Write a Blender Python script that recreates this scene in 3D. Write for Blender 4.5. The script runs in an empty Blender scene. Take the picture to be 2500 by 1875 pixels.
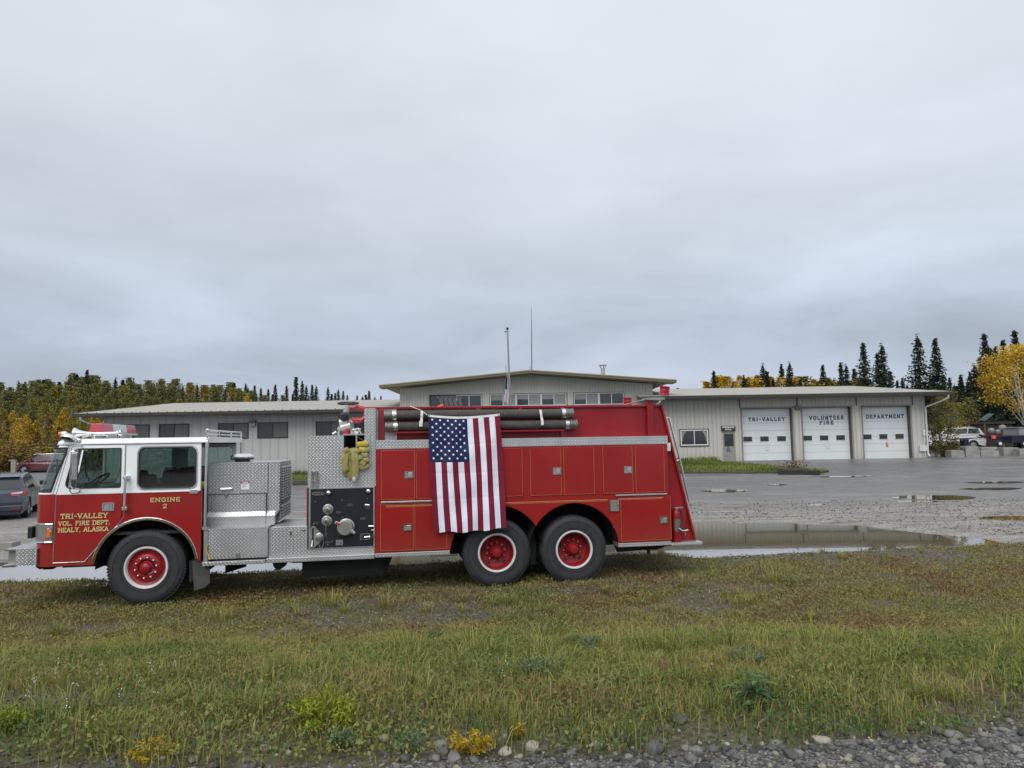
import bpy, bmesh, math, random
import numpy as np
from mathutils import Vector, Matrix
from mathutils.geometry import tessellate_polygon
random.seed(7); rng = np.random.default_rng(11)
SC = bpy.context.scene
COL = SC.collection
R = math.radians
# ------------------------------------------------------------------ camera
FPX, CXP, CYP = 1733.0, 1250.0, 937.5          # focal length and centre in photograph pixels
PITCH = math.atan((1075 - 937.5) / FPX); ROLL = 0.0165; EYE = 2.33
fw = Vector((0, math.cos(PITCH), math.sin(PITCH)))
u0 = Vector((0, -math.sin(PITCH), math.cos(PITCH))); r0 = Vector((1, 0, 0))
rt = r0 * math.cos(ROLL) - u0 * math.sin(ROLL); up = u0 * math.cos(ROLL) + r0 * math.sin(ROLL)
CAM = Vector((0, 0, EYE))
cd = bpy.data.cameras.new('camera'); cam = bpy.data.objects.new('camera', cd); COL.objects.link(cam)
cd.sensor_width = 36; cd.sensor_fit = 'HORIZONTAL'; cd.lens = 36 * FPX / 2500; cd.clip_end = 6000; cd.clip_start = .05
cam.matrix_world = Matrix(((rt.x, up.x, -fw.x, 0), (rt.y, up.y, -fw.y, 0), (rt.z, up.z, -fw.z, EYE), (0, 0, 0, 1)))
SC.camera = cam
SC.view_settings.view_transform = 'Standard'; SC.view_settings.look = 'None'
SC.view_settings.exposure = 0.22; SC.view_settings.gamma = 1; SC.view_settings.use_curve_mapping = False
SC.cycles.max_bounces = 8; SC.cycles.transparent_max_bounces = 12
# ------------------------------------------------------------------ world: overcast cloud deck
W = bpy.data.worlds.new("World"); SC.world = W; W.use_nodes = True
nt = W.node_tree; nt.nodes.clear(); N = nt.nodes.new; K = nt.links.new
def wmath(op, a, b=None, c=None):
    n = N('ShaderNodeMath'); n.operation = op
    for i, v in enumerate((a, b, c)):
        if v is None: continue
        if isinstance(v, (int, float)): n.inputs[i].default_value = v
        else: K(v, n.inputs[i])
    return n.outputs[0]
tc = N('ShaderNodeTexCoord'); sep = N('ShaderNodeSeparateXYZ'); K(tc.outputs['Generated'], sep.inputs[0])
ramp = N('ShaderNodeValToRGB'); K(sep.outputs['Z'], ramp.inputs[0])
cr = ramp.color_ramp; cr.elements[0].position = 0.0; cr.elements[0].color = (.40, .455, .545, 1)
cr.elements[1].position = 1.0; cr.elements[1].color = (.74, .78, .84, 1)
for p, c in ((.07, (.405, .46, .55, 1)), (.16, (.435, .492, .58, 1)), (.30, (.515, .565, .635, 1)), (.5, (.63, .67, .73, 1))):
    e = cr.elements.new(p); e.color = c
# stretched cloud coordinates: project direction on a cloud layer
den = wmath('ADD', wmath('ABSOLUTE', sep.outputs['Z']), .24)
cx = wmath('DIVIDE', sep.outputs['X'], den); cy = wmath('DIVIDE', sep.outputs['Y'], den)
cmb = N('ShaderNodeCombineXYZ'); K(cx, cmb.inputs[0]); K(cy, cmb.inputs[1])
n1 = N('ShaderNodeTexNoise'); n1.inputs['Scale'].default_value = .55; n1.inputs['Detail'].default_value = 5; n1.inputs['Roughness'].default_value = .45; K(cmb.outputs[0], n1.inputs['Vector'])
n2 = N('ShaderNodeTexNoise'); n2.inputs['Scale'].default_value = 1.7; n2.inputs['Detail'].default_value = 4; n2.inputs['Roughness'].default_value = .5; K(cmb.outputs[0], n2.inputs['Vector'])
m = wmath('ADD', wmath('MULTIPLY', n1.outputs['Fac'], .62), wmath('MULTIPLY', n2.outputs['Fac'], .34))
m = wmath('ADD', m, .61)
lx = wmath('MULTIPLY', sep.outputs['X'], .05)                      # clouds a little thinner to the right
m = wmath('ADD', m, lx)
back = wmath('MULTIPLY', sep.outputs['Y'], -1.0); back = wmath('MAXIMUM', back, 0.0)   # brighter part of the sky behind the photographer
m = wmath('MULTIPLY', m, wmath('ADD', wmath('MULTIPLY', back, .55), 1.0))
# low dark cloud masses near the horizon
n3 = N('ShaderNodeTexNoise'); n3.inputs['Scale'].default_value = 2.2; n3.inputs['Detail'].default_value = 5; n3.inputs['Roughness'].default_value = .5; n3.inputs['Distortion'].default_value = .4
mp3 = N('ShaderNodeMapping'); mp3.inputs['Scale'].default_value = (1.3, 1.3, 4.6); mp3.inputs['Location'].default_value = (.35, .2, .55); K(tc.outputs['Generated'], mp3.inputs[0]); K(mp3.outputs[0], n3.inputs['Vector'])
lowm = N('ShaderNodeMapRange'); lowm.inputs['From Min'].default_value = .42; lowm.inputs['From Max'].default_value = .12; K(sep.outputs['Z'], lowm.inputs['Value'])
d3 = wmath('MULTIPLY', wmath('MULTIPLY', wmath('SUBTRACT', n3.outputs['Fac'], .52), .9), lowm.outputs[0])
m = wmath('MULTIPLY', m, wmath('ADD', d3, 1.0))
vm = N('ShaderNodeVectorMath'); vm.operation = 'SCALE'; K(ramp.outputs[0], vm.inputs[0]); K(m, vm.inputs['Scale'])
SUN_EL, SUN_AZ = R(48), R(200)
sky = N('ShaderNodeTexSky'); sky.sky_type = 'NISHITA'; sky.sun_disc = False; sky.sun_elevation = SUN_EL; sky.sun_rotation = SUN_AZ
bg1 = N('ShaderNodeBackground'); K(sky.outputs[0], bg1.inputs[0]); bg1.inputs[1].default_value = .05
bg2 = N('ShaderNodeBackground'); K(vm.outputs[0], bg2.inputs[0]); bg2.inputs[1].default_value = 1.0
mx = N('ShaderNodeMixShader'); mx.inputs[0].default_value = .95; K(bg1.outputs[0], mx.inputs[1]); K(bg2.outputs[0], mx.inputs[2])
wo = N('ShaderNodeOutputWorld'); K(mx.outputs[0], wo.inputs[0])
sd = bpy.data.lights.new('sun', 'SUN'); sun = bpy.data.objects.new('sun', sd); COL.objects.link(sun)
sd.energy = 1.75; sd.angle = R(40); sd.color = (1, .97, .93)
sdir = Vector((math.sin(SUN_AZ) * math.cos(SUN_EL), math.cos(SUN_AZ) * math.cos(SUN_EL), math.sin(SUN_EL)))
sun.rotation_euler = sdir.to_track_quat('Z', 'Y').to_euler()

# ------------------------------------------------------------------ measuring helpers (photo measurement -> metres)
def ray(px, py): return rt * ((px - CXP) / FPX) - up * ((py - CYP) / FPX) + fw
TH = math.atan(.165)
AX = Vector((math.cos(TH), math.sin(TH), 0)); AY = Vector((-math.sin(TH), math.cos(TH), 0)); TO = Vector((0, 11.45, 0))
RG = {'A': (0, 980, .3014), 'B': (460, 960, .3014), 'C': (900, 960, .3014), 'D': (1300, 920, .32555), 'E': (1600, 880, .40687), 'F': (0, 860, .434),
      'S': (900, 700, .36166), 'G': (1560, 920, .26534), 'H': (730, 1170, .12658), 'I': (740, 960, .14472), 'J': (130, 1020, .10852),
      'K': (480, 1030, .2231), 'L': (0, 1080, .21084), 'M': (1980, 780, .23508), 'N': (2250, 1000, .11302), 'Q': (1700, 1080, .36166), 'X': (0, 0, 1)}
def PX(k, x, y): a, b, s = RG[k]; return a + x * s, b + y * s
def P(k, x, y, d=0.0):
    """measured point of the truck at depth d behind its near side -> (along, up) in truck metres"""
    q = ray(*PX(k, x, y)); t = (TO + AY * d - CAM).dot(AY) / q.dot(AY); p = CAM + q * t
    return (p - TO).dot(AX), p.z
def PY(k, x, y, Y):
    q = ray(*PX(k, x, y)); p = CAM + q * (Y / q.y); return p.x, p.z
def PG(k, x, y, z):
    q = ray(*PX(k, x, y)); p = CAM + q * ((z - EYE) / q.z); return p.x, p.y

# ------------------------------------------------------------------ materials
MATS = {}
def nodes(name):
    m = bpy.data.materials.new(name); m.use_nodes = True; MATS[name] = m
    n = m.node_tree; b = n.nodes['Principled BSDF']; return m, n, b
def mth(n, op, a, b=None, c=None):
    q = n.nodes.new('ShaderNodeMath'); q.operation = op
    for i, v in enumerate((a, b, c)):
        if v is None: continue
        if isinstance(v, (int, float)): q.inputs[i].default_value = v
        else: n.links.new(v, q.inputs[i])
    return q.outputs[0]
def noise(n, scale, detail=4, rough=.55, vec=None, dist=0):
    t = n.nodes.new('ShaderNodeTexNoise'); t.inputs['Scale'].default_value = scale; t.inputs['Detail'].default_value = detail
    t.inputs['Roughness'].default_value = rough; t.inputs['Distortion'].default_value = dist
    if vec is None:
        c = n.nodes.new('ShaderNodeTexCoord'); vec = c.outputs['Object']
    n.links.new(vec, t.inputs['Vector']); return t.outputs['Fac']
def rampn(n, fac, stops):
    r = n.nodes.new('ShaderNodeValToRGB'); n.links.new(fac, r.inputs[0])
    while len(r.color_ramp.elements) < len(stops): r.color_ramp.elements.new(.5)
    for e, (p, c) in zip(r.color_ramp.elements, stops):
        e.position = p; e.color = (*c, 1) if len(c) == 3 else c
    return r.outputs[0]
def mixc(n, f, a, b, mode='MIX'):
    q = n.nodes.new('ShaderNodeMix'); q.data_type = 'RGBA'; q.blend_type = mode
    for s, v in ((q.inputs[0], f), (q.inputs[6], a), (q.inputs[7], b)):
        if isinstance(v, (int, float)): s.default_value = v
        elif isinstance(v, tuple): s.default_value = (*v, 1)
        else: n.links.new(v, s)
    return q.outputs[2]
def bump(n, b, h, strength=.3, dist=.01):
    q = n.nodes.new('ShaderNodeBump'); q.inputs['Strength'].default_value = strength; q.inputs['Distance'].default_value = dist
    n.links.new(h, q.inputs['Height']); n.links.new(q.outputs[0], b.inputs['Normal'])
def M(name, col, rough=.5, metal=0, var=.12, scale=3.0, coat=0, spec=.5, bmp=0, bscale=40, stretch=None):
    if name in MATS: return MATS[name]
    m, n, b = nodes(name)
    c = n.nodes.new('ShaderNodeTexCoord'); vec = c.outputs['Object']
    if stretch:
        mp = n.nodes.new('ShaderNodeMapping'); mp.inputs['Scale'].default_value = stretch; n.links.new(vec, mp.inputs[0]); vec = mp.outputs[0]
    f = noise(n, scale, 5, .6, vec)
    lo = tuple(max(0, x * (1 - var)) for x in col); hi = tuple(min(1, x * (1 + var)) for x in col)
    n.links.new(rampn(n, f, [(.3, lo), (.7, hi)]), b.inputs['Base Color'])
    rr = mth(n, 'MULTIPLY_ADD', f, .25 * rough, rough * .87); n.links.new(rr, b.inputs['Roughness'])
    b.inputs['Metallic'].default_value = metal; b.inputs['Coat Weight'].default_value = coat; b.inputs['Coat Roughness'].default_value = .08
    b.inputs['Specular IOR Level'].default_value = spec
    if bmp: bump(n, b, noise(n, bscale, 3), bmp, .005)
    return m
def diamond_mat():
    m, n, b = nodes('diamond_plate')
    c = n.nodes.new('ShaderNodeTexCoord'); s = n.nodes.new('ShaderNodeSeparateXYZ'); n.links.new(c.outputs['Object'], s.inputs[0])
    p = mth(n, 'ADD', s.outputs[0], s.outputs[1]); q = mth(n, 'ADD', s.outputs[2], s.outputs[1])
    k = 1 / .037
    a = mth(n, 'MULTIPLY', mth(n, 'ADD', p, q), .7071 * k); e = mth(n, 'MULTIPLY', mth(n, 'SUBTRACT', p, q), .7071 * k)
    fa, fe = mth(n, 'FLOOR', a), mth(n, 'FLOOR', e)
    par = mth(n, 'FLOORED_MODULO', mth(n, 'ADD', fa, fe), 2.0)
    la = mth(n, 'SUBTRACT', mth(n, 'FRACT', a), .5); le = mth(n, 'SUBTRACT', mth(n, 'FRACT', e), .5)
    # ellipse long axis alternates
    wa = mth(n, 'MULTIPLY_ADD', par, 3.6, 2.0); we = mth(n, 'MULTIPLY_ADD', par, -3.6, 5.6)
    d = mth(n, 'ADD', mth(n, 'POWER', mth(n, 'ABSOLUTE', mth(n, 'MULTIPLY', la, wa)), 2.0), mth(n, 'POWER', mth(n, 'ABSOLUTE', mth(n, 'MULTIPLY', le, we)), 2.0))
    h = mth(n, 'SUBTRACT', 1.0, mth(n, 'MINIMUM', d, 1.0))
    f = noise(n, 2.2, 4); f2 = noise(n, 30, 2)
    base = rampn(n, f, [(.3, (.38, .385, .38)), (.7, (.50, .505, .50))])
    base = mixc(n, mth(n, 'MULTIPLY', h, .45), base, (.92, .92, .91))
    n.links.new(base, b.inputs['Base Color']); b.inputs['Metallic'].default_value = .75
    n.links.new(mth(n, 'MULTIPLY_ADD', f2, .22, .27), b.inputs['Roughness'])
    bump(n, b, h, 1.0, .004)
    return m
DP = diamond_mat()
RED = M('fire_red_paint', (.27, .0095, .0105), .24, 0, .10, .9, .3, .45, .02, 3)
RED2 = M('deep_red_paint', (.24, .0095, .014), .4, 0, .16, 1.6, .05, .35)
WHITE = M('white_paint', (.80, .82, .81), .3, 0, .03, 1.4, .5)
CHROME = M('chrome', (.82, .82, .82), .12, 1, .04, 4)
ALU = M('brushed_aluminium', (.6, .6, .6), .34, .9, .1, 5)
DALU = M('weathered_aluminium', (.36, .355, .33), .42, .8, .15, 8)
BLACKP = M('black_pump_panel', (.010, .012, .018), .38, 0, .2, 3)
RUB = M('tire_rubber', (.022, .023, .025), .75, 0, .35, 9, bmp=.3, bscale=60)
n_ = RED.node_tree; b_ = n_.nodes['Principled BSDF']; src = b_.inputs['Base Color'].links[0].from_socket; c_ = n_.nodes.new('ShaderNodeTexCoord'); s_ = n_.nodes.new('ShaderNodeSeparateXYZ'); n_.links.new(c_.outputs['Object'], s_.inputs[0])
g_ = noise(n_, 5, 6, .7, c_.outputs['Object']); g2_ = noise(n_, 1.1, 3, .6, c_.outputs['Object'])       # road film splashed up from the wheels
f_ = mth(n_, 'MULTIPLY', mth(n_, 'MAXIMUM', mth(n_, 'SUBTRACT', 1.25, mth(n_, 'ADD', s_.outputs[2], mth(n_, 'MULTIPLY', g2_, .35))), 0.0), mth(n_, 'MULTIPLY', g_, .75))
f_ = mth(n_, 'MINIMUM', mth(n_, 'ADD', f_, mth(n_, 'MULTIPLY', g2_, .04)), .4); n_.links.new(mixc(n_, f_, src, (.16, .10, .07)), b_.inputs['Base Color'])
DARK = M('dark_chassis', (.012, .012, .012), .7, 0, .4, 5)
BLK = M('black_plastic', (.015, .015, .016), .45, 0, .2, 6)
GOLD = M('gold_leaf', (.62, .42, .16), .45, .0, .12, 12)
_ = 0
GREYR = M('hose_rubber_grey', (.075, .068, .062), .75, 0, .25, 12)
YEL = M('yellow_hose_jacket', (.46, .34, .04), .85, 0, .2, 14, bmp=.3, bscale=90)
OLV = M('faded_yellow_hose_jacket', (.27, .235, .085), .88, 0, .22, 14, bmp=.3, bscale=90)
REDP = M('red_lens', (.36, .008, .03), .15, 0, .1, 9, .6)
CLRP = M('clear_lens', (.5, .52, .52), .15, .2, .12, 9, .6)
ORG = M('orange_lens', (.75, .16, .015), .2, 0, .08, 9, .5)
MAROON = M('maroon_vinyl', (.11, .008, .016), .6, 0, .15, 4)
INT = M('dark_headliner', (.02, .02, .022), .8, 0, .2, 4)
FLAP = M('rubber_mud_flap', (.055, .055, .05), .8, 0, .3, 6)
WSTRAP = M('white_strap', (.7, .7, .68), .6, 0, .06, 8)
def glass(name, tint, refl=.05, rough=.02):
    m, n, b = nodes(name)
    n.nodes.remove(b); out = n.nodes['Material Output']
    t = n.nodes.new('ShaderNodeBsdfTransparent'); t.inputs[0].default_value = (*tint, 1)
    g = n.nodes.new('ShaderNodeBsdfGlossy'); g.inputs['Roughness'].default_value = rough; g.inputs[0].default_value = (.9, .93, .93, 1)
    lw = n.nodes.new('ShaderNodeLayerWeight'); lw.inputs[0].default_value = .5
    w = n.nodes.new('ShaderNodeTexCoord'); ns = n.nodes.new('ShaderNodeTexNoise'); ns.inputs['Scale'].default_value = 2.5; n.links.new(w.outputs['Object'], ns.inputs['Vector'])
    bp = n.nodes.new('ShaderNodeBump'); bp.inputs['Strength'].default_value = .03; n.links.new(ns.outputs[0], bp.inputs['Height']); n.links.new(bp.outputs[0], g.inputs['Normal'])
    f = mth(n, 'MULTIPLY_ADD', mth(n, 'POWER', lw.outputs['Facing'], 4.0), .75, refl + .04)
    x = n.nodes.new('ShaderNodeMixShader'); n.links.new(f, x.inputs[0]); n.links.new(t.outputs[0], x.inputs[1]); n.links.new(g.outputs[0], x.inputs[2])
    n.links.new(x.outputs[0], out.inputs[0]); return m
GLASS = glass('cab_glass', (.60, .69, .67), .03)
WGL = M('window_glass_dark', (.012, .016, .018), .08, 0, .1, 2, 0, .8)

# ------------------------------------------------------------------ mesh builder
class MB:
    def __init__(s): s.v = []; s.f = []; s.mi = []; s.m = 0; s.sm = []; s.smooth = False
    def add(s, vs, fs, smooth=None):
        o = len(s.v); s.v += [tuple(v) for v in vs]
        for f in fs:
            s.f.append([i + o for i in f]); s.mi.append(s.m); s.sm.append(s.smooth if smooth is None else smooth)
        return s
    def box(s, x0, x1, y0, y1, z0, z1):
        if x0 > x1: x0, x1 = x1, x0
        if y0 > y1: y0, y1 = y1, y0
        if z0 > z1: z0, z1 = z1, z0
        v = [(x, y, z) for z in (z0, z1) for y in (y0, y1) for x in (x0, x1)]
        return s.add(v, [(0, 2, 3, 1), (4, 5, 7, 6), (0, 1, 5, 4), (2, 6, 7, 3), (0, 4, 6, 2), (1, 3, 7, 5)], False)
    def prism(s, loops, y0, y1, ax='y'):
        """extrude x-z outline(s) (first outer, others holes) from y0 to y1; ax='x' extrudes y-z outlines along x"""
        if isinstance(loops[0][0], (int, float)): loops = [loops]
        def mk(p, q): return (p[0], q, p[1]) if ax == 'y' else (q, p[0], p[1])
        tri = tessellate_polygon([[Vector((p[0], p[1], 0)) for p in l] for l in loops])
        flat = [p for l in loops for p in l]; n = len(flat)
        vs = [mk(p, y0) for p in flat] + [mk(p, y1) for p in flat]
        fs = [tuple(t) for t in tri] + [tuple(i + n for i in reversed(t)) for t in tri]
        o = 0
        for l in loops:
            k = len(l)
            for i in range(k): fs.append((o + i, o + (i + 1) % k, o + (i + 1) % k + n, o + i + n))
            o += k
        return s.add(vs, fs, False)
    def tube(s, pts, r, n=10, caps=True, flat=None):
        pts = [Vector(p) for p in pts]; rs = r if isinstance(r, (list, tuple)) else [r] * len(pts)
        vs = []; prev = None
        for i, p in enumerate(pts):
            t = (pts[min(i + 1, len(pts) - 1)] - pts[max(i - 1, 0)]).normalized()
            if prev is None:
                a = t.cross(Vector((0, 0, 1)))
                if a.length < .05: a = t.cross(Vector((0, 1, 0)))
            else: a = prev - t * prev.dot(t)
            a.normalize(); b = t.cross(a); prev = a
            for k in range(n):
                th = 2 * math.pi * k / n; vs.append(p + (a * math.cos(th) + b * math.sin(th)) * rs[i])
        fs = []
        for i in range(len(pts) - 1):
            for k in range(n): fs.append((i * n + k, i * n + (k + 1) % n, (i + 1) * n + (k + 1) % n, (i + 1) * n + k))
        if caps: fs.append(tuple(range(n - 1, -1, -1))); fs.append(tuple((len(pts) - 1) * n + k for k in range(n)))
        return s.add(vs, fs, True)
    def lathe(s, prof, c, axis=(0, 1, 0), n=32, a0=0, a1=2 * math.pi, smooth=True):
        """prof: (radius, along) pairs round the axis through c"""
        ax = Vector(axis).normalized(); a = ax.cross(Vector((0, 0, 1)))
        if a.length < .05: a = ax.cross(Vector((1, 0, 0)))
        a.normalize(); b = ax.cross(a); c = Vector(c); full = abs(a1 - a0 - 2 * math.pi) < 1e-6; k = n if full else n + 1
        vs = []
        for (r, h) in prof:
            for i in range(k):
                th = a0 + (a1 - a0) * i / n; vs.append(c + ax * h + (a * math.cos(th) + b * math.sin(th)) * r)
        fs = []
        for j in range(len(prof) - 1):
            for i in range(k if full else k - 1):
                i2 = (i + 1) % k; fs.append((j * k + i, j * k + i2, (j + 1) * k + i2, (j + 1) * k + i))
        return s.add(vs, fs, smooth)
    def grid(s, P_, smooth=True):
        nj = len(P_); ni = len(P_[0]); vs = [p for row in P_ for p in row]
        fs = [(j * ni + i, j * ni + i + 1, (j + 1) * ni + i + 1, (j + 1) * ni + i) for j in range(nj - 1) for i in range(ni - 1)]
        return s.add(vs, fs, smooth)
    def build(s, name, mats, parent=None, bevel=0, recalc=True, loc=None, seg=2):
        me = bpy.data.meshes.new(name); me.from_pydata(s.v, [], s.f)
        for m in (mats if isinstance(mats, (list, tuple)) else [mats]): me.materials.append(m)
        me.polygons.foreach_set('material_index', s.mi); me.polygons.foreach_set('use_smooth', s.sm)
        if recalc:
            bm = bmesh.new(); bm.from_mesh(me); bmesh.ops.remove_doubles(bm, verts=bm.verts, dist=1e-5); bmesh.ops.recalc_face_normals(bm, faces=bm.faces); bm.to_mesh(me); bm.free()
        me.update()
        if any(s.sm): me.set_sharp_from_angle(angle=R(38))
        o = bpy.data.objects.new(name, me); COL.objects.link(o)
        if parent: o.parent = parent
        if loc: o.location = loc
        if bevel:
            b = o.modifiers.new('bevel', 'BEVEL'); b.width = bevel; b.segments = seg; b.limit_method = 'ANGLE'; b.angle_limit = R(40)
        return o
def tag(o, label=None, cat=None, group=None, kind=None):
    for k, v in (('label', label), ('category', cat), ('group', group), ('kind', kind)):
        if v: o[k] = v
    return o
def empty(name, loc=(0, 0, 0), rz=0, label=None, cat=None, group=None):
    o = bpy.data.objects.new(name, None); COL.objects.link(o); o.location = loc; o.rotation_euler = (0, 0, rz); o.empty_display_size = .3
    return tag(o, label, cat, group)
def copy_tree(o, parent=None):
    c = o.copy(); COL.objects.link(c); c.parent = parent
    for ch in o.children: copy_tree(ch, c)
    return c
def arc(cx, cz, r, a0, a1, n=20): return [(cx + r * math.cos(R(a0 + (a1 - a0) * i / n)), cz + r * math.sin(R(a0 + (a1 - a0) * i / n))) for i in range(n + 1)]
def rrect(x0, x1, z0, z1, r, n=5):
    return arc(x1 - r, z1 - r, r, 0, 90, n) + arc(x0 + r, z1 - r, r, 90, 180, n) + arc(x0 + r, z0 + r, r, 180, 270, n) + arc(x1 - r, z0 + r, r, 270, 360, n)
def rect(x0, x1, z0, z1): return [(x0, z0), (x1, z0), (x1, z1), (x0, z1)]
def rpoly(pts, r, n=4):
    out = []; k = len(pts)
    for i in range(k):
        p = Vector(pts[i]).to_2d(); a = Vector(pts[i - 1]).to_2d() - p; b = Vector(pts[(i + 1) % k]).to_2d() - p
        rr = r[i] if isinstance(r, (list, tuple)) else r
        if rr <= 0: out.append(tuple(p)); continue
        A = p + a.normalized() * rr; B = p + b.normalized() * rr
        for j in range(n + 1):
            t = j / n; q = A * (1 - t) ** 2 + p * 2 * t * (1 - t) + B * t * t; out.append((q.x, q.y))
    return out
# ------------------------------------------------------------------ slab-serif stroke lettering
O8 = lambda x0, x1, y0, y1, c=.2: [(x0 + c, y0), (x1 - c, y0), (x1, y0 + c), (x1, y1 - c), (x1 - c, y1), (x0 + c, y1), (x0, y1 - c), (x0, y0 + c), (x0 + c, y0)]
FONT = {
 'A': (.8, [[(.05, 0), (.4, 1)], [(.4, 1), (.75, 0)], [(.2, .33), (.6, .33)]], [(.05, 0), (.75, 0)]),
 'D': (.75, [[(.12, 0), (.12, 1)], [(.12, 1), (.5, 1), (.72, .78), (.72, .22), (.5, 0), (.12, 0)]], [(.05, 0), (.05, 1)]),
 'E': (.7, [[(.12, 0), (.12, 1)], [(.12, 1), (.62, 1)], [(.12, .52), (.48, .52)], [(.12, 0), (.62, 0)], [(.62, 1), (.62, .82)], [(.62, 0), (.62, .18)]], []),
 'F': (.66, [[(.12, 0), (.12, 1)], [(.12, 1), (.62, 1)], [(.12, .52), (.46, .52)], [(.62, 1), (.62, .82)]], [(.12, 0)]),
 'G': (.78, [[(.7, .8), (.5, 1), (.28, 1), (.08, .78), (.08, .22), (.28, 0), (.5, 0), (.7, .2), (.7, .45), (.45, .45)]], []),
 'H': (.82, [[(.12, 0), (.12, 1)], [(.7, 0), (.7, 1)], [(.12, .5), (.7, .5)]], [(.12, 0), (.7, 0), (.12, 1), (.7, 1)]),
 'I': (.36, [[(.18, 0), (.18, 1)]], [(.18, 0), (.18, 1)]),
 'K': (.8, [[(.12, 0), (.12, 1)], [(.7, 1), (.15, .45)], [(.3, .55), (.72, 0)]], [(.12, 0), (.12, 1), (.7, 0), (.68, 1)]),
 'L': (.68, [[(.12, 0), (.12, 1)], [(.12, 0), (.62, 0)], [(.62, 0), (.62, .2)]], [(.12, 1)]),
 'M': (.95, [[(.12, 0), (.12, 1)], [(.12, 1), (.46, .35)], [(.46, .35), (.82, 1)], [(.82, 1), (.82, 0)]], [(.12, 0), (.82, 0)]),
 'N': (.85, [[(.12, 0), (.12, 1)], [(.12, 1), (.72, 0)], [(.72, 0), (.72, 1)]], [(.12, 0), (.72, 1)]),
 'O': (.8, [O8(.08, .72, 0, 1)], []),
 'P': (.72, [[(.12, 0), (.12, 1)], [(.12, 1), (.5, 1), (.66, .85), (.66, .62), (.5, .47), (.12, .47)]], [(.12, 0)]),
 'R': (.8, [[(.12, 0), (.12, 1)], [(.12, 1), (.5, 1), (.66, .85), (.66, .66), (.5, .5), (.12, .5)], [(.42, .5), (.7, 0)]], [(.12, 0), (.72, 0)]),
 'S': (.7, [[(.62, .8), (.45, 1), (.22, 1), (.08, .86), (.08, .66), (.22, .54), (.48, .46), (.62, .34), (.62, .14), (.48, 0), (.22, 0), (.06, .2)]], []),
 'T': (.72, [[(.36, 0), (.36, 1)], [(.05, 1), (.67, 1)], [(.05, 1), (.05, .8)], [(.67, 1), (.67, .8)]], [(.36, 0)]),
 'U': (.82, [[(.12, 1), (.12, .2), (.3, 0), (.52, 0), (.7, .2), (.7, 1)]], [(.12, 1), (.7, 1)]),
 'V': (.8, [[(.08, 1), (.4, 0)], [(.4, 0), (.72, 1)]], [(.08, 1), (.72, 1)]),
 'Y': (.8, [[(.08, 1), (.4, .48)], [(.4, .48), (.72, 1)], [(.4, .48), (.4, 0)]], [(.08, 1), (.72, 1), (.4, 0)]),
 '-': (.45, [[(.08, .48), (.37, .48)]], []), '.': (.24, [[(.1, .0), (.1, .06)]], []), ',': (.24, [[(.12, .06), (.06, -.14)]], []), ' ': (.4, [], []),
 '2': (.66, [[(.06, .78), (.2, 1), (.46, 1), (.6, .84), (.6, .64), (.06, .0), (.62, 0)]], []),
 '5': (.66, [[(.58, 1), (.12, 1), (.1, .56), (.42, .6), (.6, .44), (.6, .16), (.42, 0), (.2, 0), (.06, .14)]], []),
 '7': (.66, [[(.06, 1), (.6, 1), (.26, 0)]], []), '6': (.66, [O8(.08, .6, 0, .58, .15), [(.08, .4), (.12, .8), (.3, 1), (.52, 1)]], []),
 '3': (.66, [[(.06, 1), (.5, 1), (.6, .8), (.5, .56), (.25, .52), (.5, .48), (.6, .24), (.5, 0), (.06, 0)]], []),
}
def lettering(mb, txt, x0, x1, z, h, y, t=.17, step=.0004, serif=.3, gap=.14):
    """write txt between x0 and x1 on the plane y (facing -y), baseline z, height h"""
    tw = sum(FONT[c][0] for c in txt) + gap * (len(txt) - 1); sx = (x1 - x0) / tw; x = x0; k = 0
    def seg(a, b, th):
        nonlocal k
        a = Vector(a); b = Vector(b); d = (b - a)
        if d.length < 1e-6: return
        d.normalize(); n = Vector((-d.y, d.x)) * th / 2; a = a - d * th * .45; b = b + d * th * .45
        yy = y - step * (k % 7); k += 1
        q = [a - n, b - n, b + n, a + n]; vs = [(p.x, yy, p.y) for p in q] + [(p.x, y + .002, p.y) for p in q]
        mb.add(vs, [(0, 1, 2, 3), (4, 7, 6, 5), (0, 4, 5, 1), (1, 5, 6, 2), (2, 6, 7, 3), (3, 7, 4, 0)], False)
    for c in txt:
        w, st, sf = FONT[c]
        T = lambda p: (x + p[0] * sx, z + (t / 2 + p[1] * (1 - t)) * h)
        for pl in st:
            for i in range(len(pl) - 1): seg(T(pl[i]), T(pl[i + 1]), t * h)
        for p in sf:
            a = T((p[0] - serif / 2, p[1])); b = T((p[0] + serif / 2, p[1])); seg(a, b, t * h * .62)
        x += (w + gap) * sx
    return mb
# ================================================================== FIRE ENGINE
TW = 2.44
tr = empty('fire_engine', (TO.x, TO.y, 0), TH, 'red fire engine with white cab top and ENGINE 2 on its crew door', 'fire engine')
def part(mb, name, mat, parent=None, **k): return mb.build(name, mat, parent or tr, **k)
HB = (-5.48, .555); R1, R2 = (-.28, .555), (.98, .555)
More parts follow.
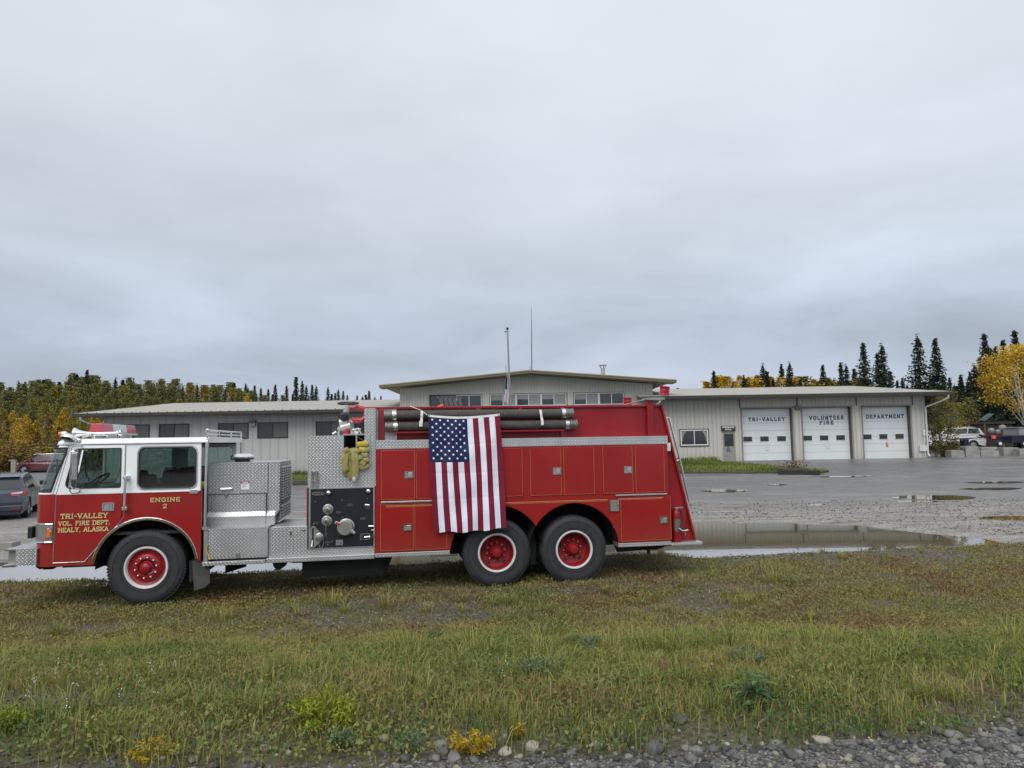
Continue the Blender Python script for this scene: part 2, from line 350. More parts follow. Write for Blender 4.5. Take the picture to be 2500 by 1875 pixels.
# --- cab sides (near and far): red lower with wheel arch, white upper with window openings
def cab_side(d0, d1):
    arcp = arc(HB[0], HB[1], .70, 174, 5.5, 26)
    lo = [(-6.79, .63)] + [(HB[0] - .697, .63)] + arcp[1:-1] + [(HB[0] + .697, .63), (-4.72, .63), (-4.72, 1.66), (-6.79, 1.66)]
    up_ = [(-6.79, 1.66), (-4.74, 1.66), (-4.74, 2.375), (-6.555, 2.375)]
    w1 = rpoly([(-6.60, 1.74), (-5.845, 1.74), (-5.845, 2.31), (-6.47, 2.31)], [.1, .02, .02, .06])
    w2 = rrect(-5.60, -4.81, 1.72, 2.305, .08)
    m = MB(); m.m = 0; m.prism(lo, d0, d1); m.m = 1; m.prism([up_, w1, w2], d0, d1); return m, w1, w2
cs, w1, w2 = cab_side(0, .05); part(cs, 'cab_side', [RED, WHITE], bevel=.004)
cs, _, _ = cab_side(TW - .05, TW); part(cs, 'cab_side', [RED, WHITE])
# front wrap: lofted plan outline with rounded corners
def front_pts(z, inset=0.0, n=7):
    sl = max(0, z - 1.66) * .32; s0 = -7.04 + sl + inset; s1 = -6.79 + sl; r = .25 - inset
    a = [(s1, 0 + inset)] + [(s0 + r - r * math.sin(R(90 * i / n)), inset + r - r * math.cos(R(90 * i / n))) for i in range(1, n + 1)]
    b = [(p[0], TW - p[1]) for p in reversed(a)]
    return [(x, y, z) for x, y in a + b]
m = MB(); m.m = 0; m.grid([front_pts(z) for z in (.63, .9, 1.3, 1.66)]); m.m = 1; m.grid([front_pts(z) for z in (1.66, 1.70)]); m.grid([front_pts(z) for z in (2.325, 2.375)])
part(m, 'cab_front', [RED, WHITE], recalc=False)
m = MB(); m.grid([front_pts(z, .004) for z in (1.70, 1.85, 2.05, 2.2, 2.325)]); ws = part(m, 'windshield', GLASS, recalc=False)
m = MB()
for z in (1.70, 2.325): m.tube([(p[0] - .0, p[1], p[2]) for p in front_pts(z, -.002)], .013, 6)
m.tube([(-6.79 + .013 - .01, -.003, 1.70), (-6.70, -.003, 1.98), (-6.60, -.003, 2.24), (-6.585, -.003, 2.325)], .014, 6); m.tube([(-6.79 + .003, TW + .003, 1.70), (-6.585, TW + .003, 2.325)], .014, 6)
m.tube([(-6.97, TW / 2, 1.7), (-6.835, TW / 2, 2.325)], .02, 6)
part(m, 'windshield_seal', RUB)
for d_ in (.9, 1.9): m = MB(); m.tube([(-7.0, d_, 1.72), (-6.95, d_ - .35, 1.93), (-6.87, d_ - .52, 2.16)], .010, 5); part(m, 'wiper', BLK)
# roof cap
m = MB()
def roof_ring(z, o):
    a = [(-4.64, -.012 - o)] + [(-6.76 - o + .2 - .2 * math.sin(R(15 * i)), .19 - o - .2 * math.cos(R(15 * i))) for i in range(7)]
    return [(x, y, z) for x, y in a] + [(x, TW - y, z) for x, y in reversed(a)]
rings = [roof_ring(z, o) for z, o in ((2.372, -.01), (2.376, .012), (2.40, .012), (2.425, 0), (2.442, -.03), (2.455, -.12), (2.46, -.4))]
k = len(rings[0]); vs = [p for r_ in rings for p in r_]
fs = [(j * k + i, j * k + (i + 1) % k, (j + 1) * k + (i + 1) % k, (j + 1) * k + i) for j in range(len(rings) - 1) for i in range(k)] + [tuple(range(k)), tuple((len(rings) - 1) * k + i for i in range(k))]
m.add(vs, fs, True); rf = part(m, 'cab_roof', WHITE)
# chrome rail on the roof's rear edge
m = MB(); z = 2.545
m.tube([(-4.66, .02, 2.44), (-4.66, .02, z), (-4.66, .06, z + .01), (-4.66, TW - .1, z + .01), (-4.66, TW - .02, z), (-4.66, TW - .02, 2.44)], .014, 8)
m.tube([(-4.66, .02, 2.50), (-4.66, TW - .05, 2.50)], .009, 8)
for d in (.02, .8, 1.6, TW - .05): m.tube([(-4.66, d, 2.44), (-4.66, d, z)], .014, 6)
m.lathe([(0, -.03), (.024, -.02), (.03, 0), (.024, .02), (0, .03)], (-4.66, .03, z + .01), (0, 0, 1), 10)
part(m, 'roof_rail', CHROME)
# crew area: vertical poles, back posts
m = MB()
m.tube([(-4.655, .0, 2.43), (-4.66, -.01, 1.9), (-4.665, -.005, 1.12)], .02, 8); m.box(-4.70, -4.63, -.02, .03, 1.08, 1.125); m.lathe([(.028, -.03), (.028, .03)], (-4.655, 0, 2.33), (0, 0, 1), 10)
part(m, 'grab_pole', ALU)
m = MB(); m.tube([(-4.655, TW - .02, 2.43), (-4.665, TW - .02, 1.12)], .02, 8); part(m, 'grab_pole', ALU)
# interior
m = MB(); m.box(-6.75, -4.8, .05, TW - .05, 1.04, 1.08); m.box(-6.85, -4.76, .05, TW - .05, 2.345, 2.37); part(m, 'cab_floor_and_headliner', INT)
m = MB(); m.prism([(-6.25, 1.08), (-4.8, 1.08), (-4.8, 1.62), (-5.0, 1.98), (-5.28, 1.98), (-5.5, 1.72), (-6.1, 1.66)], .72, 1.72); part(m, 'engine_cowl', MAROON, bevel=.03)
m = MB(); m.box(-6.78, -6.45, .08, TW - .08, 1.45, 1.70); m.box(-6.72, -6.5, .3, 1.0, 1.7, 1.78); part(m, 'dashboard', BLK, bevel=.03)
m = MB(); m.lathe([(.21 + .014 * math.cos(R(a)), .014 * math.sin(R(a))) for a in range(0, 361, 60)], (-6.38, .52, 1.80), (-.75, 0, 1), 28)
m.tube([(-6.38, .52, 1.8), (-6.6, .52, 1.55)], .02, 6)
for a in (0, 120, 240):
    ax_ = Vector((-.75, 0, 1)).normalized(); u_ = Vector((0, 1, 0)); v_ = ax_.cross(u_); q = u_ * math.cos(R(a)) + v_ * math.sin(R(a)); m.tube([(-6.38, .52, 1.8), Vector((-6.38, .52, 1.8)) + q * .21], .01, 5)
part(m, 'steering_wheel', BLK)
for d in (.25, 1.75):
    m = MB(); m.prism([(-6.15, 1.4), (-5.75, 1.38), (-5.68, 1.95), (-5.78, 1.97), (-5.88, 1.52), (-6.15, 1.52)], d, d + .45); part(m, 'seat', MAROON if d < 1 else BLK, bevel=.03)
    m = MB(); m.prism([(-5.62, 1.38), (-5.2, 1.38), (-5.2, 1.5), (-5.5, 1.52), (-5.56, 1.9), (-5.64, 1.9)], d, d + .42); part(m, 'seat', MAROON, bevel=.03)
# windows: glass, seals
def pane(outline, d, name, seal=RUB, sw=.012, parent=None, trim=True):
    m = MB(); m.prism(outline, d + .016, d + .022); g = part(m, name, GLASS, parent)
    if trim:
        m = MB(); q = [(p[0], d - .004 if d < 1 else d + .054, p[1]) for p in outline]; m.tube(q + [q[0]], sw, 6, caps=False); part(m, 'window_seal', seal, g)
    return g
pane(w2, 0, 'window'); pane(w2, TW - .05, 'window'); pane(w1, TW - .05, 'window')
m = MB(); q = [(p[0], -.006, p[1]) for p in rrect(-5.623, -4.787, 1.697, 2.328, .09)]; m.tube(q + [q[0]], .006, 5, caps=False); part(m, 'window_trim', ALU)
# front door: proud panel with its own window
dr = [P('A', 428, 1305), P('A', 680, 1300), P('A', 985, 970)]
door_lo = [(-6.715, .69), (-6.31, .69), (-5.83, 1.26), (-5.80, 1.656), (-6.70, 1.656)]
door_up = [(-6.70, 1.664), (-5.80, 1.664), (-5.795, 2.345), (-6.535, 2.345)]
m = MB(); m.m = 0; m.prism(door_lo, -.014, -.002); m.m = 1; m.prism([door_up, w1], -.014, -.002)
door = part(m, 'door', [RED, WHITE], bevel=.004)
pane(w1, -.012, 'door_window', parent=door, sw=.008)
m = MB(); m.tube([(-6.43, -.018, 2.30), (-6.53, -.018, 1.75)], .012, 6); m.tube([(-6.37, .01, 2.30), (-6.56, .01, 1.74)], .014, 6); part(m, 'vent_window_frame', ALU, door)
m = MB()
for poly in ([(-6.722, .683), (-6.305, .683), (-5.822, 1.256), (-5.80, 1.30)], [(-6.722, .683), (-6.708, 1.66), (-6.54, 2.35)]):
    m.tube([(a, -.008, b) for a, b in poly], .006, 5)
part(m, 'door_trim', ALU, door)
a, b = P('A', 835, 820), P('A', 930, 885)
m = MB(); m.prism([rrect(a[0], b[0], b[1], a[1], .02), rrect(a[0] + .018, b[0] - .018, b[1] + .018, a[1] - .018, .012)], -.03, -.014)
h = part(m, 'door_handle', CHROME, door)
m = MB(); m.box(a[0] + .018, b[0] - .018, -.018, -.0135, b[1] + .018, a[1] - .018); part(m, 'handle_recess', DALU, h)
m = MB(); m.box(a[0] + .03, b[0] - .07, -.028, -.018, b[1] + .022, a[1] - .022); m.box(b[0] - .06, b[0] - .03, -.028, -.018, b[1] + .022, a[1] - .022); part(m, 'handle_paddle', ALU, h)
# white/red dividing bead
m = MB(); m.box(-6.70, -5.805, -.018, -.014, 1.652, 1.664); m.box(-5.79, -4.76, -.006, 0, 1.652, 1.664); part(m, 'belt_moulding', WHITE)
m = MB(); m.tube([(-6.79, -.003, 1.66), (-6.755, -.003, 1.66), (-6.56, -.003, 2.37)], .004, 4); m.tube([(-5.79, -.003, 1.3), (-5.787, -.003, 2.37)], .004, 4); m.box(-6.6, -4.74, -.008, 0, 2.366, 2.374); part(m, 'cab_seam', DALU)
# grab handle between the doors
m = MB(); t_, b_ = P('A', 1032, 612), P('A', 1022, 868)
m.tube([(t_[0], -.08, t_[1]), (b_[0], -.08, b_[1])], .019, 10); m.box(t_[0] - .03, t_[0] + .035, -.09, 0, t_[1] - .03, t_[1] + .02); m.box(b_[0] - .03, b_[0] + .035, -.09, 0, b_[1] - .02, b_[1] + .03)
part(m, 'grab_handle', ALU, bevel=.004)
# crew door latch
a, b = P('A', 1538, 718), P('A', 1605, 745); m = MB(); m.prism(rrect(a[0], b[0], b[1], a[1], .012), -.02, 0); m.box(a[0] + .02, b[0] - .02, -.026, -.02, b[1] + .02, a[1] - .015); part(m, 'rail_bracket', ALU)
# wheel arch trim + liner
def arch_trim(c, r0_, r1_, a0, a1, mat=CHROME, d=(-.02, .03)):
    m = MB(); m.prism(arc(c[0], c[1], r1_, a0, a1, 28) + arc(c[0], c[1], r0_, a1, a0, 28), *d); return part(m, 'wheel_arch_trim', mat, bevel=.006)
arch_trim(HB, .695, .735, 8, 172)
def liner(c, r, d0, d1, a0=0, a1=180):
    m = MB(); A_ = arc(c[0], c[1], r, a0, a1, 20); m.grid([[(p[0], d0, p[1]) for p in A_], [(p[0], d1, p[1]) for p in A_]]); m.prism(A_ + [(A_[-1][0], .5), (A_[0][0], .5)], d1, d1 + .02)
    return part(m, 'wheel_well', DARK, recalc=False)
liner(HB, .70, .04, 1.0); liner(HB, .70, TW - 1.0, TW - .04)
# headlight bezel
a, b = P('L', 425, 950), P('L', 608, 1155)
m = MB(); s0, s1, z0, z1 = -6.995, b[0], b[1], a[1]
def wrapz(zs, off):
    out = []
    for z in zs:
        r = .25 + off; s_ = -7.04 - off
        row = [(s1, -off, z)] + [(s_ + r - r * math.sin(R(9 * i)), -off + r - r * math.cos(R(9 * i)), z) for i in range(11)] + [(s_, .62, z)]
        out.append(row)
    return out
m.grid(wrapz([z0, z1], .014), True); m.box(s1, s1 + .012, -.016, 0, z0, z1)
hl = part(m, 'headlight_bezel', DALU, recalc=False)
m = MB()
for z in (z0, z1): m.tube(wrapz([z], .016)[0], .008, 6)
m.tube([(s1 + .006, -.016, z0), (s1 + .006, -.016, z1)], .007, 5); part(m, 'bezel_rim', CHROME, hl)
for d in (.28, .48):
    m = MB(); m.lathe([(0, -.03), (.07, -.02), (.085, 0), (.09, .02)], (-7.06, d, (z0 + z1) / 2), (1, 0, 0), 20); part(m, 'headlight', CLRP)
m = MB(); m.box(-7.12, -7.055, .10, .62, z0 + .05, z1 - .04); part(m, 'headlight_housing', BLK, bevel=.01)
a, b = P('L', 548, 995), P('L', 582, 1108)
m = MB(); m.prism([(a[0], b[1] + .02), (a[0] + .02, b[1]), (b[0], b[1] + .01), (b[0] + .015, (a[1] + b[1]) / 2 + .02), (b[0] - .01, a[1]), (a[0] + .01, a[1])], -.034, -.014); mk = part(m, 'side_marker_light', ORG, bevel=.006)
m = MB(); m.prism(rrect(a[0] - .015, b[0] + .025, b[1] - .015, a[1] + .015, .01), -.0145 - .006, -.014); part(m, 'marker_base', CHROME, mk)
# bumper extension
m = MB(); zb, zt = .66, .895
m.m = 0; m.prism([(-7.19, .12), (-6.93, .0), (-6.93, TW), (-7.19, TW - .12)][0:0] or rect(-7.215, -6.94, zb, zt), .0, TW)
m.m = 1; m.prism(rect(-7.34, -7.215, zb + .02, zt - .02), .07, TW - .07)
m.m = 2; m.prism(rrect(-7.37, -7.215, zt - .022, zt + .004, .01), .02, TW - .02); m.prism(rrect(-7.385, -7.215, zb - .014, zb + .018, .01), .0, TW)
bp_ = part(m, 'front_bumper', [DP, DALU, CHROME], bevel=.004)
m = MB()
for i in range(12):
    z = zb + .01 + i * .0195; m.lathe([(.006, 0), (.004, -.004), (0, -.006)], (-6.955, -.001, z), (0, 1, 0), 6)
for z in (zb + .02, zb + .11, zt - .03): m.lathe([(.006, 0), (.004, -.004), (0, -.006)], (-7.2, -.001, z), (0, 1, 0), 6)
part(m, 'rivets', CHROME, bp_)
m = MB(); m.tube([(-7.05, .3, .66), (-7.06, .3, .60), (-7.02, .3, .57), (-6.97, .3, .58)], [.02, .024, .02, .008], 8); part(m, 'tow_hook', BLK)
m = MB(); m.box(-6.98, -6.85, .28, .4, .55, .64); m.box(-6.9, 3.0, .72, .80, .50, .66); m.box(-6.9, 3.0, 1.64, 1.72, .50, .66); m.prism([(-6.9, .64), (-6.3, .64), (-6.3, .62), (-6.84, .57)], .3, .4)
for s in (-5.48, -.28, .98): m.tube([(s, .3, .55), (s, TW - .3, .55)], .07, 10)
m.lathe([(0, -.2), (.22, -.12), (.25, 0), (.22, .12), (0, .2)], (.98, TW / 2, .55), (1, 0, 0), 16); m.lathe([(0, -.2), (.22, -.12), (.25, 0), (.22, .12), (0, .2)], (-.28, TW / 2, .55), (1, 0, 0), 16)
m.prism([(.0, .62), (.7, .62), (.55, .40), (.15, .40)], .45, .6); m.box(.3, .4, .3, 2.1, .3, .95); m.box(-4.5, -3.4, .8, 1.6, .45, .95); m.tube([(-3.9, .8, .5), (1.5, .9, .48)], .05, 8)
part(m, 'chassis', DARK)
# --- wheels
def wheel(c, d0, wd, kind, rad=.535):
    e = bpy.data.objects.new('wheel', None); COL.objects.link(e); e.parent = tr; e.location = (c[0], d0, c[1]); e.empty_display_size = .2
    m = MB(); w = wd; r = rad
    prof = [(.30, .02), (.315, .0), (.34, -.004), (.42, -.012), (.47, -.010), (.50, .0), (.52, .016), (r - .004, .035), (r, .06), (r + .003, w / 2), (r, w - .06), (r - .004, w - .035), (.50, w), (.42, w + .012), (.34, w), (.30, w - .02)]
    m.lathe(prof, (0, 0, 0), n=72)
    # tread blocks and sidewall ribs
    nb = 72
    for i in range(nb):
        a = 2 * math.pi * i / nb
        for (y0, y1, ph) in ((.018, .075, 0), (w - .075, w - .018, .5)):
            a_ = a + ph * 2 * math.pi / nb; da = .62 * math.pi / nb
            vs = [((r + q) * math.cos(a_ + k2), y, (r + q) * math.sin(a_ + k2)) for q in (-.012, .005) for k2 in (-da, da) for y in (y0, y1)]
            m.add(vs, [(0, 1, 3, 2), (4, 6, 7, 5), (0, 4, 5, 1), (2, 3, 7, 6), (0, 2, 6, 4), (1, 5, 7, 3)], False)
    for rr in (.345, .455): m.lathe([(rr - .003, -.004 - .008), (rr, -.018), (rr + .003, -.004 - .008)], (0, 0, 0), n=60)
    t = m.build('tire', RUB, e, recalc=True)
    m = MB(); m.lathe([(.255, .08), (.268, .01), (.282, -.012), (.30, -.014), (.307, -.004), (.307, .02)], (0, 0, 0), n=56); m.build('rim_ring', M('white_rim', (.66, .66, .64), .4, .2, .06, 6), e)
    m = MB()
    if kind == 'front':
        m.lathe([(.262, .09), (.258, .03), (.235, .045), (.21, .05), (.19, .02), (.175, .008), (.12, .006), (.11, .03), (.105, .045)], (0, 0, 0), n=48); dsc = m.build('wheel_disc', RED2, e)
        m = MB(); m.lathe([(.10, .05), (.10, .01), (.092, .0), (.07, 0), (.066, -.03), (.05, -.045), (0, -.05)], (0, 0, 0), n=24); hb = m.build('hub', RED2, e); rl, yl = .148, .006
    else:
        m.lathe([(.262, .0), (.255, .03), (.25, .10), (.235, .14), (.15, .165), (.1, .165)], (0, 0, 0), n=48); dsc = m.build('wheel_disc', RED2, e)
        for i in range(5):
            m = MB(); a = R(72 * i + 20); u_ = Vector((math.cos(a), 0, math.sin(a))); v_ = Vector((-math.sin(a), 0, math.cos(a))); c0 = u_ * .205 + Vector((0, .143, 0))
            m.add([c0] + [c0 + u_ * .02 * math.cos(R(q * 30)) + v_ * .036 * math.sin(R(q * 30)) + Vector((0, -.004 + .0 * q, 0)) for q in range(12)], [(0, q + 1, (q + 1) % 12 + 1) for q in range(12)]); m.build('hand_hole', DARK, e)
        m = MB(); m.lathe([(.112, .165), (.105, .10), (.085, .075), (.075, .02), (.062, -.0), (.03, -.006), (0, -.008)], (0, 0, 0), n=24)
        for i in range(8): a = R(45 * i); m.lathe([(.013, .09), (.013, .066), (0, .064)], (.088 * math.cos(a), 0, .088 * math.sin(a)), n=6)
        hb = m.build('hub', RED2, e); rl, yl = .145, .165
    for i in range(10):
        a = R(36 * i + 10); m = MB(); m.lathe([(.017, yl), (.017, yl - .022), (.011, yl - .034), (0, yl - .038)], (rl * math.cos(a), 0, rl * math.sin(a)), n=6, smooth=False); m.build('lug_nut', ALU if kind == 'front' else M('worn_lug_nut', (.42, .25, .23), .5, .5, .2, 20), e)
    return e
wheel(HB, .03, .33, 'front', .54)
for c in (R1, R2): wheel(c, .03, .28, 'rear', .535)
def plain_tire(c, d, w):
    m = MB(); r = .535; m.lathe([(.2, .06), (.30, .04), (.315, .0), (.42, -.01), (.50, .0), (r, .05), (r, w - .05), (.50, w), (.42, w + .01), (.315, w), (.3, w - .04), (.2, w - .06)], (c[0], d, c[1]), n=40); part(m, 'tire', RUB)
for c in (R1, R2): plain_tire(c, .34, .28); plain_tire(c, TW - .31, .28); plain_tire(c, TW - .62, .28)
plain_tire(HB, TW - .36, .33)
# mud flaps
m = MB(); m.prism([(-4.84, .62), (-4.66, .62), (-4.60, .60), (-4.59, .30), (-4.66, .23), (-4.81, .19)], .03, .05); part(m, 'mud_flap', FLAP)
m = MB(); m.prism([(-4.90, .62), (-4.55, .62), (-4.72, .4), (-4.9, .3)], .1, .9); part(m, 'fender_liner', DARK)
m = MB(); m.prism([(-4.8, .62), (-4.45, .62), (-4.45, .2), (-4.8, .1)], TW - .5, TW - .48); part(m, 'mud_flap', FLAP)
# --- roof equipment
def obj_lightbar():
    m = MB(); s0, s1 = -6.43, -6.22; d0, d1 = .3, 1.72
    def seg(a, b, mi):
        m.m = mi; e0 = 0.03 if a == d0 else 0; e1 = .03 if b == d1 else 0
        vs = [(s0, a, 2.555), (s1, a, 2.555), (s1, b, 2.555), (s0, b, 2.555), (s0 + .035, a + e0, 2.685), (s1 - .02, a + e0, 2.685), (s1 - .02, b - e1, 2.685), (s0 + .035, b - e1, 2.685)]
        m.add(vs, [(0, 1, 2, 3), (4, 7, 6, 5), (0, 4, 5, 1), (1, 5, 6, 2), (2, 6, 7, 3), (3, 7, 4, 0)], False)
    seg(d0, .72, 0); seg(.72, 1.28, 1); seg(1.28, d1, 0)
    lb = part(m, 'light_bar', [REDP, CLRP], bevel=.006)
    m = MB(); m.box(s0 - .01, s1 + .01, d0 - .01, d1 + .01, 2.52, 2.554)
    for d in (.5, 1.5): m.box(s0 + .03, s1 - .03, d, d + .08, 2.45, 2.52)
    part(m, 'light_bar_base', ALU, lb)
    for d in (.4, .58, 1.45, 1.6): m = MB(); m.lathe([(0, -.05), (.035, -.04), (.045, .02), (0, .03)], (s1 - .09, d, 2.61), (1, 0, 0), 12); part(m, 'lamp', CHROME, lb)
obj_lightbar()
m = MB(); hz = P('J', 1100, 352, .15)[1]; x0 = P('J', 478, 330, .15)[0]; x1 = P('J', 1540, 370, .15)[0]
pr = [(.088, 0), (.084, .012), (.058, .05), (.04, .10), (.026, .15), (.019, .22), (.018, .22 + .02), (.014, .25), (.016, x1 - x0 - .08), (.026, x1 - x0 - .07), (.026, x1 - x0 - .05), (.045, x1 - x0 - .03), (.05, x1 - x0 - .02), (.045, x1 - x0), (0, x1 - x0 + .005)]
m.lathe(pr, (x0, .15, hz + .005), (1, 0, 0), 20); m.lathe([(0, .02), (.05, .02), (.085, .004)], (x0, .15, hz + .005), (1, 0, 0), 20)
for s in (x0 + .24, x1 - .06): m.box(s, s + .02, .13, .17, 2.44, hz)
hn = part(m, 'air_horn', CHROME)
m = MB(); m.lathe([(.06, 0), (.056, .012), (.035, .05), (.018, .1), (.012, .3), (.02, .32), (.03, .34), (0, .35)], (x0 + .05, .33, hz - .02), (1, 0, 0), 16); m.box(x0 + .2, x0 + .22, .31, .35, 2.44, hz); part(m, 'air_horn', CHROME)
def sp(c, ax_, name): pass
c = P('J', 325, 490, -.06); m = MB(); m.lathe([(0, .075), (.06, .062), (.095, .03), (.102, 0), (.1, -.012), (.092, -.014)], (c[0], -.06, c[1] + .012), (.15, .45, .9), 24); sl = part(m, 'spotlight', CHROME)
m = MB(); m.lathe([(0, -.025), (.06, -.02), (.092, -.012)], (c[0], -.06, c[1] + .012), (.15, .45, .9), 24); part(m, 'spotlight_lens', M('spot_glass', (.12, .12, .115), .12, .6, .3, 30), sl)
e_ = P('J', 600, 530, 0); m = MB(); m.tube([(c[0] + .08, -.05, c[1] + .02), (c[0] + .15, -.03, c[1] - .0), (e_[0] - .03, -.02, e_[1])], [.02, .014, .02], 8); m.lathe([(0, -.03), (.03, -.025), (.035, 0), (.02, .03)], (e_[0], 0, e_[1]), (0, 1, 0), 12); part(m, 'spotlight_arm', CHROME, sl)
c = P('J', 120, 380, .3); c2 = P('J', 312, 380, .3); L_ = c2[0] - c[0]
m = MB(); m.lathe([(0, 0), (.03, .004), (.036, .03), (.037, L_ * .45)], (c[0], .3, c[1] + .01), (1, 0, 0), 16); ol = part(m, 'clearance_light', ORG)
m = MB(); m.lathe([(.038, L_ * .45), (.04, L_ * .5), (.04, L_ * .85), (.02, L_), (0, L_)], (c[0], .3, c[1] + .01), (1, 0, 0), 16); m.box(c[0] + L_ * .5, c[0] + L_ * .9, .27, .33, 2.44, c[1]); part(m, 'light_housing', CHROME, ol)
m = MB(); a = P('A', 1137, 295, .9); b = P('A', 1138, 130, .9); m.tube([(a[0], .9, 2.45), (b[0], .9, b[1])], .004, 5); part(m, 'antenna', BLK)
# --- mirror
m = MB(); J = lambda x, y, d=-.16: (P('J', x, y, d)[0], d, P('J', x, y, d)[1])
m.tube([(P('J', 660, 635)[0], -.01, P('J', 660, 635)[1]), J(560, 625, -.1), J(450, 630), J(405, 680), J(400, 900), J(378, 1450), J(385, 1540), J(430, 1585), J(520, 1588, -.1), (P('J', 600, 1590)[0], -.01, P('J', 600, 1590)[1])], .011, 8)
m.tube([J(400, 755), J(480, 760), J(535, 775, -.2), J(543, 1240, -.2), J(520, 1420, -.2)], .009, 8); m.tube([J(670, 730, -.05), J(560, 1240, -.18)], .014, 8); m.tube([J(545, 1240, -.2), J(510, 1560, -.16)], .012, 8)
mr = part(m, 'mirror_bracket', CHROME)
m = MB(); a = J(480, 780, -.2); b = J(520, 1400, -.2); m.prism([(a[0] - .01, b[2]), (b[0] + .02, b[2]), (a[0] + .055, a[2]), (a[0] - .03, a[2])], -.24, -.19); part(m, 'mirror', DALU, mr, bevel=.01)
m = MB(); q = [J(375, 1580, -.02), J(365, 1640, -.02), J(420, 1700, -.02), J(560, 1690, -.02), J(600, 1640, -.02)]; m.tube(q, .006, 5); part(m, 'mirror_cable', BLK, mr)
# lettering on the cab
def gold_text(txt, k, xl, xr, yb, yt, name='lettering', d=-.014, parent=None):
    a, b = P(k, xl, yb), P(k, xr, yt); a2 = P(k, xr, yb); z = (a[1] + a2[1]) / 2; h = b[1] - a2[1]
    m = MB(); m.m = 1; lettering(m, txt, a[0] + .008, b[0] + .008, z - .009, h, d - .0005, .27, .0002, .3); m.m = 0; lettering(m, txt, a[0], b[0], z, h, d - .0035, .18, .0003, .3)
    part(m, name, [GOLD, BLK], parent, recalc=False)
gold_text('TRI-VALLEY', 'A', 495, 877, 948, 905, parent=door); gold_text('VOL. FIRE DEPT.', 'A', 476, 895, 1003, 965, parent=door); gold_text('HEALY, ALASKA', 'A', 476, 882, 1056, 1017, parent=door)
gold_text('ENGINE', 'A', 1216, 1460, 814, 778, d=0); gold_text('2', 'A', 1320, 1352, 866, 830, d=0)

# --- engine enclosure of diamond plate
ED = .4
def E_(x, y): return P('K', x, y, ED)
m = MB(); m.m = 0
m.prism([(-4.73, 1.10), (-4.73, 2.045), (-3.665, 2.045), (-3.665, 1.3), (-3.72, 1.22), (-3.72, 1.10)], ED, 1.62)
m.box(-4.73, -3.665, ED - .004, 1.625, 2.045, 2.052)
# the bulge at the foot of the side
m.prism([(ED + .001, 1.295), (ED - .045, 1.225), (ED - .045, 1.08), (ED + .001, 1.08)], -4.73, -3.725, ax='x')
ec = part(m, 'engine_enclosure', DP)
m = MB(); m.box(-4.73, -3.845, ED - .006, ED - .001, 1.575, 2.04); eh = part(m, 'engine_access_door', DP, ec)
m = MB(); m.box(-4.73, -3.84, ED - .0075, ED - .0005, 1.565, 1.573); m.box(-3.842, -3.836, ED - .0075, ED - .0005, 1.565, 2.045); m.box(-3.862, -3.857, ED - .05, ED, 1.08, 1.565); part(m, 'panel_seam', DARK, ec)
a, b = E_(258, 732), E_(400, 728); m = MB(); z = a[1]
m.tube([(a[0], ED, z), (a[0] + .02, ED - .045, z), (b[0] - .02, ED - .045, z), (b[0], ED, z)], .012, 8); m.lathe([(.02, -.005), (.02, 0)], (a[0], ED - .006, z), n=10); part(m, 'handle', CHROME, eh)
def latch(x, y, d, k='K'):
    a = P(k, x, y, d); m = MB(); m.box(a[0] - .022, a[0] + .022, d - .022, d - .006, a[1] - .03, a[1] + .035); m.lathe([(.016, -.02), (.016, 0)], (a[0], d - .012, a[1] + .0), n=10); m.box(a[0] - .034, a[0] + .034, d - .012, d - .006, a[1] - .006, a[1] + .006); return part(m, 'latch', DALU)
latch(325, 805, ED); latch(455, 1462, 0)
a, b = E_(487, 652), E_(580, 738); m = MB(); m.m = 0; m.box(a[0], b[0], ED - .0085, ED - .007, b[1], a[1]); m.m = 1; m.box(a[0], b[0], ED - .0095, ED - .0085, a[1] - .032, a[1])
m.m = 0; lettering(m, 'DANGER', a[0] + .02, b[0] - .02, a[1] - .026, .02, ED - .0098, .2, .0002, .2); m.m = 2
for i, w in enumerate((.8, .6, .75, .5)): m.box(a[0] + .02, a[0] + .02 + (b[0] - a[0] - .04) * w, ED - .009, ED - .0085, a[1] - .05 - i * .014, a[1] - .045 - i * .014)
part(m, 'danger_sign', [WSTRAP, REDP, DALU], ec)
# louvred rear panel
m = MB(); m.box(-3.667, -3.655, ED + .03, 1.58, 1.42, 2.0); m.box(-3.667, -3.655, ED + .06, 1.50, 1.14, 1.40)
lp_ = part(m, 'louvre_panel', DALU, ec)
m = MB()
for j in range(13):
    for i in range(5):
        y0 = ED + .08 + i * .23; z0 = 1.46 + j * .041
        vs = [(-3.655, y0, z0), (-3.655, y0 + .16, z0), (-3.655, y0 + .16, z0 + .03), (-3.655, y0, z0 + .03), (-3.62, y0 + .01, z0 + .003), (-3.62, y0 + .15, z0 + .003)]
        m.add(vs, [(0, 3, 4), (1, 5, 2), (3, 2, 5, 4), (0, 4, 5, 1)], False)
for j in range(5):
    for i in range(5):
        y0 = ED + .08 + i * .22; z0 = 1.16 + j * .045; vs = [(-3.655, y0, z0), (-3.655, y0 + .16, z0), (-3.655, y0 + .16, z0 + .03), (-3.655, y0, z0 + .03), (-3.62, y0 + .01, z0 + .003), (-3.62, y0 + .15, z0 + .003)]
        m.add(vs, [(0, 3, 4), (1, 5, 2), (3, 2, 5, 4), (0, 4, 5, 1)], False)
part(m, 'louvres', DALU, lp_)
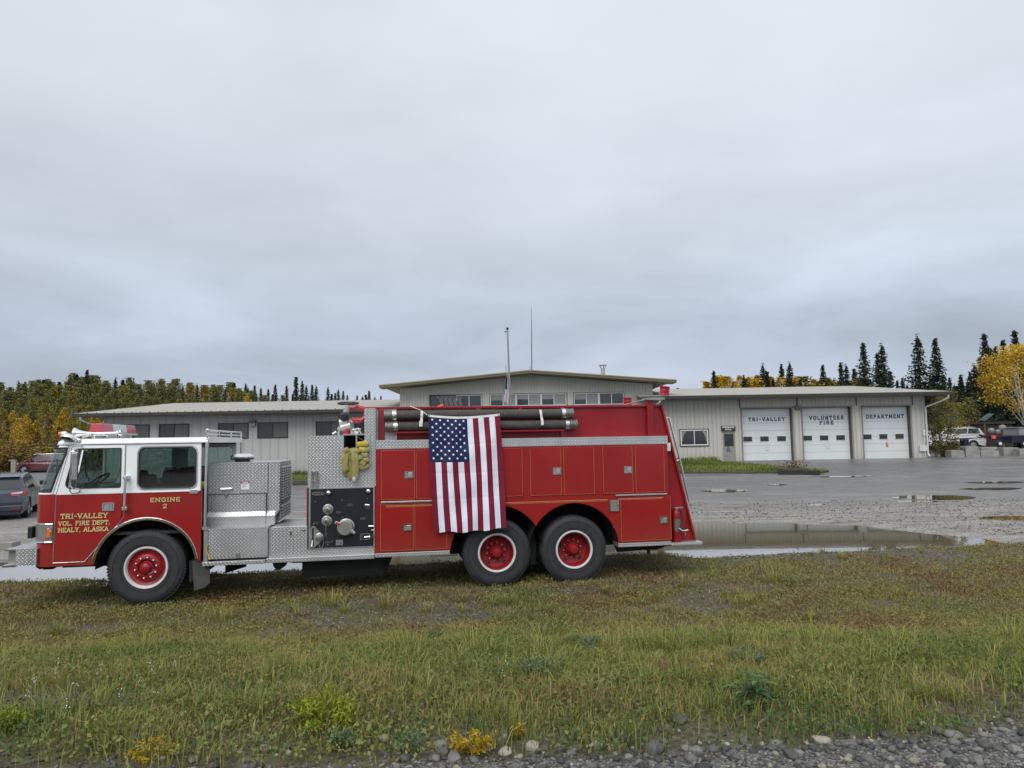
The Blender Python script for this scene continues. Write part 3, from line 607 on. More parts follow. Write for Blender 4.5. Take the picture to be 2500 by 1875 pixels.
# exhaust canister
a, b = P('K', 370, 400, 1.0), P('K', 635, 400, 1.0); cx_ = (a[0] + b[0]) / 2; rr = (b[0] - a[0]) / 2
m = MB(); m.m = 1; m.lathe([(rr * .62, 2.04), (rr * .62, 2.085), (rr * .94, 2.09), (rr * .96, 2.115)], (cx_, 1.0, 0), (0, 0, 1), 32); m.m = 0; m.lathe([(rr * .96, 2.112), (rr, 2.118), (rr, 2.135), (rr * .86, 2.165), (rr * .6, 2.185), (rr * .2, 2.19), (0, 2.19)], (cx_, 1.0, 0), (0, 0, 1), 32)
part(m, 'air_intake_cap', [CHROME, BLK])
m = MB(); a = P('K', 55, 690, .15); m.lathe([(.045, -.12), (.052, -.1), (.052, .02), (.04, .04)], (a[0] + .03, .15, a[1]), (1, 0, 0), 16); part(m, 'yellow_hose_end', YEL)
# lower boxes and running boards
m = MB(); m.prism(rect(-4.615, -3.765, .64, 1.085), 0, .9); b1 = part(m, 'step_box', DP, bevel=.006)
m = MB(); m.box(-4.617, -3.763, -.004, .5, 1.06, 1.09); m.box(-4.60, -3.78, -.006, 0, .67, 1.045); part(m, 'box_lid', DP, b1)
m = MB(); m.box(-4.68, -4.62, .0, .8, .62, 1.09); part(m, 'corner_plate', ALU)
m = MB(); m.prism(rect(-3.705, -3.19, .63, 1.085), 0, 1.1); b2 = part(m, 'step_box', DP, bevel=.006)
m = MB(); m.box(-3.19, -2.19, .0, .3, .63, .735); m.box(-3.76, -3.71, .04, .9, .62, 1.06); part(m, 'sill_plate', [DP])
a = P('K', 1030, 1215); m = MB(); m.box(a[0] - .012, a[0] + .012, -.02, 0, a[1] - .028, a[1] + .028); part(m, 'box_latch', CHROME, b2)
a = P('K', 1170, 1188); m = MB(); m.box(a[0] - .03, a[0] + .03, -.01, 0, a[1] - .005, a[1] + .005); part(m, 'box_label', DARK, b2)
for (a, b, c, d, e_, f_, n_) in ((-4.68, -3.79, .555, .612, -.06, .3, 'running_board'), (-3.775, -2.19, .56, .628, -.06, .3, 'running_board'), (-2.186, -1.03, .565, .628, -.01, .3, 'running_board'), (1.71, 2.62, .565, .628, -.01, .3, 'running_board'), (2.624, 3.165, .55, .60, 0, TW, 'tail_step')):
    m = MB(); m.prism(rect(a, b, c, d), e_, f_); part(m, n_, DP, bevel=.006)
m = MB(); q = [P('K', x, y, -.02) for x, y in ((122, 1345), (105, 1370), (108, 1410), (130, 1460), (150, 1505))]; m.tube([(a[0], -.02, a[1]) for a in q], .011, 7); part(m, 'yellow_cord', YEL)
# tank / muffler box under the pump
m = MB(); m.box(-3.30, -2.06, .3, 1.1, .26, .52); m.box(-3.28, -2.1, .28, .3, .30, .50); m.lathe([(0, -.1), (.09, -.08), (.1, .1), (0, .12)], (-3.62, .2, .52), (0, 1, 0), 16); m.prism([(-3.6, .56), (-2.0, .56), (-2.0, .50), (-3.4, .52)], .1, .3); m.prism([(-2.08, .55), (-1.9, .55), (-2.0, .3), (-2.06, .28)], .4, .6)
part(m, 'heat_pan', DARK)
# --- pump housing
m = MB(); m.m = 0; m.box(-3.19, -2.66, 0, TW, 1.655, 2.45); m.box(-2.66, -2.17, 0, .02, 1.655, 2.2); m.box(-2.66, -2.17, .45, TW, 1.655, 2.45); m.box(-2.34, -2.17, 0, .45, 2.2, 2.865); m.box(-2.17, -1.84, .19, .205, 2.365, 2.865)
ph = part(m, 'pump_housing', DP)
m = MB(); m.m = 0; m.box(-3.19, -2.18, .012, TW, .74, 1.65); m.m = 1; m.box(-3.205, -3.19, .01, .05, 1.02, 1.655)
part(m, 'pump_compartment', [DARK, RED], ph)
m = MB(); m.prism([rect(-3.17, -2.185, .735, 1.655), rect(-3.145, -2.205, .745, 1.635)], -.012, .01); pf = part(m, 'panel_frame', ALU)
m = MB(); m.box(-3.145, -2.205, -.004, .012, .745, 1.635); pp = part(m, 'pump_panel', BLACKP)
H = lambda x, y, d=0.0: P('H', x, y, d)
def disc(x, y, r, prof, name, mat, n=28):
    a = H(x, y); m = MB(); m.lathe([(q[0] * r, -.004 - q[1]) for q in prof], (a[0], 0, a[1]), n=n); return part(m, name, mat, pp)
for (x, y) in ((562, 580), (538, 803)):
    disc(x, y, .079, [(1, 0), (1, .01), (.93, .014), (.62, .014), (.6, .03), (.56, .045), (.3, .05), (.28, .062), (.1, .066), (0, .066)], 'discharge_cap', DALU)
    a = H(x - 12, y - 5); m = MB(); m.lathe([(.0, -.075), (.02, -.074), (.022, -.065)], (a[0], 0, a[1]), n=12)
    for i in range(6): th = R(60 * i + 15); m.lathe([(.0, -.022), (.006, -.02), (.006, -.014)], (a[0] + .009 + .068 * math.cos(th), 0, a[1] + .068 * math.sin(th)), n=6)
    part(m, 'cap_boss', CHROME, pp)
m = MB()
for (p_, q_) in (((550, 600), (556, 700)), ((522, 880), (524, 1118))): a, b = H(*p_), H(*q_); m.tube([(a[0], -.03, a[1]), (b[0], -.012, b[1])], .005, 5)
part(m, 'cap_chain', ALU, pp)
disc(910, 918, .128, [(1, 0), (1, .02), (.95, .026), (.86, .03), (.84, .055), (.8, .06)], 'steamer_flange', DALU, 36)
a = H(890, 925); m = MB(); m.lathe([(.118, -.03), (.118, -.075), (.112, -.088), (.1, -.092), (.098, -.086), (0, -.086)], (a[0], 0, a[1]), n=36); sc_ = part(m, 'steamer_cap', DALU, pp)
for (x, y, x2, y2, col) in ((790, 860, 715, 820, REDP), (1010, 975, 1072, 1025, ALU)):
    p_, q_ = H(x, y), H(x2, y2); v_ = (Vector(q_) - Vector(p_)).normalized(); n_ = Vector((-v_.y, v_.x)) * .017
    m = MB(); pl = [Vector(p_) - n_, Vector(q_) - n_ * .6, Vector(q_) + n_ * .6, Vector(p_) + n_]; m.prism([tuple(p) for p in pl], -.10, -.06); part(m, 'cap_lug', col, sc_)
    m = MB(); pl = [Vector(p_) - n_ * 1.3, Vector(q_) - n_ * .95 + v_ * .008, Vector(q_) + n_ * .95 + v_ * .008, Vector(p_) + n_ * 1.3]; m.prism([tuple(p) for p in pl], -.09, -.065); part(m, 'cap_lug_edge', WSTRAP, sc_)
# crosslay-valve bracket, bottom left
tri_ = [H(*p) for p in ((218, 1300), (222, 960), (250, 912), (300, 908), (478, 1090), (478, 1150), (290, 1325), (235, 1325))]
m = MB(); m.prism([tri_, [H(*p) for p in ((255, 1290), (255, 940), (285, 940), (285, 1290))]], -.02, -.003); vb = part(m, 'valve_plate', DALU, pp, bevel=.003)
a = H(395, 1110); m = MB(); m.lathe([(.062, -.02), (.062, -.04), (.045, -.05), (.04, -.06), (.02, -.065), (0, -.066)], (a[0], 0, a[1]), n=20); part(m, 'valve_cap', DALU, vb)
m = MB(); p_, q_ = H(265, 1170), H(250, 1290); m.tube([(p_[0], -.03, p_[1]), (q_[0], -.05, q_[1])], [.008, .014], 8); part(m, 'valve_handle', CHROME, vb)
m = MB(); q = [H(*p) for p in ((470, 1150), (478, 1230), (450, 1315), (410, 1320), (385, 1240))]; m.tube([(a[0], -.03, a[1]) for a in q], .003, 5); part(m, 'retaining_cable', ALU, vb)
# panel lights, badge, plates
for (x, y) in ((572, 262), (1338, 232)):
    a = H(x, y); m = MB(); m.lathe([(.036, 0), (.036, -.02), (.03, -.045), (.015, -.055), (0, -.056)], (a[0], 0, a[1]), n=16); part(m, 'panel_light', CHROME, pp)
a = H(372, 277); m = MB(); ov = [(a[0] + .094 * math.cos(R(t)), a[1] + .025 * math.sin(R(t))) for t in range(0, 360, 12)]; ov2 = [(a[0] + .084 * math.cos(R(t)), a[1] + .018 * math.sin(R(t))) for t in range(0, 360, 12)]
m.m = 0; m.prism([ov, ov2], -.008, -.004); m.m = 0; q = []
for i in range(15): q.append((a[0] - .05 + i * .0072, -.007, a[1] + .008 * math.sin(i * 1.9) * (1 if i < 12 else .4)))
m.tube(q, .0022, 4); part(m, 'oval_badge', ALU, pp)
for (x, y, w, h_) in ((980, 495, .036, .018), (768, 632, .036, .018), (1325, 535, .036, .018), (1230, 755, .036, .018), (325, 840, .036, .018), (556, 1212, .036, .016)):
    a = H(x, y); m = MB(); m.m = 0; m.prism([rect(a[0] - w, a[0] + w, a[1] - h_, a[1] + h_), rect(a[0] - w + .004, a[0] + w - .004, a[1] - h_ + .004, a[1] + h_ - .004)], -.007, -.003)
    for j in (-.4, .3): m.box(a[0] - w * .7, a[0] + w * .7, -.0062, -.0042, a[1] + j * h_ - .002, a[1] + j * h_ + .002)
    part(m, 'label_plate', M('label_grey', (.22, .22, .21), .4, .6, .1, 9), pp)
    m = MB(); m.lathe([(.010, -.004), (.010, -.03), (0, -.034)], (a[0] - .004, 0, a[1] + .045), n=10); part(m, 'control_knob', BLK, pp)
a, b = H(712, 1170), H(845, 1270); m = MB(); m.m = 0; m.box(a[0], b[0], -.008, -.004, b[1], a[1]); m.m = 1
for j in range(4): m.box(a[0] + .012, b[0] - .012, -.0095, -.008, a[1] - .018 - j * .022, a[1] - .012 - j * .022)
part(m, 'data_plate', [ALU, DARK], pp)
a, b = H(1180, 1052), H(1368, 1155); m = MB(); m.prism([rect(a[0], b[0], b[1], a[1]), rect(a[0] + .006, b[0] - .006, b[1] + .006, a[1] - .006)], -.012, -.004); bx = part(m, 'handle_box', ALU, pp)
m = MB(); p_, q_ = H(1262, 1110), H(1372, 1100); m.tube([(p_[0], -.03, p_[1]), (q_[0], -.04, q_[1])], .009, 8); p_, q_ = H(1222, 1065), H(1222, 1135); m.tube([(p_[0], -.03, p_[1]), (q_[0], -.03, q_[1])], .010, 8); part(m, 'lever', CHROME, bx)
m = MB()
for (p_, q_) in (((1345, 900), (1440, 895)), ((1400, 975), (1455, 975)), ((1275, 490), (1360, 492))): a, b = H(*p_), H(*q_); m.tube([(a[0], -.02, a[1]), (b[0], -.04, b[1])], .006, 6)
a = H(1425, 1100); m.prism([(a[0] - .02, a[1] - .03), (a[0] + .02, a[1] - .03), (a[0] + .012, a[1] + .035), (a[0] + .002, a[1] + .035)], -.05, -.02)
for (x, y, r_) in ((315, 430, .006), (832, 403, .006), (1320, 370, .006), (640, 1203, .008), (555, 1262, .01), (1298, 1170, .006), (838, 730, .005), (285, 868, .006)):
    a = H(x, y); m.lathe([(r_, -.004), (r_, -.012), (0, -.014)], (a[0], 0, a[1]), n=8)
part(m, 'fittings', CHROME, pp)
# hydrant wrench holder
for (x0_, x1_) in ((135, 175), (215, 250)):
    m = MB(); a, b = P('I', x0_, 1310), P('I', x1_, 1500); m.tube([(a[0] + .01, -.03, a[1]), (a[0] + .01, -.03, b[1] - .02)], .011, 6); m.tube([(a[0] + .035, -.04, a[1] - .02), (a[0] + .035, -.03, b[1])], .007, 6)
    c = P('I', (x0_ + x1_) / 2 - 5, 1590); t_ = P('I', (x0_ + x1_) / 2, 1490)
    m.prism([[(c[0] - .026, c[1]), (c[0] + .026, c[1]), (t_[0] + .008, t_[1]), (t_[0] - .008, t_[1])], [(c[0] - .007, c[1] + .03), (c[0] + .007, c[1] + .03), (c[0] + .003, c[1] + .065), (c[0] - .003, c[1] + .065)]], -.035, -.02); part(m, 'spanner_wrench', CHROME)
m = MB(); a, b = P('I', 130, 1325), P('I', 250, 1325); m.box(a[0], b[0], -.03, 0, a[1] - .012, a[1] + .012); a = P('I', 130, 1495); m.box(a[0], b[0], -.03, 0, a[1] - .01, a[1] + .01); part(m, 'wrench_bracket', DALU)
# crosslay opening with posts, divider and floor
m = MB(); m.box(-2.665, -2.33, -.01, .46, 2.45, 2.468)
for x in (676, 900, 1118): a = P('I', x, 720); m.box(a[0] - .010, a[0] + .010, -.012, .012, 2.20 if x == 900 else P('I', x, 1075)[1], 2.45)
a = P('I', 920, 740); b = P('I', 1035, 810); m.tube([(a[0], .05, a[1]), (b[0], .05, b[1])], .006, 5); part(m, 'hose_bed_frame', ALU)
m = MB(); m.box(-2.66, -2.34, .02, .45, 2.0, 2.2); m.box(-2.655, -2.35, .43, .449, 2.2, 2.45); part(m, 'hose_bed_floor', M('hose_bed_lining', (.045, .03, .03), .8, 0, .3, 8))
# --- deck gun
GD = .6
I3 = lambda x, y, d=GD: (P('I', x, y, d)[0], d, P('I', x, y, d)[1])
m = MB(); c = I3(760, 170); m.lathe([(.155 + .02 * math.cos(R(a)), .02 * math.sin(R(a))) for a in range(0, 361, 45)], c, (.0, -.12, 1), 32)
for i in range(3): a = R(120 * i + 20); m.tube([c, (c[0] + .15 * math.cos(a), c[1] + .15 * math.sin(a), c[2])], .010, 5)
gun = empty('deck_gun', (0, 0, 0)); gun.parent = tr
m.build('hand_wheel', BLK, gun)
m = MB(); pth = [I3(x, y) for x, y in ((735, 300), (760, 265), (830, 245), (930, 245), (1010, 262), (1060, 310), (1070, 370), (1040, 425), (985, 455), (900, 460), (850, 450), (810, 445))]
m.tube(pth, [.042, .042, .042, .042, .044, .045, .045, .044, .042, .038, .036, .036], 14); m.tube([I3(870, 455), I3(940, 460)], .052, 14); m.tube([I3(740, 590), I3(735, 700)], .055, 14); m.build('gun_pipe', M('gun_red', (.42, .012, .03), .35, 0, .1, 6, .4), gun)
m = MB(); m.tube([I3(765, 235), I3(720, 330)], .05, 14); m.tube([I3(800, 180), I3(800, 235)], .042, 12); m.tube([I3(610, 500), I3(740, 490)], [.062, .075], 14); m.tube([I3(640, 590), I3(800, 540)], .07, 14); m.tube([I3(590, 580), I3(640, 620)], .04, 10); m.tube([I3(770, 470), I3(830, 490)], .035, 10); m.tube([I3(600, 640), I3(600, 720)], .022, 8)
m.tube([I3(800, 600), I3(830, 690)], .022, 8); m.tube([I3(830, 620), I3(930, 600), I3(985, 690)], .018, 8); m.tube([I3(860, 660), I3(930, 680)], .04, 8); m.tube([I3(920, 590), I3(975, 605)], .01, 6); m.tube([I3(500, 690), I3(560, 650)], .022, 8)
m.build('gun_body', M('white_alloy', (.48, .48, .46), .35, .45, .1, 9), gun)
m = MB(); c = I3(695, 395, GD - .08); m.lathe([(0, -.03), (.03, -.032), (.035, -.02), (.06, -.02), (.075, -.01), (.079, .01), (.07, .04), (.05, .06)], c, (0, 1, 0), 24)
m.tube([I3(590, 440), I3(600, 480)], .016, 8); m.tube([I3(868, 388), I3(900, 412), I3(925, 390)], .008, 6); m.tube([I3(510, 640), I3(540, 665)], .014, 6); m.build('gun_nozzle', BLK, gun)
# --- tank body
def body_side(d0, d1):
    th = math.degrees(math.acos((R2[0] - R1[0]) / 2 / .745)); zb = .63; a_ = math.degrees(math.asin((zb - .555) / .745))
    pts = [(-2.19, zb)] + arc(R1[0], R1[1], .745, 180 - a_, th, 22) + arc(R2[0], R2[1], .745, 180 - th, a_, 22)[1:] + [(2.605, zb), (2.605, 2.225), (-2.165, 2.225)]
    m = MB(); m.prism(pts, d0, d1); return m
part(body_side(0, .03), 'body_side', RED, bevel=.004); part(body_side(TW - .03, TW), 'body_side', RED)
for c in (R1, R2): liner(c, .745, .03, .9, 5, 175); liner(c, .745, TW - .9, TW - .03, 5, 175)
m = MB(); m.box(-2.16, 2.60, .03, TW - .03, 1.32, 2.2); m.box(2.55, 2.60, .03, TW - .03, .64, 2.2); m.box(-2.18, -2.14, .03, TW - .03, .64, 2.2); m.box(-2.1, 2.55, .21, TW - .21, 2.2, 2.82); part(m, 'water_tank', RED2)
m = MB(); m.box(-2.165, 2.615, -.006, .22, 2.228, 2.362); part(m, 'catwalk_plate', DP, bevel=.004)
# upper coaming
m = MB(); m.box(-2.05, 2.56, .205, .24, 2.362, 2.86); m.box(-2.05, 2.56, TW - .24, TW - .205, 2.362, 2.86); part(m, 'upper_wall', RED2)
m = MB(); m.box(-2.345, 2.565, .165, .26, 2.862, 2.895)
for a, b in ((-2.135, -2.03), (.13, .19), (.83, .90)): m.box(a, b, .165, .2049, 2.362 if a != .13 else 2.78, 2.86)
x0, x1 = P('C', 870, 110, .17)[0], P('C', 905, 110, .17)[0]; m.box(x0, x1, .165, .2049, 2.75, 2.86)
part(m, 'coaming_rail', RED, bevel=.004)
m = MB(); m.box(2.32, 2.43, .12, .2, 2.365, 2.965); part(m, 'corner_post', RED2, bevel=.004)
m = MB(); m.box(2.30, 2.62, .08, .32, 2.968, 3.01); m.tube([(2.30, .15, 2.98), (2.02, .5, 2.90)], .012, 6); part(m, 'beacon_bracket', DALU)
def beacon(s, d, z, tilt):
    m = MB(); m.lathe([(0, -.075), (.085, -.075), (.085, -.055), (.078, -.05), (.082, .06), (.09, .075), (0, .078)], (s, d, z), (tilt, 0, 1), 22); m.lathe([(.0805, .0), (.0835, .004), (.0835, .012), (.0805, .016)], (s, d, z), (tilt, 0, 1), 22); return part(m, 'beacon', REDP)
a = P('D', 990, 107, .2); beacon(a[0], .2, a[1] + .0, .12); a = P('D', 712, 185, 2.1); beacon(a[0], 2.1, a[1], 0)
# slanted tail
p1_, p2_ = (2.61, 2.895), (3.13, .605)
for d_ in (.22, TW - .25): m = MB(); m.prism([(2.53, .605), p2_, p1_, (2.50, 2.895)], d_, d_ + .03); tl = part(m, 'tail_side', RED2)
m = MB(); m.prism([p1_, p2_, (p2_[0] - .03, p2_[1]), (p1_[0] - .03, p1_[1])], .16, TW - .16); part(m, 'tail_panel', RED)
m = MB(); a = P('D', 1018, 490, .05); m.box(2.62, 2.70, .1, .2199, P('D', 1030, 555, .1)[1], P('D', 1020, 495, .1)[1]); part(m, 'tail_bracket', WHITE)
m = MB(); a = P('D', 1045, 1015, .1); m.lathe([(0, -.012), (.07, -.008), (.075, 0)], (2.66, .5, a[1] + .01), (1, 0, 0), 16); a = P('D', 1040, 925, .1)
m.box(2.607, 2.625, .04, .12, a[1] - .03, a[1] + .03); part(m, 'reflector', M('amber_pink_reflector', (.6, .25, .2), .3, 0, .1, 12))
# grab rail at the tail
m = MB(); t_ = P('D', 1025, 315, .5); b_ = P('D', 1175, 940, .5); md = P('D', 1105, 622, .5)
m.tube([(t_[0] - .07, .5, t_[1] + .01), (t_[0], .5, t_[1] + .02), (md[0], .5, md[1]), (b_[0], .5, b_[1]), (b_[0] - .07, .5, b_[1] - .01)], .02, 8)
m.tube([(md[0], .5, md[1]), (md[0] - .08, .5, md[1] - .02)], .016, 8); part(m, 'grab_rail', ALU)
m = MB(); m.tube([(t_[0], 1.9, t_[1] + .02), (b_[0], 1.9, b_[1])], .02, 8); part(m, 'grab_rail', ALU)
for (x, y) in ((970, 120),): pass
m = MB(); a = P('B', 920, 560, TW); b = P('B', 965, 710, TW); m.tube([(-3.19, TW + .0, a[1]), (-3.19 - .16, TW + .02, a[1]), (-3.35, TW + .02, b[1]), (-3.19, TW + .0, b[1] + .01)], .022, 8); part(m, 'grab_rail', ALU)
# compartment doors
def cdoor(k, xl, xr, yt, yb, hx=None, top=None, bot=None, name='compartment_door'):
    a, b = P(k, xl, yt), P(k, xr, yb); t_ = top or a[1]; u_ = bot or b[1]
    m = MB(); m.box(a[0], b[0], -.013, -.001, u_, t_); o = part(m, name, RED, bevel=.005)
    m = MB(); m.box(a[0] + .007, a[0] + .0088, -.0138, -.013, u_ + .01, t_ - .01); m.box(b[0] - .0088, b[0] - .007, -.0138, -.013, u_ + .01, t_ - .01); m.box(a[0] + .01, b[0] - .01, -.0138, -.013, u_ + .007, u_ + .0088); part(m, 'pinstripe', GOLD, o)
    return o
TU, BU, TL, BL = 2.205, 1.435, 1.375, .655
ds = {}
for i, (k, xl, xr) in enumerate((('C', 97, 377), ('C', 380, 660), ('C', 860, 1252), ('C', 1303, 1567), ('D', 226, 468), ('D', 520, 757), ('D', 762, 995))):
    ds[i] = cdoor(k, xl, xr, 500, 860, top=TU, bot=BU)
ds[10] = cdoor('C', 92, 366, 1000, 1200, top=TL, bot=BL); ds[11] = cdoor('C', 370, 638, 1000, 1200, top=TL, bot=BL); ds[12] = cdoor('D', 657, 1040, 1000, 1100, top=TL, bot=BL)
def cl(k, xl, xr, yt, yb, par):
    a, b = P(k, xl, yt), P(k, xr, yb); m = MB(); m.prism([rrect(a[0], b[0], b[1], a[1], .012), rrect(a[0] + .014, b[0] - .014, b[1] + .014, a[1] - .014, .006)], -.026, -.0135); o = part(m, 'latch', CHROME, par)
    m = MB(); m.box(a[0] + .014, b[0] - .014, -.017, -.0135, b[1] + .014, a[1] - .014); part(m, 'latch_recess', DALU, o)
    c = (a[0] + b[0]) / 2 + .01; m = MB(); m.box(c - .02, b[0] - .02, -.03, -.017, b[1] + .022, a[1] - .022); part(m, 'latch_paddle', ALU, o, bevel=.004)
cl('C', 290, 362, 632, 687, ds[0]); cl('C', 1490, 1558, 602, 658, ds[3]); cl('D', 683, 744, 670, 722, ds[5]); cl('C', 278, 351, 1058, 1114, ds[10]); cl('D', 949, 1012, 1048, 1098, ds[12])
m = MB(); m.box(-2.09, -.9, -.028, -.001, 1.392, 1.416); m.box(1.68, 2.56, -.028, -.001, 1.392, 1.416); part(m, 'drip_moulding', ALU, bevel=.004)
m = MB(); z = P('C', 1300, 882)[1]
m.box(-2.02, -.95, -.0148, -.013, 1.345, 1.350); m.box(-2.0, -.95, -.0148, -.013, 1.330, 1.333); m.box(1.72, 2.50, -.0148, -.013, 1.345, 1.350); m.box(1.72, 2.47, -.0148, -.013, 1.330, 1.333)
m.box(-.9, 1.55, -.002, 0, z, z + .005); m.box(-.9, 1.55, -.002, 0, z - .018, z - .015); part(m, 'pinstripe', GOLD)
a, b = P('D', 576, 925), P('D', 648, 1006); m = MB(); m.prism(rrect(a[0], b[0], b[1], a[1], .01), -.018, 0); fd = part(m, 'fuel_door', DALU)
m = MB(); m.box(b[0] - .03, b[0] - .006, -.034, -.018, (a[1] + b[1]) / 2 - .012, (a[1] + b[1]) / 2 + .018); m.box(a[0], a[0] + .012, -.026, -.018, b[1], a[1]); part(m, 'fuel_door_latch', CHROME, fd)
m = MB(); m.prism([(1.75, .56), (3.0, .56), (2.4, .46), (1.8, .44)], .3, .4); m.box(2.3, 2.34, .25, .3, .4, .56); m.prism([(2.5, .55), (3.0, .55), (2.55, .42), (2.45, .42)], .5, .56); part(m, 'rear_frame', DARK)
# =================== things carried by the truck (top-level, placed in truck coordinates)
TM = Matrix.Translation((TO.x, TO.y, 0)) @ Matrix.Rotation(TH, 4, 'Z')
def carried(o, *a): o.matrix_world = TM; o.rotation_mode = 'XYZ'; return tag(o, *a)
def suction(s0, s1, z, label):
    e = carried(empty('suction_hose'), label, 'suction hose', 'suction hoses'); m = MB(); r = .074; n = int((s1 - s0 - .24) / .024)
    prof = [(0, 0), (r, 0)]
    for i in range(n): x = .0 + i * .024; prof += [(r - .006, x), (r + .003, x + .008), (r + .003, x + .015), (r - .006, x + .0235)]
    prof += [(0, n * .024)]; m.lathe(prof, (s0 + .12, .09, z), (1, 0, 0), 20); h = m.build('hose', GREYR, e)
    for s in (s0, s1 - .12):
        m = MB(); m.lathe([(0, 0), (.06, 0), (.082, .005), (.085, .03), (.078, .035), (.078, .10), (.086, .105), (.086, .125), (.0, .13)], (s, .09, z), (1, 0, 0), 22); cpl = m.build('coupling', M('coupling_grey', (.16, .155, .145), .5, .5, .2, 9), e)
        m = MB(); ss = s + (.13 if s == s0 else -.07); m.lathe([(.078, 0), (.0825, .002), (.0825, .065), (.078, .067)], (ss, .09, z), (1, 0, 0), 22); m.box(ss + .02, ss + .045, -.005, .01, z - .02, z + .02); m.build('clamp', ALU, cpl)
    return e
z1_, z2_ = P('C', 300, 172, .09)[1], P('C', 300, 263, .09)[1]
suction(P('C', 122, 175, .09)[0], P('D', 300, 275, .09)[0], 2.755, 'ribbed dark suction hose, the upper of the two above the flag truck side')
suction(P('C', 132, 280, .09)[0], P('D', 328, 365, .09)[0], 2.575, 'ribbed dark suction hose, the lower of the two along the truck side')
m = MB(); m.box(-1.9, .86, .03, .2, 2.47, 2.495); part(m, 'hose_tray', RED2)
def strap(k, xt, yt, xb, yb):
    a, b = P(k, xt, yt, 0), P(k, xb, yb, 0); m = MB(); n = 8
    rows = [[(a[0] + (b[0] - a[0]) * i / n + q, -.004 - .012 * abs(math.sin(i / n * 2 * math.pi)), a[1] + (b[1] - a[1]) * i / n) for q in (-.02, .02)] for i in range(n + 1)]
    m.grid(rows); m.grid([[(p[0], p[1] - .004, p[2]) for p in r_] for r_ in rows]); m.box(a[0] - .02, a[0] + .02, -.004, .17, a[1] - .004, a[1]); m.box(b[0] - .03, b[0] + .01, -.02, -.006, b[1], b[1] + .09)
    return part(m, 'strap', WSTRAP, recalc=False)
strap('C', 432, 145, 425, 270); strap('D', 58, 248, 77, 362)
m = MB(); pts = [P('C', x, y, -.02) for x, y in ((335, 100), (380, 120), (430, 140), (475, 178))]; m.tube([(a[0], .1 - .15 * i / 3, a[1]) for i, a in enumerate(pts)], .005, 5)
rp = carried(m.build('rope', WSTRAP), 'thin white cord holding the flag corner to the top of the truck', 'rope')
# ---- flag
def flag_mat():
    m, n, b = nodes('flag_cloth'); uv = n.nodes.new('ShaderNodeUVMap'); uv.uv_map = 'UVMap'; s = n.nodes.new('ShaderNodeSeparateXYZ'); n.links.new(uv.outputs[0], s.inputs[0])
    st = mth(n, 'FLOORED_MODULO', mth(n, 'FLOOR', mth(n, 'MULTIPLY', s.outputs[0], 13.0)), 2.0)
    col = mixc(n, st, (.17, .010, .028), (.70, .71, .80))
    ca = mth(n, 'MULTIPLY', mth(n, 'LESS_THAN', s.outputs[0], 7 / 13), mth(n, 'LESS_THAN', s.outputs[1], .405))
    col = mixc(n, ca, col, (.012, .02, .075)); n.links.new(col, b.inputs['Base Color']); b.inputs['Roughness'].default_value = .6; b.inputs['Specular IOR Level'].default_value = .2
    c = n.nodes.new('ShaderNodeTexCoord'); bump(n, b, noise(n, 9, 4, .6, c.outputs['Object']), .25, .02); return m
FL = flag_mat(); STAR = M('star_white', (.78, .78, .84), .6, 0, .04, 9)
def make_flag(corner, wave, nu=66, nv=110, stars=True, parent=None, name='flag_cloth'):
    """corner(u,v)->(s,z), wave(u,v)->depth"""
    pos = lambda u, v: (corner(u, v)[0], wave(u, v), corner(u, v)[1])
    me = bpy.data.meshes.new(name); vs = [pos(i / nu, j / nv) for j in range(nv + 1) for i in range(nu + 1)]
    fs = [(j * (nu + 1) + i, (j + 1) * (nu + 1) + i, (j + 1) * (nu + 1) + i + 1, j * (nu + 1) + i + 1) for j in range(nv) for i in range(nu)]
    me.from_pydata(vs, [], fs); uvl = me.uv_layers.new(name='UVMap')
    for p in me.polygons:
        p.use_smooth = True
        for li in p.loop_indices: vi = me.loops[li].vertex_index; uvl.data[li].uv = ((vi % (nu + 1)) / nu, (vi // (nu + 1)) / nv)
    me.materials.append(FL); o = bpy.data.objects.new(name, me); COL.objects.link(o); o.parent = parent
    if stars:
        m = MB()
        for r_ in range(11):
            for c in range(9):
                if (r_ + c) % 2: continue
                u = 7 / 13 * (c + 1) / 10; v = .405 * (r_ + 1) / 12
                c0 = Vector(pos(u, v)); du = (Vector(pos(u + .01, v)) - Vector(pos(u - .01, v))).normalized(); dv = (Vector(pos(u, v - .01)) - Vector(pos(u, v + .01))).normalized()
                nn = du.cross(dv).normalized(); nn = nn if nn.y < 0 else -nn; R_ = .0235; vv = [c0 + nn * .004]
                for q in range(10):
                    rr = R_ if q % 2 == 0 else R_ * .42; t_ = R(36 * q + 8); vv.append(c0 + nn * .003 + du * rr * math.sin(t_) + dv * rr * math.cos(t_))
                m.add(vv, [(0, q + 1, (q + 1) % 10 + 1) for q in range(10)], False)
        m.build('stars', STAR, o, recalc=False)
    return o
fc = [P('C', 482, 180, -.06), P('C', 1060, 172, -.06), P('C', 1110, 1083, -.06), P('C', 528, 1120, -.06)]
def fcor(u, v):
    a = Vector(fc[0]).lerp(Vector(fc[1]), u); b = Vector(fc[3]).lerp(Vector(fc[2]), u); p = a.lerp(b, v)
    sag = .038 * math.sin(math.pi * u) * (1 - v) ** 2 * (1.15 - .3 * u); hem = .03 * math.sin(math.pi * u) * v ** 3 + .012 * math.sin(u * 20) * v ** 4
    xs = .012 * math.sin(v * 5 + u * 9) * v * (1 - abs(2 * u - 1)) - .02 * math.sin(v * math.pi) * (1 - 2 * u) * .6
    return p.x + xs, p.y - sag - hem
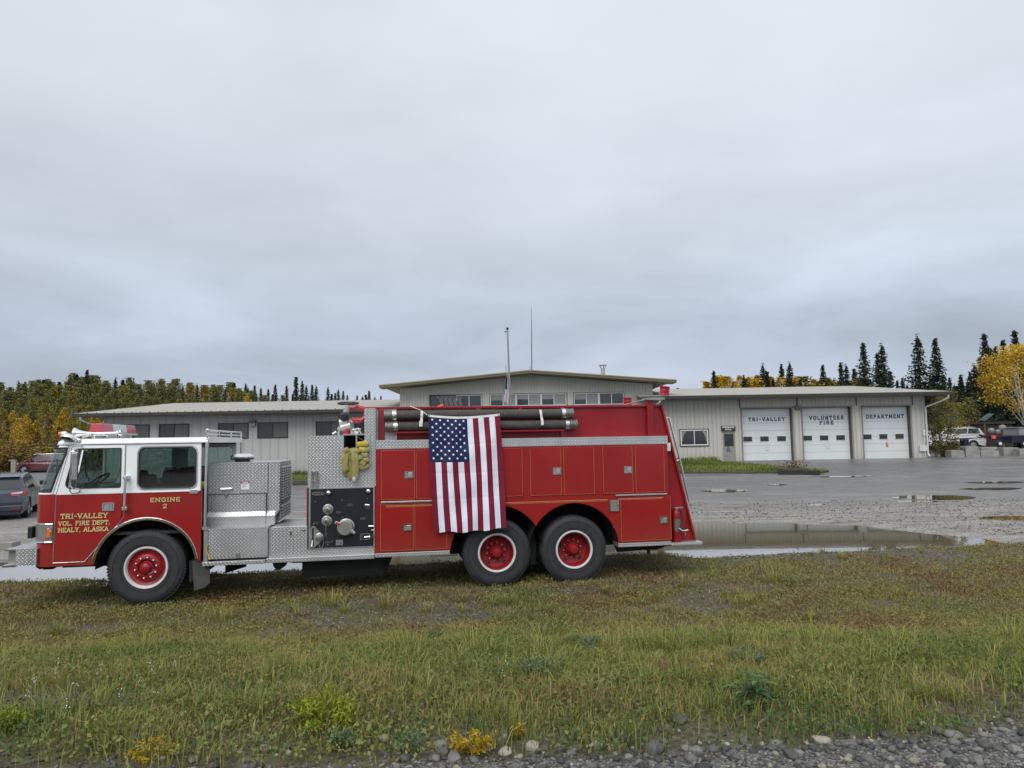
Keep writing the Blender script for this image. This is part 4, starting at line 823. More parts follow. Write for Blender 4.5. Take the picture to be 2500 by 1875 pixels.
def fwav(u, v):
    w = .030 * math.sin(u * 13 + 1.3 * math.sin(v * 3.2)) * (.15 + .85 * v) + .018 * math.sin(u * 24 + v * 6 + 2 * math.sin(v * 4)) * (.3 + .7 * v) + .008 * math.sin(v * 23 + u * 6) * math.sin(math.pi * u)
    for vv_ in (.25, .5, .72): w += .004 * max(0, 1 - abs(v - vv_) / .012)
    return -.09 + w - .03 * v + .014 * math.sin(v * 9 + u * 3) * u
fe = carried(empty('flag'), 'large american flag hung vertically over the side of the fire engine', 'flag')
make_flag(fcor, fwav, parent=fe)
m = MB(); rows = []
for q in (0.012, -.022): rows.append([(fcor(u / 30, 0)[0], fwav(u / 30, 0) - .004, fcor(u / 30, 0)[1] + q) for u in range(31)])
m.grid(rows); m.grid([[(p[0], p[1] + .006, p[2]) for p in r_] for r_ in rows]); hd = m.build('header_band', WSTRAP, fe, recalc=False)
m = MB()
for u in (.012, .985): a = fcor(u, 0); m.lathe([(.004, -.003), (.009, -.004), (.01, 0)], (a[0], fwav(u, 0) - .005, a[1] - .005), (0, 1, 0), 12)
m.build('grommet', BLK, hd)
# ---- yellow fire hose hanging from the hose bed
def ribbon(pts, w, name, mat, parent, th=.012):
    """flat hose: path of (x, y, z) with half-width w along x"""
    m = MB(); pts = [Vector(p) for p in pts]; fine = []
    for i in range(len(pts) - 1):
        p0 = pts[max(i - 1, 0)]; p1 = pts[i]; p2 = pts[i + 1]; p3 = pts[min(i + 2, len(pts) - 1)]
        for k in range(5):
            t = k / 5; fine.append(.5 * ((2 * p1) + (p2 - p0) * t + (2 * p0 - 5 * p1 + 4 * p2 - p3) * t * t + (3 * p1 - p0 - 3 * p2 + p3) * t ** 3))
    fine.append(pts[-1]); n = 8; vs = []
    for i, p in enumerate(fine):
        t = (fine[min(i + 1, len(fine) - 1)] - fine[max(i - 1, 0)]).normalized(); side = t.cross(Vector((0, 1, 0)))
        if side.length < .2: side = Vector((1, 0, 0))
        side.normalize(); nn = side.cross(t).normalized()
        for q in range(n): a = 2 * math.pi * q / n; vs.append(p + side * w * math.cos(a) * (1 - .12 * math.sin(i)) + nn * th * math.sin(a))
    L_ = len(fine); fs = [(i * n + q, i * n + (q + 1) % n, (i + 1) * n + (q + 1) % n, (i + 1) * n + q) for i in range(L_ - 1) for q in range(n)] + [tuple(range(n)), tuple((L_ - 1) * n + q for q in range(n))]
    m.add(vs, fs, True); return m.build(name, mat, parent)
def q3(*pts): return [(P('I', x, y, d)[0], d, P('I', x, y, d)[1]) for x, y, d in pts]
he = carried(empty('fire_hose'), 'faded yellow fire hose folded and hanging out of the opening beside the deck gun', 'fire hose')
ribbon(q3((745, 940, .06), (735, 980, -.04), (705, 1080, -.07), (703, 1240, -.07), (712, 1325, -.06), (740, 1330, -.03), (770, 1200, -.02), (775, 1050, -.01)), .05, 'hose_loop', OLV, he)
ribbon(q3((690, 930, .1), (700, 960, -.02), (770, 1000, -.06), (790, 1100, -.04), (800, 1380, -.03), (830, 1390, -.015), (830, 1100, .0)), .045, 'hose_loop', OLV, he)
ribbon(q3((850, 930, .1), (850, 950, -.03), (872, 1060, -.08), (880, 1200, -.085), (872, 1350, -.085), (862, 1440, -.08)), .053, 'hose_loop', OLV, he)
ribbon(q3((930, 1250, -.03), (950, 1180, -.05), (985, 1230, -.06), (1050, 1230, -.05), (1080, 1150, -.03)), .05, 'hose_loop', OLV, he)
for (x, y, w, rot, mat) in ((955, 865, .044, .1, YEL), (1045, 860, .046, -.05, YEL), (985, 955, .044, -.1, YEL), (905, 985, .048, .5, OLV), (955, 1095, .044, .35, OLV), (1040, 1050, .043, .1, OLV), (1060, 1130, .04, .1, OLV), (1005, 1180, .044, -.6, OLV), (1075, 960, .042, .1, OLV), (730, 965, .044, .5, OLV)):
    c = P('I', x, y, -.06); m = MB(); ca_, sa_ = math.cos(rot), math.sin(rot); rows = []
    for i in range(13):
        a = R(-100 + 200 * i / 12); zz = .045 * math.sin(a); yy = -.03 * math.cos(a); row = []
        for q in (-w, -w * .5, 0, w * .5, w): row.append((c[0] + q * ca_ - zz * sa_, -.055 + yy, c[1] + zz * ca_ + q * sa_ * .7))
        rows.append(row)
    m.grid(rows); m.grid([[(p[0], p[1] + .012, p[2]) for p in r_] for r_ in rows]); m.build('hose_fold', mat, he, recalc=False)
a = P('I', 860, 1455, -.08); m = MB(); m.lathe([(.0, .035), (.03, .035), (.034, .02), (.034, -.03), (.028, -.034), (0, -.034)], (a[0], -.08, a[1]), (0, 0, 1), 14); m.build('hose_coupling', ALU, he)
# ---- fire extinguisher on the tail step
xe = carried(empty('fire_extinguisher'), 'red fire extinguisher standing on the rear step of the truck', 'fire extinguisher')
a, b = P('D', 1052, 990, .1), P('D', 1132, 1230, .1); cx_ = 2.765; r_ = .07
m = MB(); m.lathe([(0, .605), (r_ * .95, .605), (r_, .62), (r_, 1.03), (r_ * .92, 1.08), (r_ * .6, 1.12), (.03, 1.13)], (cx_, .11, 0), (0, 0, 1), 24); cy_ = m.build('cylinder', RED2, xe)
m = MB(); m.lathe([(.03, 1.125), (.03, 1.15), (.05, 1.15), (.05, 1.165), (0, 1.17)], (cx_, .11, 0), (0, 0, 1), 14); m.box(cx_ - .02, cx_ + .12, .09, .13, 1.155, 1.17); m.build('valve', ALU, xe)
m = MB(); m.tube([(cx_ + .05, .06, 1.15), (cx_ + .08, .03, 1.08), (cx_ + .075, .03, .93), (cx_ + .02, .02, .86), (cx_ + .12, .0, .80)], .010, 8); m.build('discharge_hose', BLK, xe)
m = MB(); m.tube([(cx_ + .0, .02, .83), (cx_ + .06, .0, .79), (cx_ + .15, -.0, .80)], [.014, .012, .016], 8); m.tube([(cx_ + .1, .0, .79), (cx_ + .1, 0, .72)], .008, 6); m.build('bracket_clip', ALU, xe)
m = MB(); rows = [[(cx_ - (r_ + .002) * math.sin(R(t)), .11 - (r_ + .002) * math.cos(R(t)), z) for t in range(-50, 51, 10)] for z in (.78, .98)]; m.grid(rows); m.build('label', M('extinguisher_label', (.10, .12, .10), .5, 0, .9, 55), cy_, recalc=False)
m = MB(); m.box(cx_ + .08, cx_ + .17, .12, .18, .82, 1.12); m.build('wall_bracket', RED2, xe)
# ---- cone and slatted panel up on the hose bed
m = MB(); a = P('C', 535, 100, 1.2); m.prism([(a[0] - .12, 2.90), (a[0] + .14, 2.895), (a[0] + .15, 2.965), (a[0] + .13, 2.985), (a[0] - .02, 2.92)], 1.1, 1.35); carried(m.build('traffic_cone', M('cone_orange', (.72, .09, .02), .5, 0, .08, 6), bevel=.02), 'orange traffic cone lying on top of the truck behind the hoses', 'traffic cone')
m = MB(); p0, p1 = P('C', 565, 33, 1.5), P('C', 680, 95, 1.5)
for i in range(5): s = p0[0] + .03 + i * .085; m.prism([(s + .04, 2.84), (s + .10, 2.84), (s + .03, p0[1]), (s - .03, p0[1] + .01)], 1.5, 1.53)
m.box(p0[0] - .02, p0[0] + .42, 1.5, 1.54, p0[1] - .02, p0[1] + .015); m.prism([(p0[0] + .05, 2.86), (p0[0] + .5, 2.86), (p0[0] + .48, 2.9), (p0[0] + .03, 2.9)], 1.5, 1.54)
carried(m.build('slatted_panel', M('dark_slats', (.09, .095, .10), .5, 0, .2, 6)), 'dark slatted plastic panel propped on top of the truck', 'slatted panel')
# ================================================================== TERRAIN
def vnoise(x, y, s, seed=0):
    x = np.asarray(x, float) * s + seed * 17.3; y = np.asarray(y, float) * s + seed * 9.1
    xi, yi = np.floor(x), np.floor(y); xf, yf = x - xi, y - yi
    h = lambda a, b: np.modf(np.abs(np.sin(a * 127.1 + b * 311.7 + seed * 74.7) * 43758.5453))[0]
    u, v = xf * xf * (3 - 2 * xf), yf * yf * (3 - 2 * yf)
    return (h(xi, yi) * (1 - u) + h(xi + 1, yi) * u) * (1 - v) + (h(xi, yi + 1) * (1 - u) + h(xi + 1, yi + 1) * u) * v
def fbm(x, y, s, seed=0, o=4): return sum(vnoise(x, y, s * 2 ** i, seed + i) * .5 ** i for i in range(o)) / sum(.5 ** i for i in range(o))
def sst(a, b, x): t = np.clip((np.asarray(x, float) - a) / (b - a), 0, 1); return t * t * (3 - 2 * t)
def verge_y(x): return 13.9 + .17 * x - .85 * sst(2.7, 3.7, x) + (fbm(x, x * 0, .5, 3) - .5) * .9 * (1 - .5 * sst(3, 4, x))            # far edge of the grass verge
def shoulder_y(x): return 3.74 + .02 * x + .27 * sst(1.8, 3.2, x) + (fbm(x, x * 0, 1.3, 5) - .5) * .35
def pud_near(x): return verge_y(x) + .0 + (fbm(x, x * 0 + 3, 1.6, 8) - .5) * .45 + .45 * sst(-6, -12, x) * 0
def pud_far(x): return np.interp(x, [-16, -11, -8, -5, 0, 5, 7, 9, 9.9, 10.6], [14.2, 15.5, 16.4, 17.8, 19.6, 20.1, 19.7, 18.8, 17.0, 16.1]) + (fbm(x, x * 0 + 7, .9, 9) - .5) * .7
SMALL = [(13.7, 19.2, 2.1, .85, .0), (8.6, 29.5, .9, .9, .1), (9.7, 23.7, .8, .35, .0), (7.6, 21.9, .9, .3, .0), (14.9, 25.6, 1.3, 1.0, -.1), (18.8, 28.4, 1.1, .7, 0), (16.2, 35, 1.2, .6, 0), (13.6, 24.2, .8, .5, 0), (21, 31, 1.5, .6, 0), (11.5, 31.5, .5, .4, 0)]
def base_z(x, y):
    x = np.asarray(x, float); y = np.asarray(y, float)
    z = .72 * (1 - sst(4.1, 9.6, y)); h50 = .1 + .5 * sst(-10, 12, x)
    z = z + h50 * sst(21, 50, y) * (y > 9)
    z = z + sst(66, 95, y) * (3.2 * sst(-5, -25, x) + .3)
    z = z + sst(28, 34, x) * sst(38, 50, y) * .0
    return z
def terrain(x, y):
    x = np.asarray(x, float); y = np.asarray(y, float); z = base_z(x, y)
    z = z + (fbm(x, y, .6, 1) - .5) * .09 * sst(3.9, 6, y) * (1 - sst(12.5, 14, y)) + (fbm(x, y, 3.5, 2) - .5) * .022 * (y < 40)
    z = z + .03 * sst(13, 14, y)
    dm = np.minimum(np.minimum((y - pud_near(x)) / .5, (pud_far(x) - y) / .8), (10.6 - x) / .8)
    z = z - .075 * np.clip(dm, -.35, 1) * ((y > 11) & (y < 24)) * sst(-19, -17, x)
    for (cx_, cy_, rx, ry, ro) in SMALL:
        d = 1 - np.sqrt(((x - cx_) / rx) ** 2 + ((y - cy_) / ry) ** 2) + (fbm(x, y, 1.5, 4) - .5) * .7; z = z - .05 * np.clip(d * 2, 0, 1)
    return z
def axis(segs):
    out = [segs[0][0]]
    for a, b, st in segs:
        n = max(1, int(round((b - a) / st))); out += list(a + (b - a) * (np.arange(1, n + 1) / n))
    return np.array(out)
gx = axis([(-2500, -300, 400), (-300, -80, 20), (-80, -30, 2.5), (-30, -14, .5), (-14, 16, .11), (16, 32, .4), (32, 80, 3), (80, 300, 20), (300, 2500, 400)])
gy = axis([(-400, -40, 60), (-40, 1, 4), (1, 2.5, .25), (2.5, 10, .1), (10, 22, .085), (22, 40, .2), (40, 60, .6), (60, 110, 3), (110, 300, 20), (300, 3500, 400)])
GX, GY = np.meshgrid(gx, gy); GZ = terrain(GX, GY); nx = len(gx)
def ground_mat():
    m, n, b = nodes('ground_surface'); c = n.nodes.new('ShaderNodeTexCoord'); vec = c.outputs['Object']
    s = n.nodes.new('ShaderNodeSeparateXYZ'); n.links.new(vec, s.inputs[0]); x, y = s.outputs[0], s.outputs[1]
    return m, n, b, vec, x, y
def lot_material():
    m, n, b, vec, x, y = ground_mat()
    g1 = noise(n, 55, 2, .5, vec); g2 = noise(n, 14, 5, .7, vec); big = noise(n, .22, 5, .6, vec, .6)
    mp = n.nodes.new('ShaderNodeMapping'); mp.inputs['Scale'].default_value = (.12, .8, 1); n.links.new(vec, mp.inputs[0]); streak = noise(n, 1.3, 7, .68, mp.outputs[0], 1.6)
    vo = n.nodes.new('ShaderNodeTexVoronoi'); vo.inputs['Scale'].default_value = 38; n.links.new(vec, vo.inputs['Vector'])
    # loose gravel near, wet asphalt further away
    far = mth(n, 'SMOOTH_MIN', mth(n, 'MAXIMUM', mth(n, 'MULTIPLY_ADD', y, .11, -2.3), 0.0), 1.0, .1)
    far = mth(n, 'ADD', far, mth(n, 'MULTIPLY', mth(n, 'SUBTRACT', streak, .5), 1.6)); far = mth(n, 'MINIMUM', mth(n, 'MAXIMUM', far, 0.0), 1.0)
    grav = rampn(n, mth(n, 'ADD', mth(n, 'MULTIPLY', g2, .6), mth(n, 'MULTIPLY', vo.outputs['Distance'], .6)), [(.25, (.06, .055, .048)), (.45, (.155, .145, .128)), (.75, (.37, .35, .315))])
    mp2 = n.nodes.new('ShaderNodeMapping'); mp2.inputs['Scale'].default_value = (.45, 2.2, 1); n.links.new(vec, mp2.inputs[0]); mot = noise(n, 1.4, 7, .7, mp2.outputs[0], .8)
    grav = mixc(n, .85, grav, rampn(n, mot, [(.34, (.42, .40, .37)), (.5, (.85, .84, .82)), (.64, (1.25, 1.24, 1.22))]), 'MULTIPLY')
    asph = rampn(n, g2, [(.3, (.085, .084, .082)), (.7, (.18, .175, .167))])
    asph = mixc(n, mth(n, 'MULTIPLY', sc_ramp(n, big, .45, .65), .5), asph, (.19, .182, .168))
    asph = mixc(n, .6, asph, rampn(n, mot, [(.36, (.5, .5, .5)), (.62, (1.3, 1.3, 1.28))]), 'MULTIPLY')
    col = mixc(n, far, grav, asph)
    wet = mth(n, 'MULTIPLY', sc_ramp(n, streak, .42, .56), far)
    col = mixc(n, mth(n, 'MULTIPLY', wet, .6), col, (.065, .065, .07))
    n.links.new(col, b.inputs['Base Color'])
    rr = mth(n, 'SUBTRACT', .72, mth(n, 'MULTIPLY', wet, .46)); rr = mth(n, 'ADD', rr, mth(n, 'MULTIPLY', mth(n, 'SUBTRACT', g2, .5), .2)); n.links.new(rr, b.inputs['Roughness'])
    bh = mth(n, 'ADD', mth(n, 'MULTIPLY', g2, 1.0), mth(n, 'MULTIPLY', vo.outputs['Distance'], 1.2)); q = n.nodes.new('ShaderNodeBump'); q.inputs['Distance'].default_value = .02
    n.links.new(mth(n, 'SUBTRACT', .85, mth(n, 'MULTIPLY', far, .62)), q.inputs['Strength']); n.links.new(bh, q.inputs['Height']); n.links.new(q.outputs[0], b.inputs['Normal'])
    return m
def sc_ramp(n, f, a, b):
    q = n.nodes.new('ShaderNodeMapRange'); q.inputs['From Min'].default_value = a; q.inputs['From Max'].default_value = b; n.links.new(f, q.inputs['Value']); return q.outputs[0]
LOT = lot_material(); LOT.name = 'wet_gravel_lot'
def soil_material():
    m, n, b, vec, x, y = ground_mat(); m.name = 'verge_soil'
    g2 = noise(n, 20, 5, .7, vec); big = noise(n, .8, 4, .6, vec)
    c1 = rampn(n, g2, [(.35, (.026, .021, .015)), (.52, (.085, .072, .050)), (.68, (.21, .19, .16))])
    c2 = rampn(n, g2, [(.35, (.035, .035, .014)), (.65, (.12, .105, .05))])
    n.links.new(mixc(n, sc_ramp(n, big, .4, .6), c1, c2), b.inputs['Base Color']); b.inputs['Roughness'].default_value = .95
    bump(n, b, g2, .8, .03); return m
SOIL = soil_material()
def gravel_material():
    m, n, b, vec, x, y = ground_mat(); m.name = 'shoulder_gravel'
    vo = n.nodes.new('ShaderNodeTexVoronoi'); vo.inputs['Scale'].default_value = 60; n.links.new(vec, vo.inputs['Vector']); g2 = noise(n, 30, 4, .7, vec)
    sh = n.nodes.new('ShaderNodeSeparateColor'); n.links.new(vo.outputs['Color'], sh.inputs[0])
    c1 = rampn(n, sh.outputs[0], [(0, (.04, .04, .04)), (.5, (.12, .12, .115)), (1, (.3, .29, .26))])
    n.links.new(mixc(n, .4, c1, rampn(n, g2, [(.3, (.03, .028, .024)), (.7, (.12, .115, .1))])), b.inputs['Base Color']); b.inputs['Roughness'].default_value = .7
    bump(n, b, vo.outputs['Distance'], .9, .02); return m
GRAV = gravel_material()
FOREST = M('forest_floor', (.06, .05, .022), .95, 0, .5, .8)
def sub_ground(name, mask, mat):
    ids = np.full(GX.size, -1); fj, fi = np.nonzero(mask); a = fj * nx + fi; F = np.stack([a, a + 1, a + 1 + nx, a + nx], 1)
    u, inv = np.unique(F, return_inverse=True); V = np.stack([GX.ravel()[u], GY.ravel()[u], GZ.ravel()[u]], 1); F = inv.reshape(-1, 4)
    me = bpy.data.meshes.new(name); me.vertices.add(len(V)); me.vertices.foreach_set('co', V.ravel()); me.loops.add(F.size); me.loops.foreach_set('vertex_index', F.ravel())
    me.polygons.add(len(F)); me.polygons.foreach_set('loop_start', np.arange(len(F)) * 4); me.polygons.foreach_set('loop_total', np.full(len(F), 4)); me.update(calc_edges=True)
    me.polygons.foreach_set('use_smooth', np.ones(len(F), bool)); me.materials.append(mat); o = bpy.data.objects.new(name, me); COL.objects.link(o); return tag(o, kind='structure')
mxc = (GX[:-1, :-1] + GX[1:, 1:]) / 2; myc = (GY[:-1, :-1] + GY[1:, 1:]) / 2
m_sh = myc < shoulder_y(mxc); m_ve = (~m_sh) & (myc < verge_y(mxc)); far_y = np.where(mxc < -14, 66, 58) ; m_lot = (~m_sh) & (~m_ve) & (myc < far_y) & (mxc > -75) & (mxc < 75)
sub_ground('gravel_shoulder', m_sh, GRAV); sub_ground('grass_verge', m_ve, SOIL); sub_ground('parking_lot', m_lot, LOT); sub_ground('ground', ~(m_sh | m_ve | m_lot), FOREST)
# puddles
def water():
    m, n, b = nodes('puddle_water'); c = n.nodes.new('ShaderNodeTexCoord')
    b.inputs['Base Color'].default_value = (.20, .16, .085, 1); b.inputs['Roughness'].default_value = .02; b.inputs['IOR'].default_value = 2.1; b.inputs['Specular IOR Level'].default_value = .6; b.inputs['Coat Weight'].default_value = .9; b.inputs['Coat IOR'].default_value = 1.6; b.inputs['Coat Roughness'].default_value = .01
    mp = n.nodes.new('ShaderNodeMapping'); mp.inputs['Scale'].default_value = (1.5, 5, 1); n.links.new(c.outputs['Object'], mp.inputs[0])
    bump(n, b, noise(n, 1.6, 3, .5, mp.outputs[0]), .02, .05); return m
WATER = water()
m = MB(); xs = np.linspace(-17, 11.2, 90); m.add([(x, float(pud_near(x)) - .9, .006) for x in xs] + [(x, float(pud_far(x)) + .9, -.002) for x in xs], [(i, i + 1, 90 + i + 1, 90 + i) for i in range(89)]); tag(m.build('puddle', WATER), kind='structure')
for (cx_, cy_, rx, ry, ro) in SMALL:
    z = float(base_z(cx_, cy_)) + .026; m = MB(); m.add([(cx_, cy_, z)] + [(cx_ + rx * 1.1 * math.cos(a), cy_ + ry * 1.1 * math.sin(a), z) for a in np.linspace(0, 2 * math.pi, 25)[:-1]], [(0, i + 1, (i + 1) % 24 + 1) for i in range(24)]); tag(m.build('puddle', WATER), kind='structure')
# concrete apron in front of the doors
def apron_mat():
    m, n, b = nodes('wet_concrete'); g = noise(n, .5, 5, .6); g2 = noise(n, 12, 4)
    n.links.new(mixc(n, .3, rampn(n, g, [(.35, (.07, .07, .07)), (.65, (.20, .195, .185))]), rampn(n, g2, [(.3, (.1, .1, .1)), (.7, (.18, .17, .16))])), b.inputs['Base Color']); n.links.new(mth(n, 'MULTIPLY_ADD', g, .5, .12), b.inputs['Roughness']); return m
APR = apron_mat()
m = MB(); m.grid([[(18.5 + i * .5 + .4 * math.sin(j), 50.02 - j * .6, float(base_z(18.5 + i * .5, 50.02 - j * .6)) + .042 - .03 * (j > 9)) for i in range(33)] for j in range(12)], True)
tag(m.build('concrete_apron', APR), kind='structure')
# ================================================================== FIRE STATION
def siding(name, col, spacing=.305):
    m, n, b = nodes(name); c = n.nodes.new('ShaderNodeTexCoord'); s = n.nodes.new('ShaderNodeSeparateXYZ'); n.links.new(c.outputs['Object'], s.inputs[0])
    f = mth(n, 'FRACT', mth(n, 'MULTIPLY', s.outputs[0], 1 / spacing)); d = mth(n, 'ABSOLUTE', mth(n, 'SUBTRACT', f, .5))
    st = n.nodes.new('ShaderNodeMapping'); st.inputs['Scale'].default_value = (3, 3, .25); n.links.new(c.outputs['Object'], st.inputs[0]); g = noise(n, 1.2, 5, .6, st.outputs[0])
    base = rampn(n, g, [(.3, tuple(v * .9 for v in col)), (.7, tuple(v * 1.04 for v in col))])
    low = mth(n, 'SUBTRACT', 1.0, sc_ramp(n, mth(n, 'SUBTRACT', s.outputs[2], mth(n, 'MULTIPLY', g, .8)), .3, 1.0)); base = mixc(n, mth(n, 'MULTIPLY', low, .25), base, (.22, .2, .16))   # splashed dirt
    seam = mth(n, 'GREATER_THAN', d, .472); base = mixc(n, mth(n, 'MULTIPLY', seam, .45), base, tuple(v * .42 for v in col))
    n.links.new(base, b.inputs['Base Color']); b.inputs['Roughness'].default_value = .55
    rib = sc_ramp(n, d, .36, .46); bump(n, b, rib, .8, .03); return m
SID = siding('beige_siding', (.465, .445, .395)); SIDL = siding('beige_siding_left', (.40, .402, .375), .61)
def roof_mat():
    m, n, b = nodes('metal_roofing'); c = n.nodes.new('ShaderNodeTexCoord'); s = n.nodes.new('ShaderNodeSeparateXYZ'); n.links.new(c.outputs['Object'], s.inputs[0])
    f = mth(n, 'FRACT', mth(n, 'MULTIPLY', s.outputs[0], 1 / .61)); d = mth(n, 'ABSOLUTE', mth(n, 'SUBTRACT', f, .5)); g = noise(n, .5, 6, .65)
    base = rampn(n, g, [(.3, (.29, .272, .232)), (.7, (.37, .35, .30))]); n.links.new(base, b.inputs['Base Color']); b.inputs['Roughness'].default_value = .6; b.inputs['Metallic'].default_value = .15
    bump(n, b, sc_ramp(n, d, .42, .49), .7, .03); return m
ROOF = roof_mat(); GUT = M('dark_brown_gutter', (.030, .026, .023), .45, 0, .15, 2); TAN = M('tan_fascia', (.30, .225, .105), .55, 0, .1, 2); SOF = M('soffit', (.20, .19, .165), .7, 0, .12, 1.5)
GDOOR = M('garage_door_white', (.60, .63, .62), .45, 0, .04, .8, stretch=(1, 1, .3)); FRB = M('dark_bronze_frame', (.028, .026, .022), .45, 0, .2, 3); FRW = M('white_window_frame', (.62, .63, .6), .45, 0, .05, 3)
SHADE = M('window_shade', (.10, .105, .095), .3, 0, .15, 1.5); CURT = M('curtain', (.22, .23, .225), .8, 0, .2, 6); NAVY = M('navy_lettering', (.012, .02, .055), .5, 0, .1, 5); PIPE = M('painted_downpipe', (.52, .53, .51), .5, 0, .08, 4)
BST = empty('fire_station', (0, 50, 0), 0, 'low beige metal sided fire station with three white garage doors on its right wing', 'building')
def bpart(mb, name, mat, parent=None, **k):                                        # building parts are written in world metres, stored relative to the empty
    mb.v = [(v[0], v[1] - 50 if not parent or parent is BST else v[1] - 50, v[2]) for v in mb.v]; return mb.build(name, mat, parent or BST, **k)
def wing(x0, x1, zg, zw, ze, rx0, rx1, mat, holes, name):
    m = MB(); m.prism([rect(x0, x1, zg - .3, zw)] + holes, 50, 50.12); m.box(x0, x0 + .12, 50.12, 76.5, zg - .3, zw); m.box(x1 - .12, x1, 50.12, 76.5, zg - .3, zw); m.box(x0 + .12, x1 - .12, 76.3, 76.5, zg - .3, zw)
    w = bpart(m, 'wall', mat)
    m = MB(); m.prism([(x0, zw), (x1, zw), (x1, zw + .05), (x0, zw + .05)], 50, 50.12)
    slope = .102; yr = 63.3; zr = ze + slope * (yr - 48.8); th = .10
    m = MB(); prof = [(48.8, ze - th), (48.8, ze), (yr, zr), (77.8, ze), (77.8, ze - th), (yr, zr - th)]; m.prism(prof, rx0, rx1, ax='x'); r_ = bpart(m, 'roof', ROOF)
    m = MB(); m.prism([(48.78, ze - .24), (48.66, ze - .22), (48.66, ze - .01), (48.78, ze - .01)], rx0, rx1, ax='x'); m.prism([(48.79, ze - .26), (48.79, ze - .015), (yr, zr - .015), (77.8, ze - .015), (77.8, ze - .2), (yr, zr - .2)], rx1, rx1 + .03, ax='x') if rx1 > 0 else m.prism([(48.79, ze - .26), (48.79, ze - .015), (yr, zr - .015), (yr, zr - .2)], rx0 - .03, rx0, ax='x')
    bpart(m, 'gutter', GUT)
    m = MB(); m.box(rx0, rx1, 48.82, 50, ze - .23, ze - .2); bpart(m, 'soffit', SOF)
    gx0 = x1 if rx1 > 0 else x0
    return w
# right wing with three overhead doors
gd = [(16.08, 19.70), (20.34, 23.86), (24.57, 28.02)]
winR = (11.80, 13.66, 1.80, 2.82); doorR = (14.72, 15.60, .58, 2.70)
wR = wing(9.6, 29.05, .6, 5.02, 5.20, 8.9, 30.33, SID, [rect(a, b, .62, 4.30) for a, b in gd] + [rect(*winR), rect(doorR[0], doorR[1], .6, doorR[3])], 'right')
for i, (a, b) in enumerate(gd):
    m = MB(); yy = 50.42; m.m = 0; zb = .62; H_ = 4.30 - zb; hs = [0, .13, .33, .52, .66, .80, 1.0]; hs = [k_ / 7 for k_ in range(8)]
    for j in range(7): m.box(a, b, yy, yy + .05, zb + H_ * hs[j] + .008, zb + H_ * hs[j + 1] - .008)
    m.m = 1; m.box(a, b, yy + .015, yy + .045, zb, 4.30)
    gdo = bpart(m, 'garage_door', [GDOOR, M('door_joint_grey', (.30, .31, .30), .6)])
    m = MB(); m.box(a - .001, a + .05, 50.0, yy + .06, zb, 4.30); m.box(b - .05, b, 50.13, yy + .06, zb, 4.30); m.box(a, b, 50.13, yy + .06, 4.27, 4.31); jam = bpart(m, 'door_frame', M('jamb_brown', (.075, .066, .055), .6, 0, .15, 3))
    m = MB()
    for (q0, q1) in ((a - .05, a - .004), (b + .004, b + .06)): m.box(q0, q1, 49.965, 50, zb, 4.36)
    m.box(a - .05, b + .06, 49.965, 50, 4.305, 4.40); bpart(m, 'door_casing', M('casing_tan', (.26, .245, .21), .6, 0, .1, 3))
    z0, z1 = (1.96, 2.32) if i < 2 else (1.98, 2.34)
    for fx in ((.06, .235), (.39, .56), (.72, .895)):
        m = MB(); m.m = 0; m.box(a + (b - a) * fx[0], a + (b - a) * fx[1], yy - .018, yy - .001, z0, z1); m.m = 1; m.prism([rect(a + (b - a) * fx[0] - .03, a + (b - a) * fx[1] + .03, z0 - .03, z1 + .03), rect(a + (b - a) * fx[0] + .005, a + (b - a) * fx[1] - .005, z0 + .005, z1 - .005)], yy - .028, yy - .001)
        bpart(m, 'window', [WGL, FRW], gdo)
    m = MB(); k = [(558, 343, 366), (923, 333, 358), (1264, 326, 350)][i]; tx = [('TRI-VALLEY', 558, 775), ('VOLUNTEER', 923, 1128), ('DEPARTMENT', 1264, 1488)][i]
    xa, zt = PY('E', tx[1], k[1], yy); xb, _ = PY('E', tx[2], k[1], yy); _, zb_ = PY('E', tx[1], k[2], yy); lettering(m, tx[0], xa, xb, zb_, zt - zb_, yy - .01, .2, .0015, .3, .42)
    if i == 1: xa, zt = PY('E', 985, 361, yy); xb, zb_ = PY('E', 1068, 384, yy); lettering(m, 'FIRE', xa, xb, zb_, zt - zb_, yy - .01, .2, .0015, .3, .42)
    bpart(m, 'lettering', NAVY, gdo, recalc=False)
    x, z = PY('E', [671, 1034, 1389][i], [523, 513, 503][i], yy); m = MB(); m.m = 0
    if i < 2:
        m.prism([rect(x - .14, x + .14, z - .22, z + .22)], yy - .012, yy - .002); m.m = 1; m.prism([rect(x - .14, x + .14, z - .22, z + .22), rect(x - .125, x + .125, z - .205, z + .205)], yy - .014, yy - .0125)
        for j in range(5): m.box(x - .09, x + .09, yy - .015, yy - .0125, z + .15 - j * .08 - (.02 if j > 1 else 0), z + .17 - j * .08 - (.02 if j > 1 else 0))
        m.box(x - .14, x + .14, yy - .0155, yy - .0125, z + .03, z + .04)
        bpart(m, 'notice', [WSTRAP, M('notice_grey', (.25, .25, .25), .6)], gdo)
    else:
        m.m = 0; m.prism([rect(x - .11, x + .11, z - .19, z + .19)], yy - .012, yy - .002); m.m = 1; m.prism([(x - .09, z - .18), (x + .1, z - .18), (x + .08, z - .05), (x + .1, z + .0), (x + .05, z + .05), (x + .05, z + .12), (x, z + .18), (x - .06, z + .13), (x - .05, z + .04), (x - .1, z + .01), (x - .07, z - .06)], yy - .015, yy - .0125)
        bpart(m, 'poster', [M('poster_ground', (.62, .5, .42), .6), M('poster_orange', (.42, .17, .09), .6, 0, .4, 12)], gdo)
for (xx,) in ((15.98,), (20.02,), (24.2,), (28.15,)): m = MB(); m.box(xx, xx + .05, 49.955, 50, 4.36, 4.96); bpart(m, 'siding_joint', GUT)
